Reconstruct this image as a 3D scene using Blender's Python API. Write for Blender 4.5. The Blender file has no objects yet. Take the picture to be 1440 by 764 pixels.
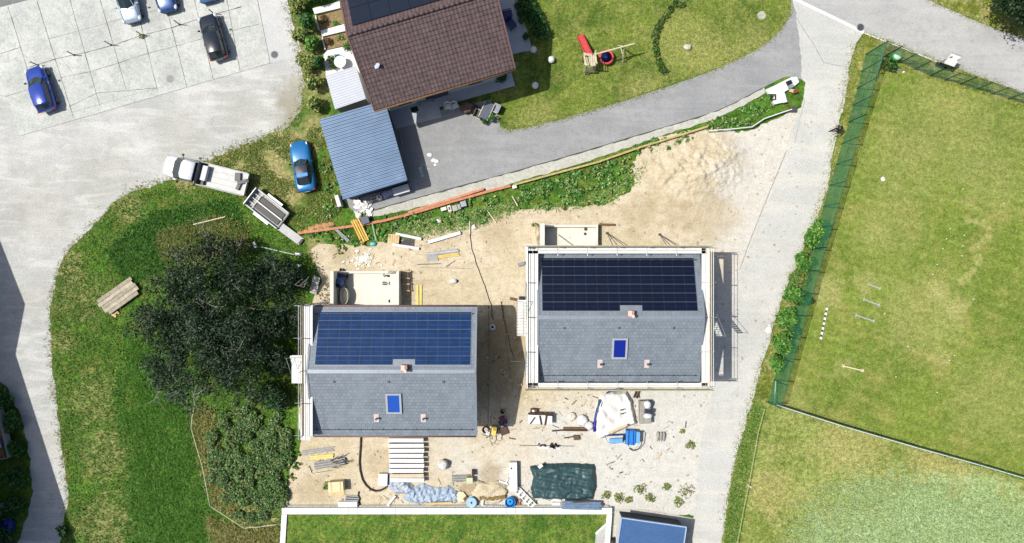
import bpy, bmesh, math, random
import numpy as np
from mathutils import Vector, Matrix, noise
from mathutils.geometry import tessellate_polygon
rng = random.Random(7)
C = bpy.context.scene.collection
S = 16.0; CX, CY = 720.0, 382.0; H = 61.0          # survey scale (marks per metre), photo centre, drone height
R = math.radians

def P(px, py, h=0.0):
    k = (H - h) / H / S
    return ((px - CX) * k, (CY - py) * k)
def PL(pts, h=0.0): return [P(a, b, h) for a, b in pts]
def ANG(dx, dy): return math.atan2(-dy, dx)

# ------------------------------------------------------------------ materials
def lin(c):
    c = c / 255.0
    return c / 12.92 if c <= 0.04045 else ((c + 0.055) / 1.055) ** 2.4
KEXP = 1.9
def A(r, g, b, k=1.0):
    return tuple(min(0.85, lin(c) * k / KEXP) for c in (r, g, b)) + (1.0,)

class NT:
    def __init__(s, name):
        s.m = bpy.data.materials.new(name); s.m.use_nodes = True
        s.t = s.m.node_tree; s.t.nodes.clear()
        s.out = s.n('ShaderNodeOutputMaterial'); s.p = s.n('ShaderNodeBsdfPrincipled')
        s.t.links.new(s.p.outputs[0], s.out.inputs[0])
        s.tc = s.n('ShaderNodeTexCoord')
        s.co = s.tc.outputs['Object']
    def n(s, k): return s.t.nodes.new(k)
    def l(s, a, b): s.t.links.new(a, b)
    def noise(s, scale, detail=4, rough=0.6, co=None, dist=0.0):
        x = s.n('ShaderNodeTexNoise'); x.inputs['Scale'].default_value = scale
        x.inputs['Detail'].default_value = detail; x.inputs['Roughness'].default_value = rough
        x.inputs['Distortion'].default_value = dist
        s.l(co or s.co, x.inputs['Vector']); return x.outputs['Fac']
    def vor(s, scale, out='Distance', co=None):
        x = s.n('ShaderNodeTexVoronoi'); x.inputs['Scale'].default_value = scale
        s.l(co or s.co, x.inputs['Vector']); return x.outputs[out]
    def ramp(s, fac, lo, hi, a=0.0, b=1.0):
        x = s.n('ShaderNodeMapRange'); x.interpolation_type = 'SMOOTHSTEP'
        x.inputs['From Min'].default_value = lo; x.inputs['From Max'].default_value = hi
        x.inputs['To Min'].default_value = a; x.inputs['To Max'].default_value = b
        s.l(fac, x.inputs['Value']); return x.outputs['Result']
    def math(s, op, a, b):
        x = s.n('ShaderNodeMath'); x.operation = op
        for i, v in enumerate((a, b)):
            if isinstance(v, (int, float)): x.inputs[i].default_value = v
            else: s.l(v, x.inputs[i])
        return x.outputs[0]
    def mix(s, fac, a, b, mode='MIX'):
        x = s.n('ShaderNodeMix'); x.data_type = 'RGBA'; x.blend_type = mode
        ins = [i for i in x.inputs if i.type == 'RGBA']
        f = x.inputs[0]
        if isinstance(fac, (int, float)): f.default_value = fac
        else: s.l(fac, f)
        for i, v in zip(ins, (a, b)):
            if isinstance(v, tuple): i.default_value = v
            else: s.l(v, i)
        return [o for o in x.outputs if o.type == 'RGBA'][0]
    def mapping(s, scale=(1, 1, 1), rot=(0, 0, 0), loc=(0, 0, 0)):
        x = s.n('ShaderNodeMapping'); x.inputs['Scale'].default_value = scale
        x.inputs['Rotation'].default_value = rot; x.inputs['Location'].default_value = loc
        s.l(s.co, x.inputs['Vector']); return x.outputs[0]
    def spot(s, px, py, rad, amp=0.6):
        """mask of a worn patch of ground centred on a place"""
        x, y = P(px, py)
        d = s.n('ShaderNodeVectorMath'); d.operation = 'DISTANCE'
        fl = s.n('ShaderNodeVectorMath'); fl.operation = 'MULTIPLY'; fl.inputs[1].default_value = (1, 1, 0)
        s.l(s.co, fl.inputs[0]); s.l(fl.outputs[0], d.inputs[0]); d.inputs[1].default_value = (x, y, 0)
        w = s.math('ADD', d.outputs['Value'], s.math('MULTIPLY', s.math('SUBTRACT', s.noise(0.9, 4), 0.5), rad * 2.6 * amp))
        return s.ramp(w, rad * 0.35, rad * 1.1, 1.0, 0.0)
    def bump(s, hgt, strength=0.3, dist=0.05):
        x = s.n('ShaderNodeBump'); x.inputs['Strength'].default_value = strength; x.inputs['Distance'].default_value = dist
        s.l(hgt, x.inputs['Height']); s.l(x.outputs[0], s.p.inputs['Normal'])
    def done(s, col, rough=0.8, metal=0.0, spec=0.3):
        if isinstance(col, tuple): s.p.inputs['Base Color'].default_value = col
        else: s.l(col, s.p.inputs['Base Color'])
        s.p.inputs['Roughness'].default_value = rough; s.p.inputs['Metallic'].default_value = metal
        s.p.inputs['Specular IOR Level'].default_value = spec
        return s.m

_mc = {}
def M(name, c, rough=0.6, var=0.12, scale=3.0, metal=0.0, bump=0.0, spec=0.3, dirt=0.0, dirtc=(0.12, 0.1, 0.08, 1)):
    """plain painted / timber / plastic stuff with mild procedural unevenness"""
    if name in _mc: return _mc[name]
    t = NT(name)
    c = A(*c)
    lo = tuple(x * (1 - var) for x in c[:3]) + (1,); hi = tuple(min(.88, x * (1 + var)) for x in c[:3]) + (1,)
    col = t.mix(t.ramp(t.noise(scale, 5), .3, .7), lo, hi)
    if dirt: col = t.mix(t.math('MULTIPLY', t.ramp(t.noise(scale * .6, 6, .7), .52, .75), dirt), col, dirtc)
    if bump: t.bump(t.noise(scale * 6, 4), bump, .02)
    _mc[name] = t.done(col, rough, metal, spec); return _mc[name]

def grass_mat(name, dark, mid, light, dry=None, drya=.5, big=.12, fine=5.0, worn=(), wornc=None, stripes=None, bstr=.6, patch=None, soft=1.0):
    t = NT(name)
    n1 = t.noise(big, 5, .62); n2 = t.noise(fine, 6, .75); n3 = t.noise(fine * .28, 5, .65); n4 = t.noise(fine * 2.6, 3, .7)
    col = t.mix(t.ramp(n1, .36, .64), A(*dark), A(*mid))
    col = t.mix(t.math('MULTIPLY', t.ramp(n3, .42, .72), .7), col, A(*light))
    if dry: col = t.mix(t.math('MULTIPLY', t.ramp(t.noise(big * 2.7, 6, .72), .47, .66), drya), col, A(*dry))
    if stripes:
        w = t.n('ShaderNodeTexWave'); w.inputs['Scale'].default_value = stripes[1]; w.inputs['Distortion'].default_value = 3.5
        w.inputs['Detail'].default_value = 3
        t.l(t.mapping(rot=(0, 0, stripes[0])), w.inputs['Vector'])
        col = t.mix(t.math('MULTIPLY', w.outputs['Fac'], stripes[2]), col, A(*dark))
    for (px, py, rad, f) in worn:
        col = t.mix(t.math('MULTIPLY', t.spot(px, py, rad), f), col, A(*(wornc or dry)))
    if patch:
        (px, py), (rx, ry), ca, cb = patch; x, y = P(px, py); v = t.n('ShaderNodeVectorMath'); v.operation = 'SUBTRACT'; v.inputs[1].default_value = (x, y, 0); t.l(t.co, v.inputs[0])
        u = t.n('ShaderNodeVectorMath'); u.operation = 'MULTIPLY'; u.inputs[1].default_value = (S / rx, S / ry, 0); t.l(v.outputs[0], u.inputs[0])
        ln = t.n('ShaderNodeVectorMath'); ln.operation = 'LENGTH'; t.l(u.outputs[0], ln.inputs[0])
        e = t.math('ADD', ln.outputs['Value'], t.math('MULTIPLY', t.math('SUBTRACT', t.noise(.35, 6, .7), .5), .9))
        col = t.mix(t.ramp(e, .82, 1.12, 1.0, 0.0), col, t.mix(t.ramp(n3, .35, .7), A(*ca), A(*cb)))
    shade = t.ramp(n2, .25, .75, 1 - .55 * soft, 1 + .5 * soft)
    shade = t.math('MULTIPLY', shade, t.ramp(n4, .25, .75, 1 - .38 * soft, 1 + .35 * soft))
    g = t.n('ShaderNodeCombineColor')
    for i in range(3): t.l(shade, g.inputs[i])
    col = t.mix(1.0, col, g.outputs[0], 'MULTIPLY')
    t.bump(t.math('ADD', n2, t.math('MULTIPLY', n4, .5)), bstr, .08)
    return t.done(col, .9, 0, .15)

def gravel_mat(name, c1, c2, c3, big=.15, fine=9.0, streak=None, bstr=.35, spots=(), spotc=None):
    t = NT(name)
    col = t.mix(t.ramp(t.noise(big, 6, .65), .35, .65), A(*c1), A(*c2))
    col = t.mix(t.math('MULTIPLY', t.ramp(t.noise(big * 5, 6, .7), .45, .7), .6), col, A(*c3))
    if streak:
        co = t.mapping(scale=(streak[1], streak[2], 1), rot=(0, 0, streak[0]))
        col = t.mix(t.math('MULTIPLY', t.ramp(t.noise(1.0, 5, .6, co, .6), .45, .68), streak[3]), col, A(*streak[4]))
    for (px, py, rad, f) in spots:
        col = t.mix(t.math('MULTIPLY', t.spot(px, py, rad), f), col, A(*spotc))
    n2 = t.noise(fine, 5, .8)
    sh = t.math('MULTIPLY', t.ramp(n2, .25, .75, .8, 1.17), t.ramp(t.vor(fine * .8), .0, .6, .9, 1.06))
    g = t.n('ShaderNodeCombineColor')
    for i in range(3): t.l(sh, g.inputs[i])
    col = t.mix(1.0, col, g.outputs[0], 'MULTIPLY')
    t.bump(t.math('ADD', n2, t.math('MULTIPLY', t.noise(fine * .2, 4), 1.2)), bstr, .05)
    return t.done(col, .92, 0, .15)

def leaf_mat(name, c1, c2, rough=.55):
    t = NT(name)
    g = t.n('ShaderNodeNewGeometry')
    col = t.mix(t.ramp(g.outputs['Random Per Island'], 0, 1), A(*c1), A(*c2))
    col = t.mix(t.math('MULTIPLY', t.ramp(t.noise(.8, 3), .4, .7), .5), col, A(*c1))
    return t.done(col, rough, 0, .25)

# ------------------------------------------------------------------ mesh builder
class MB:
    def __init__(s): s.v = []; s.f = []; s.m = []
    def add(s, vs, fs, mi=0):
        o = len(s.v); s.v += [tuple(x) for x in vs]
        for f in fs: s.f.append(tuple(i + o for i in f)); s.m.append(mi)
        return s
    def box(s, cx, cy, cz, sx, sy, sz, rz=0, mi=0, rx=0, ry=0):
        m = Matrix.Translation((cx, cy, cz)) @ Matrix.Rotation(rz, 4, 'Z') @ Matrix.Rotation(ry, 4, 'Y') @ Matrix.Rotation(rx, 4, 'X')
        vs = [m @ Vector((x * sx / 2, y * sy / 2, z * sz / 2)) for x in (-1, 1) for y in (-1, 1) for z in (-1, 1)]
        return s.add(vs, [(0, 1, 3, 2), (4, 6, 7, 5), (0, 4, 5, 1), (2, 3, 7, 6), (0, 2, 6, 4), (1, 5, 7, 3)], mi)
    def sheet(s, poly, z, mi=0):
        tri = tessellate_polygon([[Vector((x, y, 0)) for x, y in poly]])
        fs = []
        for a, b, c in tri:
            ax, ay = poly[a]; bx, by = poly[b]; cx, cy = poly[c]
            ar = (bx - ax) * (cy - ay) - (by - ay) * (cx - ax)
            fs.append((a, b, c) if ar > 0 else (a, c, b))
        return s.add([(x, y, z) for x, y in poly], fs, mi)
    def prism(s, poly, z0, z1, mi=0, mside=None):
        ar = sum(poly[i - 1][0] * poly[i][1] - poly[i][0] * poly[i - 1][1] for i in range(len(poly)))
        if ar < 0: poly = poly[::-1]
        n = len(poly)
        tri = tessellate_polygon([[Vector((x, y, 0)) for x, y in poly]])
        up, dn = [], []
        for a, b, c in tri:
            (ax, ay), (bx, by), (cx, cy) = poly[a], poly[b], poly[c]
            t = (a, b, c) if (bx - ax) * (cy - ay) - (by - ay) * (cx - ax) > 0 else (a, c, b)
            up.append(tuple(i + n for i in t)); dn.append(t[::-1])
        vs = [(x, y, z0) for x, y in poly] + [(x, y, z1) for x, y in poly]
        s.add(vs, up + dn, mi)
        o = len(s.v) - 2 * n
        for i in range(n):
            j = (i + 1) % n
            s.f.append((o + i, o + j, o + n + j, o + n + i)); s.m.append(mi if mside is None else mside)
        return s
    def tube(s, pts, r, n=6, r2=None, mi=0, closed=False):
        pts = [Vector(p) for p in pts]; k = len(pts); vs = []; fs = []
        up0 = Vector((0, 0, 1))
        for i, p in enumerate(pts):
            if closed: d = pts[(i + 1) % k] - pts[i - 1]
            else: d = pts[min(i + 1, k - 1)] - pts[max(i - 1, 0)]
            if d.length < 1e-6: d = Vector((0, 0, 1))
            d.normalize()
            a = d.cross(up0 if abs(d.z) < .95 else Vector((1, 0, 0))).normalized(); b = d.cross(a)
            rr = r if r2 is None else r + (r2 - r) * i / max(1, k - 1)
            for j in range(n):
                t = 2 * math.pi * j / n
                vs.append(p + a * (rr * math.cos(t)) + b * (rr * math.sin(t)))
        for i in range(k if closed else k - 1):
            for j in range(n):
                q = (i + 1) % k
                fs.append((i * n + j, i * n + (j + 1) % n, q * n + (j + 1) % n, q * n + j))
        if not closed: fs += [tuple(range(n))[::-1], tuple(range((k - 1) * n, k * n))]
        return s.add(vs, fs, mi)
    def lathe(s, prof, n=16, c=(0, 0, 0), mi=0):
        vs = []; fs = []
        for r, z in prof:
            for j in range(n):
                t = 2 * math.pi * j / n; vs.append((c[0] + r * math.cos(t), c[1] + r * math.sin(t), c[2] + z))
        k = len(prof)
        for i in range(k - 1):
            for j in range(n): fs.append((i * n + j, i * n + (j + 1) % n, (i + 1) * n + (j + 1) % n, (i + 1) * n + j))
        fs += [tuple(range(n))[::-1], tuple(range((k - 1) * n, k * n))]
        return s.add(vs, fs, mi)
    def ball(s, c, r, nu=14, nv=8, amp=0, seed=0, mi=0, zmin=None):
        if isinstance(r, (int, float)): r = (r, r, r)
        vs = [];
        for i in range(nv + 1):
            th = math.pi * i / nv
            for j in range(nu):
                ph = 2 * math.pi * j / nu
                d = Vector((math.sin(th) * math.cos(ph), math.sin(th) * math.sin(ph), math.cos(th)))
                q = 1 + (amp * noise.noise(d * 2.2 + Vector((seed, 0, 0))) if amp else 0)
                z = c[2] + d.z * r[2] * q
                if zmin is not None: z = max(z, zmin)
                vs.append((c[0] + d.x * r[0] * q, c[1] + d.y * r[1] * q, z))
        fs = [(i * nu + j, i * nu + nu * 1 + j, i * nu + nu + (j + 1) % nu, i * nu + (j + 1) % nu) for i in range(nv) for j in range(nu)]
        return s.add(vs, fs, mi)
    def hull(s, rings, mi=0):
        n = len(rings[0]); vs = [p for r in rings for p in r]; fs = []
        for i in range(len(rings) - 1):
            for j in range(n): fs.append((i * n + j, i * n + (j + 1) % n, (i + 1) * n + (j + 1) % n, (i + 1) * n + j))
        fs += [tuple(range(n))[::-1], tuple(range((len(rings) - 1) * n, len(rings) * n))]
        return s.add(vs, fs, mi)
    def build(s, name, mats, parent=None, smooth=False, bevel=0, fix=True, subsurf=0):
        me = bpy.data.meshes.new(name); me.from_pydata(s.v, [], s.f); me.update()
        if not isinstance(mats, (list, tuple)): mats = [mats]
        for m in mats: me.materials.append(m)
        if len(mats) > 1: me.polygons.foreach_set('material_index', s.m)
        if fix:
            b = bmesh.new(); b.from_mesh(me); bmesh.ops.recalc_face_normals(b, faces=b.faces); b.to_mesh(me); b.free()
        if smooth: me.polygons.foreach_set('use_smooth', [True] * len(me.polygons))
        o = bpy.data.objects.new(name, me); C.objects.link(o)
        if parent: o.parent = parent
        if bevel:
            q = o.modifiers.new('bevel', 'BEVEL'); q.width = bevel; q.segments = 2; q.limit_method = 'ANGLE'
        if subsurf:
            q = o.modifiers.new('sub', 'SUBSURF'); q.levels = subsurf; q.render_levels = subsurf
        return o

def tag(o, label, cat, group=None):
    o['label'] = label; o['category'] = cat
    if group: o['group'] = group
    return o
def T(name, label, cat, px, py, h=0.0, ang=0.0, group=None):
    o = bpy.data.objects.new(name, None); C.objects.link(o); o.empty_display_size = .3
    x, y = P(px, py, h); o.location = (x, y, h); o.rotation_euler = (0, 0, ang)
    return tag(o, label, cat, group)
def structure(o): o['kind'] = 'structure'; return o
def stuff(o): o['kind'] = 'stuff'; return o
def dup(root, label, px, py, h=0.0, ang=None):
    r = root.copy(); C.objects.link(r); x, y = P(px, py, h); r.location = (x, y, h)
    if ang is not None: r.rotation_euler = (0, 0, ang)
    r['label'] = label
    for ch in list(root.children):
        c = ch.copy(); C.objects.link(c); c.parent = r
        for g in list(ch.children):
            d = g.copy(); C.objects.link(d); d.parent = c
    return r

def ragged(pts, amp=.25, step=.3, freq=1.2, seed=0, closed=True):
    out = []; n = len(pts)
    for i in range(n):
        a = Vector(pts[i]); b = Vector(pts[(i + 1) % n]); d = b - a; L = d.length
        if L > 120: out.append(tuple(a)); continue
        k = max(1, int(L / step)); nn = Vector((-d.y, d.x)).normalized() if L else Vector((0, 0))
        for j in range(k):
            p = a + d * (j / k)
            q = noise.noise(Vector((p.x * freq, p.y * freq, seed))) + .6 * noise.noise(Vector((p.x * freq * 3.1, p.y * freq * 3.1, seed + 9)))
            p = p + nn * (amp * q); out.append((p.x, p.y))
    return out
def inpoly(poly, X, Y):
    r = np.zeros(len(X), bool); n = len(poly); j = n - 1
    for i in range(n):
        xi, yi = poly[i]; xj, yj = poly[j]
        c = ((yi > Y) != (yj > Y)) & (X < (xj - xi) * (Y - yi) / ((yj - yi) or 1e-9) + xi); r ^= c; j = i
    return r
def scatter(poly, n, seed=1):
    g = np.random.default_rng(seed); xs = [p[0] for p in poly]; ys = [p[1] for p in poly]
    X = g.uniform(min(xs), max(xs), n * 4); Y = g.uniform(min(ys), max(ys), n * 4)
    k = inpoly(poly, X, Y); return X[k][:n], Y[k][:n]
def tri_mesh(name, verts, mats, mi=None, parent=None, quads=False):
    k = 4 if quads else 3; n = len(verts) // k
    me = bpy.data.meshes.new(name)
    me.vertices.add(len(verts)); me.vertices.foreach_set('co', np.asarray(verts, np.float32).ravel())
    me.loops.add(n * k); me.loops.foreach_set('vertex_index', np.arange(n * k, dtype=np.int32))
    me.polygons.add(n); me.polygons.foreach_set('loop_start', np.arange(0, n * k, k, dtype=np.int32))
    if not isinstance(mats, (list, tuple)): mats = [mats]
    for m in mats: me.materials.append(m)
    if mi is not None: me.polygons.foreach_set('material_index', np.asarray(mi, np.int32))
    me.update(calc_edges=True); me.validate()
    o = bpy.data.objects.new(name, me); C.objects.link(o)
    if parent: o.parent = parent
    return o
def blades(name, X, Y, h, w, mats, seed=3, z=0.0, tilt=(.5, 1.3), clump=3, Z=None):
    """tufts of grass, one leaning triangle per blade"""
    g = np.random.default_rng(seed); X = np.repeat(X, clump); Y = np.repeat(Y, clump); n = len(X)
    X = X + g.normal(0, w * 1.5, n); Y = Y + g.normal(0, w * 1.5, n)
    a = g.uniform(0, 2 * np.pi, n); t = g.uniform(tilt[0], tilt[1], n); hh = h * g.uniform(.5, 1.25, n); ww = w * g.uniform(.5, 1.2, n)
    zz = np.full(n, z) if Z is None else np.repeat(Z, clump)
    px, py = -np.sin(a) * ww / 2, np.cos(a) * ww / 2
    V = np.empty((n, 3, 3))
    V[:, 0] = np.stack([X + px, Y + py, zz], 1); V[:, 1] = np.stack([X - px, Y - py, zz], 1)
    V[:, 2] = np.stack([X + np.cos(a) * hh * np.sin(t), Y + np.sin(a) * hh * np.sin(t), zz + hh * np.cos(t) + .01], 1)
    return tri_mesh(name, V.reshape(-1, 3), mats, g.integers(0, len(mats), n) if isinstance(mats, (list, tuple)) else None)
def leaves(name, blobs, n, size, mats, seed=1, parent=None, shell=.55, flat=.5):
    """leaf-sized quads spread through lumpy volumes: blobs = (x, y, z, rx, ry, rz)"""
    g = np.random.default_rng(seed); b = np.asarray(blobs, float)
    wgt = b[:, 3] * b[:, 4]; idx = g.choice(len(b), n, p=wgt / wgt.sum()); b = b[idx]
    d = g.normal(size=(n, 3)); d /= np.linalg.norm(d, axis=1)[:, None]
    r = g.uniform(0, 1, n) ** (1 / 3) * (1 - shell) + shell * g.uniform(.75, 1.08, n)
    c = b[:, :3] + d * b[:, 3:] * r[:, None]; c[:, 2] = np.maximum(c[:, 2], .03)
    nr = d * (1 - flat) + g.normal(size=(n, 3)) * .55 + np.array([0, 0, flat]); nr /= np.linalg.norm(nr, axis=1)[:, None]
    q = g.normal(size=(n, 3)); u = np.cross(nr, q); u /= np.linalg.norm(u, axis=1)[:, None]; v = np.cross(nr, u)
    s = (size * g.uniform(.5, 1.3, n))[:, None]
    V = np.stack([c + u * s, c + v * s * .55, c - u * s, c - v * s * .55], 1).reshape(-1, 3)
    return tri_mesh(name, V, mats, g.integers(0, len(mats), n) if isinstance(mats, (list, tuple)) else None, parent, True)
# ------------------------------------------------------------------ materials for the setting
m_meadow = grass_mat('meadow_grass', (60, 102, 30), (84, 128, 38), (108, 148, 50), dry=(138, 134, 66), drya=.6, big=.2, fine=2.6,
    worn=[(150, 640, 3.2, .5), (150, 740, 3.4, .6), (110, 420, 3, .4), (360, 738, 2.6, .9), (130, 560, 3, .45), (270, 335, 3.4, .45), (418, 205, 2.0, .8), (408, 262, 2.2, .9), (390, 215, 2.6, .8), (350, 225, 2.6, .7), (310, 232, 2.0, .7), (370, 245, 2.0, .5), (440, 180, 1.6, .8), (265, 258, 1.4, .7), (180, 292, 1.8, .6), (100, 375, 1.6, .6), (90, 480, 1.4, .6), (440, 110, 3, .7), (430, 60, 2.6, .5), (445, 350, 1.2, .8)], wornc=(172, 164, 110))
m_lawn = grass_mat('lawn_grass', (78, 104, 32), (122, 140, 54), (146, 160, 74), dry=(164, 164, 90), drya=.6, big=.22, fine=3.2,
    worn=[(960, 60, 3.5, .5), (905, 130, 2.5, .5), (1010, 85, 3, .5), (760, 165, 2, .5), (1060, 60, 2.4, .5)], wornc=(172, 170, 100))
m_field = grass_mat('field_grass', (106, 130, 46), (132, 152, 60), (156, 172, 84), dry=(168, 164, 92), drya=.7, big=.11, fine=2.8, stripes=(R(-72), .3, .4), soft=.75,
    worn=[(1318, 412, 1.2, .8), (1345, 436, 1.3, .8), (1300, 440, 5, .4), (1340, 180, 7, .3), (1260, 230, 4, .25), (1400, 260, 4, .25), (1400, 560, 5, .3), (1250, 320, 4, .25), (1362, 311, .42, .7), (1372, 312, .42, .7), (1383, 315, .42, .7), (1391, 321, .42, .7), (1391, 330, .42, .7), (1384, 338, .42, .7), (1376, 345, .42, .7), (1368, 350, .42, .7), (1376, 362, .42, .7), (1375, 371, .42, .7), (1369, 380, .42, .7), (1360, 389, .42, .7), (1351, 396, .42, .7), (1322, 505, 1.3, .5), (1230, 330, 1.6, .3), (1165, 410, 1.8, .7), (1218, 400, 1.5, .5), (1110, 575, 2.4, .4), (1185, 520, 1.4, .4)], wornc=(180, 178, 112))
m_verge = grass_mat('verge_grass', (96, 112, 36), (128, 138, 54), (158, 160, 86), dry=(186, 178, 118), drya=.8, big=.3, fine=3.0)
m_pasture = grass_mat('pasture_grass', (120, 138, 58), (150, 164, 84), (170, 180, 104), dry=(182, 178, 112), drya=.65, big=.2, fine=2.7,
    worn=[(1200, 620, 4, .5), (1330, 655, 4, .55), (1080, 690, 2.6, .6)], wornc=(190, 180, 116), patch=((1330, 880), (245, 205), (158, 186, 124), (178, 200, 144)))
m_retlawn = grass_mat('retained_lawn_grass', (70, 106, 34), (100, 132, 48), (126, 150, 62), dry=(154, 156, 78), drya=.55, big=.3, fine=3.2)
m_gravel = gravel_mat('pale_gravel', (190, 192, 189), (209, 210, 206), (178, 179, 174), streak=(R(35), .3, 1.5, .6, (226, 226, 220)),
    spots=[(414, 135, 2.2, .8), (404, 165, 1.8, .6), (425, 160, 2, .8), (90, 380, 1.2, .5), (150, 250, 4, .25), (60, 300, 4, .25), (250, 190, 3.5, .25), (340, 160, 3, .25), (50, 420, 2.5, .25), (80, 620, 2, .3)], spotc=(168, 164, 146))
m_slab = gravel_mat('parking_concrete', (196, 200, 195), (216, 219, 213), (174, 178, 170), big=.34, fine=7, bstr=.08, spots=[(239, 105, 1.3, .6), (62, 75, 1.8, .3), (150, 40, 2, .35), (110, 60, 1.6, .3), (185, 95, 1.5, .4), (215, 15, 1.6, .4), (285, 45, 1.3, .4), (300, 70, 1.2, .4), (40, 30, 2.0, .3)], spotc=(180, 182, 178))
m_joint = M('joint_filler', (112, 110, 100), .95, .3, 2)
m_darktar = gravel_mat('dark_asphalt', (128, 132, 134), (140, 143, 144), (118, 121, 122), fine=12, bstr=.1)
m_tar = gravel_mat('asphalt', (154, 156, 157), (168, 169, 169), (143, 145, 145), big=.4, fine=12, bstr=.12, streak=(R(14), .12, 1.2, .4, (182, 184, 184)))
m_tar2 = gravel_mat('road_asphalt', (180, 181, 179), (192, 192, 188), (168, 169, 167), big=.25, fine=12, bstr=.12, streak=(R(-24), .1, 1.0, .4, (204, 205, 203)))
m_tar3 = gravel_mat('pale_asphalt', (206, 208, 207), (214, 215, 212), (198, 199, 197), big=.3, fine=12, bstr=.1)
m_track = gravel_mat('track_gravel', (202, 203, 198), (214, 214, 208), (190, 191, 186), big=.18, fine=10, bstr=.15, streak=(R(74), .1, .9, .5, (226, 222, 210)), spots=[(1150, 60, 4, .4), (1100, 330, 2, .3), (1060, 470, 2, .3), (1010, 660, 2, .3)], spotc=(190, 193, 191))
m_white_line = M('road_paint', (246, 246, 242), .7, .08, 2, dirt=.25, dirtc=(.4, .4, .38, 1))
m_kerbcon = gravel_mat('edge_concrete', (196, 196, 186), (210, 209, 198), (170, 170, 150), big=.6, fine=9)

def site_mat():
    t = NT('site_sand')
    col = t.mix(t.ramp(t.noise(.22, 6, .65), .35, .65), A(220, 206, 174), A(234, 221, 194))
    col = t.mix(t.math('MULTIPLY', t.ramp(t.noise(1.1, 6, .72), .48, .7), .55), col, A(196, 174, 136)); stk = t.mapping(scale=(.5, 2.2, 1), rot=(0, 0, R(12))); col = t.mix(t.math('MULTIPLY', t.ramp(t.noise(.9, 6, .7, stk, .8), .5, .68), .45), col, A(190, 170, 136))
    # crushed pale stone has been spread over the lower right of the plot
    sx = t.n('ShaderNodeSeparateXYZ'); t.l(t.co, sx.inputs[0])
    x, y = sx.outputs[0], sx.outputs[1]
    f = t.math('SUBTRACT', t.math('MULTIPLY', x, .8), t.math('MULTIPLY', y, 1.0))
    f = t.math('ADD', f, t.math('MULTIPLY', t.math('SUBTRACT', t.noise(.3, 5), .5), 14.0))
    col = t.mix(t.math('MULTIPLY', t.ramp(f, 10, 22), .85), col, A(226, 226, 220))
    f2 = t.math('ADD', x, t.math('MULTIPLY', t.math('SUBTRACT', t.noise(.35, 5), .5), 9.0))
    col = t.mix(t.math('MULTIPLY', t.ramp(f2, 16, 21), .8), col, A(228, 226, 218))
    for (px, py, rad, fac) in [(620, 330, 2.5, .3), (700, 320, 2.2, .35), (1000, 300, 3, .3), (960, 300, 2, .35), (480, 355, 1.6, .4), (690, 520, 4, .75), (700, 470, 3, .55), (540, 650, 2, .3), (440, 690, 2, .4), (900, 300, 2.2, .4), (660, 690, 1.6, .7), (690, 670, 1.4, .6)]:
        col = t.mix(t.math('MULTIPLY', t.spot(px, py, rad), fac), col, A(176, 156, 116))
    for (px, py, rad, fac) in [(790, 592, 1.6, .8), (640, 640, 3.0, .4)]:
        col = t.mix(t.math('MULTIPLY', t.spot(px, py, rad), fac), col, A(228, 228, 222))
    n2 = t.noise(7, 6, .8); n3 = t.noise(1.6, 5, .7)
    sh = t.math('MULTIPLY', t.ramp(n2, .25, .75, .78, 1.16), t.ramp(n3, .3, .7, .9, 1.06))
    w = t.n('ShaderNodeTexWave'); w.inputs['Scale'].default_value = .9; w.inputs['Distortion'].default_value = 9; w.inputs['Detail'].default_value = 4
    t.l(t.mapping(rot=(0, 0, R(80))), w.inputs['Vector'])
    sh = t.math('MULTIPLY', sh, t.ramp(w.outputs['Fac'], 0, 1, .99, 1.01))
    g = t.n('ShaderNodeCombineColor')
    for i in range(3): t.l(sh, g.inputs[i])
    col = t.mix(1.0, col, g.outputs[0], 'MULTIPLY')
    t.bump(t.math('ADD', t.math('MULTIPLY', n2, .7), t.math('ADD', t.math('MULTIPLY', n3, 2.5), t.math('MULTIPLY', w.outputs['Fac'], .05))), .5, .08)
    return t.done(col, .95, 0, .1)
m_site = site_mat()

# ------------------------------------------------------------------ ground, one sheet over another
def ground(name, px, z, mat, amp=0.0, step=.3, freq=1.2, seed=0):
    pts = PL(px)
    if amp: pts = ragged(pts, amp, step, freq, seed)
    b = MB(); b.sheet(pts, z); return structure(b.build(name, mat, fix=False)), pts

b = MB(); b.sheet([(-400, -400), (400, -400), (400, 400), (-400, 400)], 0)
structure(b.build('ground', m_meadow, fix=False))
YARD = [(-900, -700), (395, -700), (398, -20), (402, 10), (412, 45), (418, 75), (428, 110), (425, 150), (405, 178), (375, 192), (335, 207), (300, 222), (262, 240), (245, 252), (215, 262), (190, 267), (165, 280), (140, 308), (118, 330), (95, 355), (82, 380), (74, 410), (71, 440), (72, 500), (78, 550), (84, 600), (90, 650), (96, 695), (95, 715), (90, 732), (85, 764), (80, 1000), (-60, 1000), (25, 764), (40, 720), (46, 690), (42, 650), (36, 610), (25, 575), (10, 545), (-10, 525), (-900, 500)]
_, yard_w = ground('gravel_yard', YARD, .004, m_gravel, .22, .25, 1.3, 1)
ground('yard_asphalt', [(-900, 280), (0, 11), (50, -2), (600, -160), (600, -700), (-900, -700)], .010, m_darktar)
ground('pavement', [(362, -2), (380, 89), (402, 84), (424, 72), (411, 30), (402, -10), (396, -300), (300, -300)], .012, m_tar3, .06, .4, 1, 3)
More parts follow.
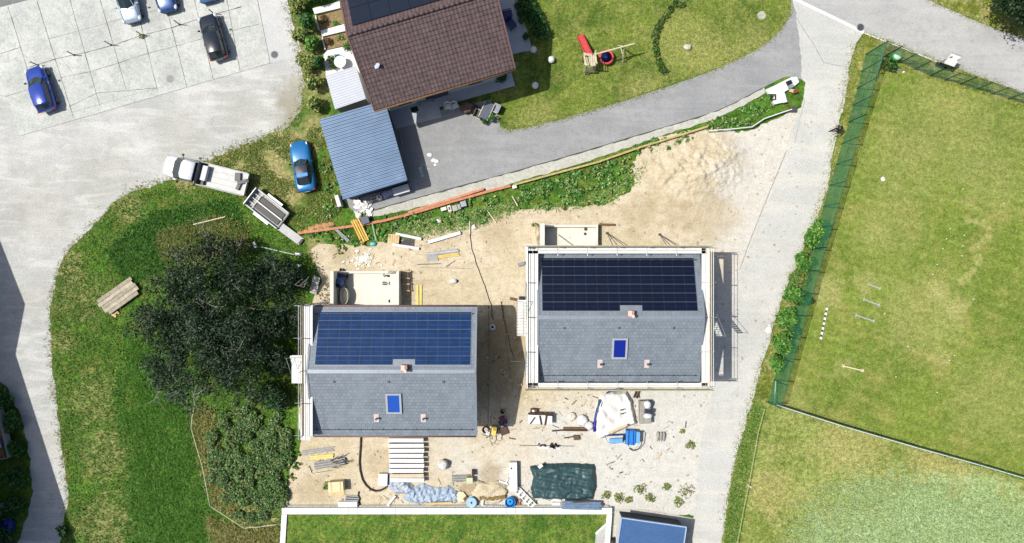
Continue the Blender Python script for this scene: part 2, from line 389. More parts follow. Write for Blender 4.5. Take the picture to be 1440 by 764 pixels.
# the concrete parking slab with its joints cut as strips into the same object
SL = PL([(29, 191), (380, 89), (362, 0), (300, -300), (20, -215), (50, -2), (0, 11), (-28, 20)])
b = MB(); b.prism(SL, 0.0, .05, 0)
def crack(pts, w=.05, jag=.02, z=.054):
    w2 = PL(pts); L = []
    for (a, c) in zip(w2[:-1], w2[1:]):
        a = Vector(a); c = Vector(c); k = max(2, int((c - a).length / .35))
        for i in range(k): L.append(a + (c - a) * (i / k))
    L.append(Vector(w2[-1])); vs = []; n = len(L)
    for i, p in enumerate(L):
        d = (L[min(i + 1, n - 1)] - L[max(i - 1, 0)]).normalized(); q = Vector((-d.y, d.x))
        ww = w * (.4 + 1.2 * abs(noise.noise(Vector((p.x * 1.7, p.y * 1.7, 3))))) ; o = jag * noise.noise(Vector((p.x * 2, p.y * 2, 8)))
        vs += [(*(p + q * (ww + o)), z), (*(p - q * (ww - o)), z)]
    b.add(vs, [(2 * i, 2 * i + 1, 2 * i + 3, 2 * i + 2) for i in range(n - 1)], 1)
jc = [(-30, 96), (3, 84)]
for (x0, y0, x1, y1) in [(12, 10, 46, 120), (52, 0, 104, 166), (96, -10, 141, 150), (139, -8, 178, 126), (185, -20, 222, 128), (224, -30, 263, 122), (264, -40, 300, 111), (308, -60, 338, 100)]:
    crack([(x0, y0), (x1, y1)], .035)
crack([(-20, 82), (30, 67)], .03); crack([(42, 95), (80, 83), (118, 75), (160, 64), (200, 50), (240, 40), (290, 24), (340, 10)], .045)
crack([(85, 110), (128, 101), (164, 90), (206, 76), (246, 66), (290, 53), (365, 34)], .025); crack([(98, 150), (138, 131), (178, 128), (220, 124)], .03)
crack([(8, 136), (46, 125)], .02); crack([(70, 55), (140, 36), (175, 26), (250, 8)], .018); crack([(83, 79), (96, 94), (106, 108)], .012); crack([(104, 158), (178, 136), (230, 122)], .015)
structure(b.build('parking_slab', [m_slab, m_joint], fix=False))

SITE = [(400, 718), (402, 690), (408, 662), (418, 645), (424, 618), (418, 590), (440, 470), (440, 420), (452, 395), (444, 370), (436, 352), (450, 343), (520, 346), (560, 330), (610, 322), (660, 318), (690, 306), (720, 296), (780, 293), (850, 288), (885, 270), (898, 240), (915, 222), (950, 205), (985, 193), (1005, 190), (1060, 183), (1090, 168), (1125, 150), (1140, 135), (1160, 160), (1120, 300), (1060, 500), (1000, 640), (985, 726), (862, 720)]
_, site_w = ground('site_ground', SITE, .006, m_site, .25, .25, 1.2, 4)
LAWN = [(690, 150), (703, 200), (1113, 60), (1122, 10), (1112, -20), (1000, -300), (690, -300)]
ground('lawn', LAWN, .007, m_lawn)
DRIVE = [(478, 270), (500, 200), (545, 150), (560, 170), (640, 150), (690, 140), (700, 165), (704, 178), (715, 184), (745, 179), (790, 168), (830, 156), (870, 144.5), (905, 133), (940, 121.5), (975, 109.5), (1010, 96.5), (1040, 83), (1065, 70), (1085, 55), (1100, 40), (1109, 25), (1113, 10), (1112, -10), (1118, 5), (1122, 40), (1127, 75), (1128, 112), (1118, 109.5), (1105, 108), (1095, 112), (1075, 122), (1055, 133), (1030, 146), (1005, 157), (970, 168), (930, 180), (890, 192), (850, 204), (810, 216), (770, 227.5), (730, 239), (690, 250), (650, 260.5), (610, 271.5), (580, 280), (550, 288), (520, 297), (502, 302), (490, 290)]
_, drive_w = ground('driveway', DRIVE, .011, m_tar, .05, .4, 1.5, 5)
# the concrete drain edge below the asphalt, a low step
top = [(1075, 123.5), (1055, 134.5), (1030, 147.5), (1005, 158.5), (970, 169.5), (930, 181.5), (890, 193.5), (850, 205.5), (810, 217.5), (770, 229), (730, 240.5), (690, 251.5), (650, 262), (610, 273), (580, 281.5), (550, 289.5), (520, 298.5)]
bot = [(520, 306), (550, 300), (580, 294), (610, 287), (650, 276), (690, 268), (730, 255), (770, 244), (810, 232), (850, 219), (890, 205), (930, 191), (970, 179), (1005, 168), (1030, 156), (1055, 143), (1075, 131)]
b = MB(); b.prism(ragged(PL(top + bot), .1, .3, 1.5, 6), 0, .03); structure(b.build('concrete_edge', m_kerbcon, fix=False))
b = MB(); b.sheet(PL([(x, y - 1.6) for x, y in top] + [(x, y + .2) for x, y in top[::-1]]), .0145); structure(b.build('drain_gap', M('drain_gap_dirt', (88, 88, 84), .95, .4, 2), fix=False))
TRACK = [(1113, -5), (1120, 0), (1215, 46), (1206, 57), (1199, 75), (1195, 95), (1192, 120), (1187, 145), (1180, 170), (1175, 200), (1170, 225), (1166, 255), (1155, 290), (1145, 320), (1130, 352), (1115, 385), (1103, 415), (1090, 450), (1082, 480), (1073, 510), (1066, 535), (1060, 555), (1050, 590), (1040, 625), (1030, 665), (1024, 700), (1018, 740), (1015, 764), (1005, 1000), (960, 1000), (973, 764), (976, 720), (979, 690), (983, 650), (991, 600), (999, 560), (1011, 500), (1026, 440), (1046, 370), (1068, 312), (1094, 250), (1110, 210), (1119, 170), (1131, 140), (1133, 115), (1127, 112), (1126, 75), (1121, 40), (1117, 10)]
_, track_w = ground('track', TRACK, .016, m_track, .16, .25, 1.3, 7)
b = MB()
b.v = []
def strip(bb, pts, w, z, mi=0):
    pts = [Vector(p) for p in PL(pts)]; vs = []; n = len(pts)
    for i, p in enumerate(pts):
        d = (pts[min(i + 1, n - 1)] - pts[max(i - 1, 0)]).normalized(); q = Vector((-d.y, d.x)) * w / 2
        vs += [(*(p + q), z), (*(p - q), z)]
    bb.add(vs, [(2 * i, 2 * i + 1, 2 * i + 3, 2 * i + 2) for i in range(n - 1)], mi)
m_seam = M('asphalt_seam', (168, 170, 168), .95, .2, 2)
sm = MB(); strip(sm, [(1118, 22), (1130, 42), (1144, 62), (1158, 88), (1175, 92), (1191, 94)], .07, .020)
strip(sm, [(1106, 212), (1092, 246), (1070, 300), (1056, 335), (1040, 380)], .08, .020); strip(sm, [(1132, 140), (1124, 170), (1118, 200)], .05, .020)
structure(sm.build('road_seam', m_seam, fix=False))
ROAD = [(1100, -45), (1120, 0), (1215, 46), (1260, 63), (1300, 79), (1350, 98), (1400, 117), (1440, 132), (1700, 235), (1700, 150), (1440, 54), (1400, 41), (1360, 24), (1330, 11), (1300, -2), (1260, -28), (1000, -300), (800, -300)]
_, road_w = ground('road', ROAD, .020, m_tar2, .05, .4, 1.2, 8)
b = MB(); strip(b, [(1108, -6), (1120, 0), (1168, 23), (1215, 46)], .26, .024); strip(b, [(1216, 47), (1262, 65), (1320, 88)], .1, .024); structure(b.build('road_marking', m_white_line, fix=False))
FIELD = [(1214, 79), (1245, 77), (1440, 136), (1700, 225), (1700, 755), (1440, 671), (1085, 566), (1079, 565), (1193, 172)]
ground('sports_field', FIELD, .005, m_field)
ground('road_verge', [(1215, 45), (1440, 131), (1700, 232), (1700, 240), (1440, 150), (1245, 92), (1190, 190), (1078, 570), (1060, 570), (1066, 535), (1103, 415), (1166, 255), (1192, 120), (1199, 75)], .0085, m_verge, .15, .3, 1.2, 9)
_, past_w = ground('pasture', [(1060, 562), (1085, 569), (1440, 675), (1700, 760), (1700, 1200), (980, 1200), (1013, 764), (1022, 700), (1045, 610)], .010, m_pasture, .12, .3, 1.2, 10)
crop_w = PL([(1086, 800), (1110, 740), (1125, 715), (1160, 685), (1200, 668), (1262, 660), (1330, 678), (1400, 700), (1440, 716), (1700, 800), (1700, 1200), (1060, 1200)])
ground('corner_lawn', [(1300, -3), (1330, 10.5), (1360, 23.5), (1400, 40), (1440, 53), (1700, 149), (1700, -300), (1050, -300), (1260, -29)], .018, m_verge, .08, .3, 1.2, 12)
# lawn held back by the white wall
RL = PL([(399, 719), (853, 721), (850, 764), (838, 1100), (392, 1100)])
b = MB(); b.prism(RL, 0, .38); structure(b.build('retained_lawn', m_retlawn, fix=False))
# apron round the small garage
b = MB(); b.prism(PL([(862, 717), (905, 716), (976, 729), (972, 770), (966, 1000), (846, 1000)]), 0, .04); structure(b.build('concrete_apron', m_kerbcon, fix=False, bevel=.01))
# the sand heap at the end of the plot: a height field
N = 150; x0, y0 = P(880, 305); x1, y1 = P(1060, 182); vs = []; fs = []
for j in range(N + 1):
    for i in range(N + 1):
        x = x0 + (x1 - x0) * i / N; y = y0 + (y1 - y0) * j / N
        u = ((x - P(975, 0)[0]) / 4.0); v = (y - P(0, 240)[1]) / 2.5; d = u * u + v * v
        h = .62 * math.exp(-d * 1.5) + .3 * math.exp(-(((x - P(1015, 0)[0]) / 1.8) ** 2 + ((y - P(0, 222)[1]) / 1.7) ** 2))
        q = Vector((x, y, 0)); h *= 1 + .4 * noise.noise(q * .9) + .3 * noise.noise(q * 2.3) + .1 * noise.noise(q * 5.1)
        h += (.05 * noise.noise(q * 1.5) + .07 * abs(noise.noise(q * 2.6)) + .02 * noise.noise(q * 8)) * min(1, h * 3)
        vs.append((x, y, h - .04))
for j in range(N):
    for i in range(N):
        a = j * (N + 1) + i; fs.append((a, a + 1, a + N + 2, a + N + 1))
b = MB(); b.add(vs, fs); o = b.build('sand_heap', m_site, smooth=True, fix=False); tag(o, 'low churned sand heap at the upper right end of the building plot', 'sand heap')

# ------------------------------------------------------------------ rough growth (nobody could count it)
g1 = [leaf_mat('blade_green', (60, 106, 30), (90, 138, 46)), leaf_mat('blade_lush', (78, 134, 40), (116, 168, 64)), leaf_mat('blade_olive', (104, 118, 46), (140, 142, 70))]
g2 = [leaf_mat('blade_straw', (168, 160, 96), (204, 194, 134)), g1[2]]
g3 = [leaf_mat('blade_deep', (30, 78, 30), (52, 104, 44)), g1[1]]
MEADOW = PL([(74, 440), (84, 380), (120, 335), (165, 284), (200, 272), (250, 258), (340, 275), (400, 300), (425, 350), (445, 375), (430, 420), (415, 560), (405, 640), (396, 760), (88, 770), (98, 700), (80, 560)])
X, Y = scatter(MEADOW, 16000, 2); stuff(blades('meadow_tufts', X, Y, .28, .09, g1, 4))
TALL = PL([(195, 470), (260, 500), (268, 600), (292, 720), (310, 764), (190, 770), (180, 640), (165, 540)])
X, Y = scatter(TALL, 9500, 3); _g = np.random.default_rng(77); X = X + _g.normal(0, .45, len(X)); Y = Y + _g.normal(0, .3, len(Y)); _k = np.array([noise.noise(Vector((x * .55, y * .55, 4))) for x, y in zip(X, Y)]) + _g.normal(0, .25, len(X)) > -.28; X, Y = X[_k], Y[_k]; stuff(blades('tall_grass', X, Y, .38, .10, [g1[1], g1[0], g1[1]], 5))
LUSH = PL([(215, 300), (330, 280), (350, 330), (250, 370), (180, 400), (150, 350)])
X, Y = scatter(LUSH, 3500, 4); stuff(blades('lush_grass', X, Y, .4, .1, g3, 6))
DRY = PL([(222, 330), (300, 305), (345, 315), (350, 350), (300, 360), (240, 372), (225, 360)])
X, Y = scatter(DRY, 1500, 5); D2 = PL([(288, 725), (345, 746), (392, 742), (392, 790), (310, 790)]); X2, Y2 = scatter(D2, 1700, 6)
D3 = PL([(268, 572), (300, 575), (312, 640), (325, 700), (345, 738), (300, 710), (280, 650)]); X3, Y3 = scatter(D3, 1000, 7)
stuff(blades('dry_grass', np.concatenate([X, X2, X3]), np.concatenate([Y, Y2, Y3]), .5, .09, g2, 7))
ROUGH = PL([(262, 245), (340, 208), (400, 188), (428, 170), (450, 180), (482, 285), (480, 300), (450, 320), (420, 325), (395, 300), (350, 268)])
X, Y = scatter(ROUGH, 5200, 8); _k = np.array([noise.noise(Vector((x * .5, y * .5, 9))) for x, y in zip(X, Y)]) > -.06; stuff(blades('rough_grass', X[_k], Y[_k], .26, .08, g1 + g2, 8))
# ragged tufts along the edges of gravel, tracks and lawns
EX, EY = [], []
gg = np.random.default_rng(11)
def edge(px, n, w=.35):
    pts = np.array(PL(px)); d = np.linalg.norm(np.diff(pts, axis=0), axis=1); c = np.concatenate([[0], np.cumsum(d)]); t = gg.uniform(0, c[-1], n)
    EX.append(np.interp(t, c, pts[:, 0]) + gg.normal(0, w, n)); EY.append(np.interp(t, c, pts[:, 1]) + gg.normal(0, w, n))
edge([(402, 0), (418, 75), (428, 110), (425, 150), (405, 178), (300, 222), (245, 252), (190, 267), (140, 308), (95, 355), (74, 410), (72, 500), (84, 600), (96, 695), (94, 730)], 1800, .24)
edge([(1206, 57), (1195, 95), (1180, 170), (1166, 255), (1130, 352), (1103, 415), (1073, 510), (1040, 625), (1018, 740)], 1800, .25)
edge([(704, 178), (715, 185), (790, 167), (870, 144), (940, 121), (1010, 96), (1065, 69), (1100, 39), (1113, 10)], 900, .15)
edge([(1215, 46), (1300, 79), (1440, 132)], 500, .14); edge([(1300, -2), (1360, 24), (1440, 54)], 300, .14)
edge([(1085, 569), (1440, 675)], 900, .3)
stuff(blades('edge_grass', np.concatenate(EX), np.concatenate(EY), .17, .06, [g1[2], g1[1], g2[0], g2[0]], 9))
# short tufts over the mown grass so that it is not just a flat sheet
X, Y = scatter(PL(FIELD), 15000, 12); k = X < 48; X4, Y4 = scatter(past_w, 22000, 13); k4 = (X4 < 48) & (Y4 > -26)
m_bl = [leaf_mat('blade_mown', (126, 148, 60), (150, 168, 82)), leaf_mat('blade_mown_dry', (160, 160, 92), (182, 178, 116))]
stuff(blades('mown_tufts', np.concatenate([X[k], X4[k4]]), np.concatenate([Y[k], Y4[k4]]), .13, .07, m_bl, 14))
X, Y = scatter(PL([(700, 182), (830, 154), (940, 120), (1060, 70), (1112, 8), (1112, -20), (735, -20), (775, 130)]), 5000, 15); stuff(blades('lawn_tufts', X, Y, .12, .07, [m_bl[0], g1[1], m_bl[1]], 15))
X, Y = scatter(crop_w, 40000, 16); _g = np.random.default_rng(5); X = X + _g.normal(0, .55, len(X)); Y = Y + _g.normal(0, .55, len(Y)); k = (X < 48) & (Y > -26); stuff(blades('crop_plants', X[k], Y[k], .22, .12, [leaf_mat('crop_leaf', (156, 186, 124), (186, 206, 154)), leaf_mat('crop_leaf_dark', (138, 168, 100), (162, 188, 124))], 16))
X, Y = scatter([(x, y) for x, y in RL], 9000, 17); k = Y > -26; stuff(blades('retained_tufts', X[k], Y[k], .16, .07, [g1[0], g1[1], m_bl[0]], 17, z=.38))
X, Y = scatter(PL([(1060, 566), (1074, 572), (1050, 690), (1036, 775), (1017, 775), (1024, 700), (1042, 618)]), 1500, 41); stuff(blades('fresh_verge_grass', X, Y, .26, .08, [g1[1], m_bl[0], g1[0]], 42))
# weeds on the slope between driveway and plot, and over the site edges
wd = [leaf_mat('weed_green', (54, 122, 38), (96, 170, 66)), leaf_mat('weed_dark', (34, 86, 32), (60, 122, 50)), leaf_mat('weed_straw', (158, 160, 92), (206, 200, 140))]
W = [(735, 285, 18), (755, 270, 18), (780, 262, 20), (805, 255, 20), (830, 250, 20), (855, 242, 20), (875, 232, 14), (850, 262, 16), (800, 280, 14), (830, 275, 14), (870, 255, 14), (765, 285, 12), (895, 210, 8), (920, 207, 12), (945, 200, 11), (965, 193, 10),
     (640, 300, 16), (665, 295, 16), (690, 285, 12), (600, 310, 14), (625, 312, 10), (575, 310, 14), (550, 315, 14), (530, 325, 12), (545, 335, 8), (680, 308, 7), (470, 325, 14), (490, 340, 10), (450, 330, 12), (480, 350, 7), (470, 290, 12), (465, 265, 12), (462, 235, 10), (468, 300, 12), (505, 340, 8),
     (1010, 172, 12), (1030, 170, 14), (1045, 165, 14), (1060, 155, 12), (1075, 147, 10), (1020, 178, 9), (412, 640, 9), (414, 655, 8), (410, 670, 6), (1000, 176, 8)]
bl = []
for (px, py, r) in W:
    x, y = P(px, py); r /= S
    for k in range(9): a = rng.uniform(0, 6.283); q = r * rng.random() ** .5 * 1.15; bl.append((x + q * math.cos(a), y + q * math.sin(a) * .8, .05, r * rng.uniform(.12, .42), r * rng.uniform(.1, .36), rng.uniform(.1, .4)))
stuff(leaves('weeds', bl, 17000, .12, [wd[0], wd[1], wd[0], wd[2]], 21, flat=.5))
SX, SY = scatter(PL([(560, 318), (640, 300), (720, 285), (728, 296), (690, 312), (640, 326), (560, 338), (535, 340)]), 900, 23); SX2, SY2 = scatter(PL([(740, 292), (850, 270), (900, 235), (930, 205), (960, 200), (905, 250), (860, 288), (760, 298)]), 500, 24)
stuff(blades('bank_straw', np.concatenate([SX, SX2]), np.concatenate([SY, SY2]), .34, .08, [wd[2], wd[0]], 25, tilt=(.8, 1.5)))
# broken scraps of timber, board and packing trodden into the plot
DB = MB(); g = random.Random(17)
for (cx_, cy_, sx_, sy_, n_) in ((790, 560, 60, 8, 40), (880, 640, 50, 30, 50), (760, 600, 40, 20, 40), (660, 690, 45, 14, 90), (450, 655, 30, 25, 40), (560, 700, 40, 8, 60), (620, 345, 70, 18, 60), (500, 365, 40, 8, 40), (700, 610, 30, 20, 40), (745, 690, 20, 16, 30), (900, 570, 20, 20, 30), (940, 620, 30, 30, 30), (700, 520, 20, 80, 60), (850, 320, 60, 12, 20)):
    for k in range(int(n_ * .6)):
        x, y = P(cx_ + g.gauss(0, sx_ * .6), cy_ + g.gauss(0, sy_ * .6)); l_ = g.choice([.08, .12, .2, .35, .6]); DB.box(x, y, .02, l_, g.uniform(.03, .1), g.uniform(.02, .05), g.uniform(0, 3.1), g.choice([0, 0, 1, 2, 3]))
stuff(DB.build('site_debris', [M('scrap_wood', (206, 184, 140), .85, .25, 3), M('scrap_dark', (92, 74, 56), .9, .3, 3), M('scrap_white', (236, 234, 228), .8, .1, 3), M('scrap_grey', (150, 150, 146), .8, .2, 3)], fix=False))
# stones and clods on the bare ground
ST = MB(); X, Y = scatter(site_w, 1900, 31)
for x, y in zip(X, Y):
    r = rng.choice([.03, .03, .04, .04, .05, .06, .09, .13]); ST.ball((x, y, r * .3), (r, r * rng.uniform(.6, 1), r * .6), 6, 4, .4, rng.random() * 50)
stuff(ST.build('stones', M('stone', (206, 194, 170), .9, .25, 3), fix=False))
# ------------------------------------------------------------------ buildings
m_render = M('white_render', (238, 236, 228), .85, .05, 1.2, dirt=.2, dirtc=(.4, .37, .32, 1))
m_con = M('cast_concrete', (242, 238, 224), .9, .08, 1.5, bump=.1, dirt=.3, dirtc=(.36, .33, .28, 1))
m_white = M('white_paint', (244, 244, 242), .5, .04, 2, dirt=.15, dirtc=(.4, .4, .38, 1))
m_alu = M('aluminium_deck', (236, 236, 232), .55, .08, 3, dirt=.35, dirtc=(.38, .36, .32, 1))
m_galv = M('galvanised_steel', (196, 200, 200), .45, .1, 5, metal=.35)
m_wood = M('pale_timber', (226, 200, 146), .8, .15, 4, bump=.1)
m_yel = M('yellow_timber', (240, 206, 110), .75, .12, 4)
m_brown = M('brown_timber', (120, 92, 62), .8, .2, 4)
m_dkwood = M('dark_timber', (70, 52, 36), .8, .2, 4)
m_black = M('black_plastic', (34, 34, 36), .5, .15, 5)
m_dgrey = M('dark_grey_metal', (78, 82, 86), .5, .12, 5)
m_grey = M('grey_metal', (150, 154, 156), .5, .1, 4)
m_copper = M('copper_gutter', (128, 98, 92), .5, .15, 3)
m_zinc = M('zinc_flashing', (150, 160, 170), .45, .06, 3, metal=.3)
m_plate0 = M('cap_sheet', (226, 206, 196), .6, .1, 5)
m_blue = M('bright_blue_plastic', (30, 130, 215), .4, .08, 4)
m_navy = M('navy_plastic', (28, 52, 110), .4, .1, 4)
m_red = M('faded_red_plastic', (220, 84, 84), .5, .08, 3)
m_soil = M('garden_soil', (150, 132, 92), .95, .3, 5, bump=.3)
m_darkwall = M('dark_wall', (70, 76, 86), .8, .1, 2)
def glass(name, c, rough=.06):
    t = NT(name); m = t.done(A(*c), rough, 0, .6); return m
m_glass = glass('window_glass', (34, 44, 58))
m_sky_blue_glass = glass('skylight_glass', (36, 90, 190), .12)
m_sky_navy_glass = glass('skylight_glass_deep', (18, 40, 150), .12)

def slate_mat(name, a, b2, mort):
    t = NT(name); br = t.n('ShaderNodeTexBrick')
    br.inputs['Scale'].default_value = 1; br.inputs['Brick Width'].default_value = .33; br.inputs['Row Height'].default_value = .26
    br.inputs['Mortar Size'].default_value = .018; br.inputs['Mortar Smooth'].default_value = .3; br.inputs['Bias'].default_value = 0
    br.inputs['Color1'].default_value = A(*a); br.inputs['Color2'].default_value = A(*b2); br.inputs['Mortar'].default_value = A(*mort)
    t.l(t.co, br.inputs['Vector'])
    col = t.mix(t.math('MULTIPLY', t.ramp(t.noise(.6, 6, .7), .42, .68), .5), br.outputs['Color'], A(*a, k=1.4)); col = t.mix(t.math('MULTIPLY', t.ramp(t.noise(1.0, 6, .7, t.mapping(scale=(2.6, .35, 1))), .5, .72), .35), col, A(*mort))
    t.bump(br.outputs['Fac'], -.4, .02)
    return t.done(col, .55, 0, .4)
m_slate = slate_mat('slate_tiles', (124, 135, 145), (140, 150, 159), (102, 112, 122))
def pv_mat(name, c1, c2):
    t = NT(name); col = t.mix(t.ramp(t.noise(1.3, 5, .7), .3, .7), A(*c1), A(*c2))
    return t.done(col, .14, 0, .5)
m_pv1 = pv_mat('solar_cells_sky_tint', (15, 48, 92), (24, 62, 112)); m_pv2 = pv_mat('solar_cells_navy', (8, 16, 38), (13, 23, 48))  # lower house's lighter blue carries the sky reflection in its base colour
m_pvrim = M('panel_rim', (44, 76, 116), .4, .05, 4); m_pvrim2 = M('panel_rim_dark', (25, 35, 58), .4, .05, 4)

def new_house(label, xl, xr, yt, yr, yb, pv, rim, glassm, skx, chx, vents, sky_y, pvl, pvr, gut):
    EH, RH = 5.2, 6.8
    cx, cy = (xl + xr) / 2, (yt + yb) / 2
    t = bpy.data.objects.new('family_house', None); C.objects.link(t); t.location = (cx, cy, 0); tag(t, label, 'house')
    L, Rr, Tt, Rg, Bt = xl - cx, xr - cx, yt - cy, yr - cy, yb - cy
    def zt(y): return RH - (RH - EH) * (y - Rg) / (Tt - Rg) if y > Rg else RH - (RH - EH) * (Rg - y) / (Rg - Bt)
    wl, wr, wt, wb = L + .55, Rr - .55, Tt - .6, Bt + .6
    b = MB(); n = [(wl, wb), (wl, wt)]
    prof = [(wb, 0), (wt, 0), (wt, zt(wt) - .25), (Rg, RH - .25), (wb, zt(wb) - .25)]
    vs = [(x, y, z) for x in (wl, wr) for y, z in prof]
    b.add(vs, [(0, 1, 2, 3, 4), (9, 8, 7, 6, 5)] + [(i, (i + 1) % 5, 5 + (i + 1) % 5, 5 + i) for i in range(5)]); b.build('wall', m_render, t)
    # roof: two slabs
    b = MB()
    prof = [(Bt, EH), (Rg, RH), (Tt, EH), (Tt, EH - .2), (Rg, RH - .2), (Bt, EH - .2)]
    vs = [(x, y, z) for x in (L, Rr) for y, z in prof]
    b.add(vs, [(0, 1, 4, 5), (1, 2, 3, 4), (6, 11, 10, 7), (7, 10, 9, 8)] + [(i, (i + 1) % 6, 6 + (i + 1) % 6, 6 + i) for i in range(6)])
    roof = b.build('roof', m_slate, t)
    def onb(bb, x0, x1, y0, y1, h0, h1, mi=0):      # a thin slab lying on the slope
        vs = [(x, y, zt(y) + h) for x in (x0, x1) for y in (y0, y1) for h in (h0, h1)]
        bb.add(vs, [(0, 1, 3, 2), (4, 6, 7, 5), (0, 4, 5, 1), (2, 3, 7, 6), (0, 2, 6, 4), (1, 5, 7, 3)], mi)
    for s in (L - .03, Rr + .03):
        b = MB()
        for (ya, yb2) in ((Bt, Rg), (Rg, Tt)):
            onb(b, s - .07, s + .07, ya, yb2, -.22, .05)
        b.build('verge_trim', m_zinc, t, fix=True)
    b = MB(); b.box((L + Rr) / 2, Rg, RH + .02, Rr - L, .34, .05); b.build('ridge_cap', m_zinc, t, bevel=.02)
    for y, s in ((Tt, 1), (Bt, -1)):
        b = MB(); b.tube([(L, y + s * .07, EH - .08), (Rr, y + s * .07, EH - .08)], .075, 8); b.build('gutter', gut, t, smooth=True)
        b = MB(); yy = y - s * .55; b.tube([(L + .2, yy, zt(yy) + .13), (Rr - .2, yy, zt(yy) + .13)], .025, 6)
        for k in range(15):
            x = L + .3 + (Rr - L - .6) * k / 14; b.box(x, yy, zt(yy) + .07, .04, .12, .14)
        b.build('snow_guard', m_dgrey, t)
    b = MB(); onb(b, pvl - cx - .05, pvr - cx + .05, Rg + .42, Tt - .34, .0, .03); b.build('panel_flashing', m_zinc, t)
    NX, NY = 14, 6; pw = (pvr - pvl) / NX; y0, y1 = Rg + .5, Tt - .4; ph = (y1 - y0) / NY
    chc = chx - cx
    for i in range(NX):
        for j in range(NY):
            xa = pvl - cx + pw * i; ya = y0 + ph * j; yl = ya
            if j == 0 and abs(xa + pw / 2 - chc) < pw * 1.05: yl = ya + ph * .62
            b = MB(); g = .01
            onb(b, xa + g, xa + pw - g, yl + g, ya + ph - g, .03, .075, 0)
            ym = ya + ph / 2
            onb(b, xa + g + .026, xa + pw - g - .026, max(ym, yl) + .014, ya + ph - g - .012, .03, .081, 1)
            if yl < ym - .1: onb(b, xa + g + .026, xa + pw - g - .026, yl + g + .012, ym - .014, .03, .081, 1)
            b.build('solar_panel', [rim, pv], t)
    # chimney stub
    b = MB(); b.box(chc, Rg + .28, RH + .15, .46, .52, .6); b.build('chimney', M('chimney_brick', (206, 150, 130), .9, .2, 8), t, bevel=.015)
    ch = t.children[-1] if False else [c for c in t.children if c.name.startswith('chimney')][-1]
    b = MB(); b.box(chc - .1, Rg + .34, RH + .47, .3, .42, .05); b.lathe([(.11, 0), (.11, .26), (.13, .27)], 10, (chc + .1, Rg + .12, RH + .44)); b.build('chimney_cap', m_plate0, ch)
    # roof window
    sy = sky_y - cy; sx = skx - cx
    b = MB()
    for (xa, xb, ya, yb2) in ((sx - .62, sx - .46, sy - .85, sy + .85), (sx + .46, sx + .62, sy - .85, sy + .85), (sx - .46, sx + .46, sy - .85, sy - .7), (sx - .46, sx + .46, sy + .7, sy + .85)): onb(b, xa, xb, ya, yb2, 0, .16)
    sk = b.build('skylight', M('skylight_frame', (178, 184, 192), .4, .05, 4), t)
    b = MB(); onb(b, sx - .455, sx + .455, sy - .695, sy + .695, .05, .11); b.build('pane', glassm, sk)
    for vx, vy in vents:
        x, y = vx - cx, vy - cy
        b = MB(); onb(b, x - .2, x + .2, y - .34, y + .34, .012, .05); vp = b.build('roof_vent', M('vent_plate', (224, 206, 202), .7, .1, 6), t)
        b = MB(); b.lathe([(.075, 0), (.075, .34), (.1, .34), (.1, .4)], 10, (x + .05, y - .02, zt(y) + .04)); b.build('vent_pipe', m_dgrey, vp)
    b = MB()
    for k in range(3):
        for y in (Rg - .85,):
            b.box(L + 2.0 + k * 4.3, y, zt(y) + .06, .12, .16, .1)
    b.build('roof_hook', m_dgrey, t)
    # windows and doors (seen only from the side)
    def win(side, u, z, w, h, kind='window'):
        fr = MB(); pn = MB()
        if side in 'LR':
            x = wl if side == 'L' else wr; s = -1 if side == 'L' else 1
            fr.box(x + s * .02, u, z, .06, w, h); pn.box(x + s * .045, u, z, .04, w - .16, h - .16)
        else:
            y = wt if side == 'T' else wb; s = 1 if side == 'T' else -1
            fr.box(u, y + s * .02, z, w, .06, h); pn.box(u, y + s * .045, z, w - .16, .04, h - .16)
        f = fr.build(kind, m_white, t); pn.build('pane', m_glass, f)
    for u in (-3.2, 3.2):
        win('L', u, 1.5, 1.2, 1.3); win('R', u, 1.5, 1.2, 1.3); win('L', u * .6, 4.0, 1.2, 1.2); win('R', u * .6, 4.0, 1.2, 1.2)
    for u in (-4.2, 0, 4.2): win('B', u, 1.25, 2.0, 2.2); win('T', u, 1.6, 1.2, 1.2)
    win('T', 2.0, 1.1, 1.1, 2.1, 'door')
    return t
def wx(px, h): return P(px, 0, h)[0]
def wy(py, h): return P(0, py, h)[1]
h1 = new_house('white new house with slate roof and sky tinted blue solar panels, lower left on the plot',
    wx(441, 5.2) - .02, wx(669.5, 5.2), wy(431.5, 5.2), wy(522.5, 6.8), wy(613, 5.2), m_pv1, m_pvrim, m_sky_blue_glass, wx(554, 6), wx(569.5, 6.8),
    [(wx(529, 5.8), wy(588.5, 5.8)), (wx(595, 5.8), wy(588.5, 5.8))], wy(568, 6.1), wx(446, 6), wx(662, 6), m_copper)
h2 = new_house('white new house with slate roof and near black solar panels, ringed by scaffold boards',
    wx(756.5, 5.2), wx(982, 5.2), wy(356, 5.2), wy(446.5, 6.8), wy(537, 5.2), m_pv2, m_pvrim2, m_sky_navy_glass, wx(871, 6), wx(886.5, 6.8),
    [(wx(844, 5.8), wy(512, 5.8)), (wx(910, 5.8), wy(512, 5.8))], wy(490.5, 6.1), wx(762, 6), wx(978, 6), m_zinc)

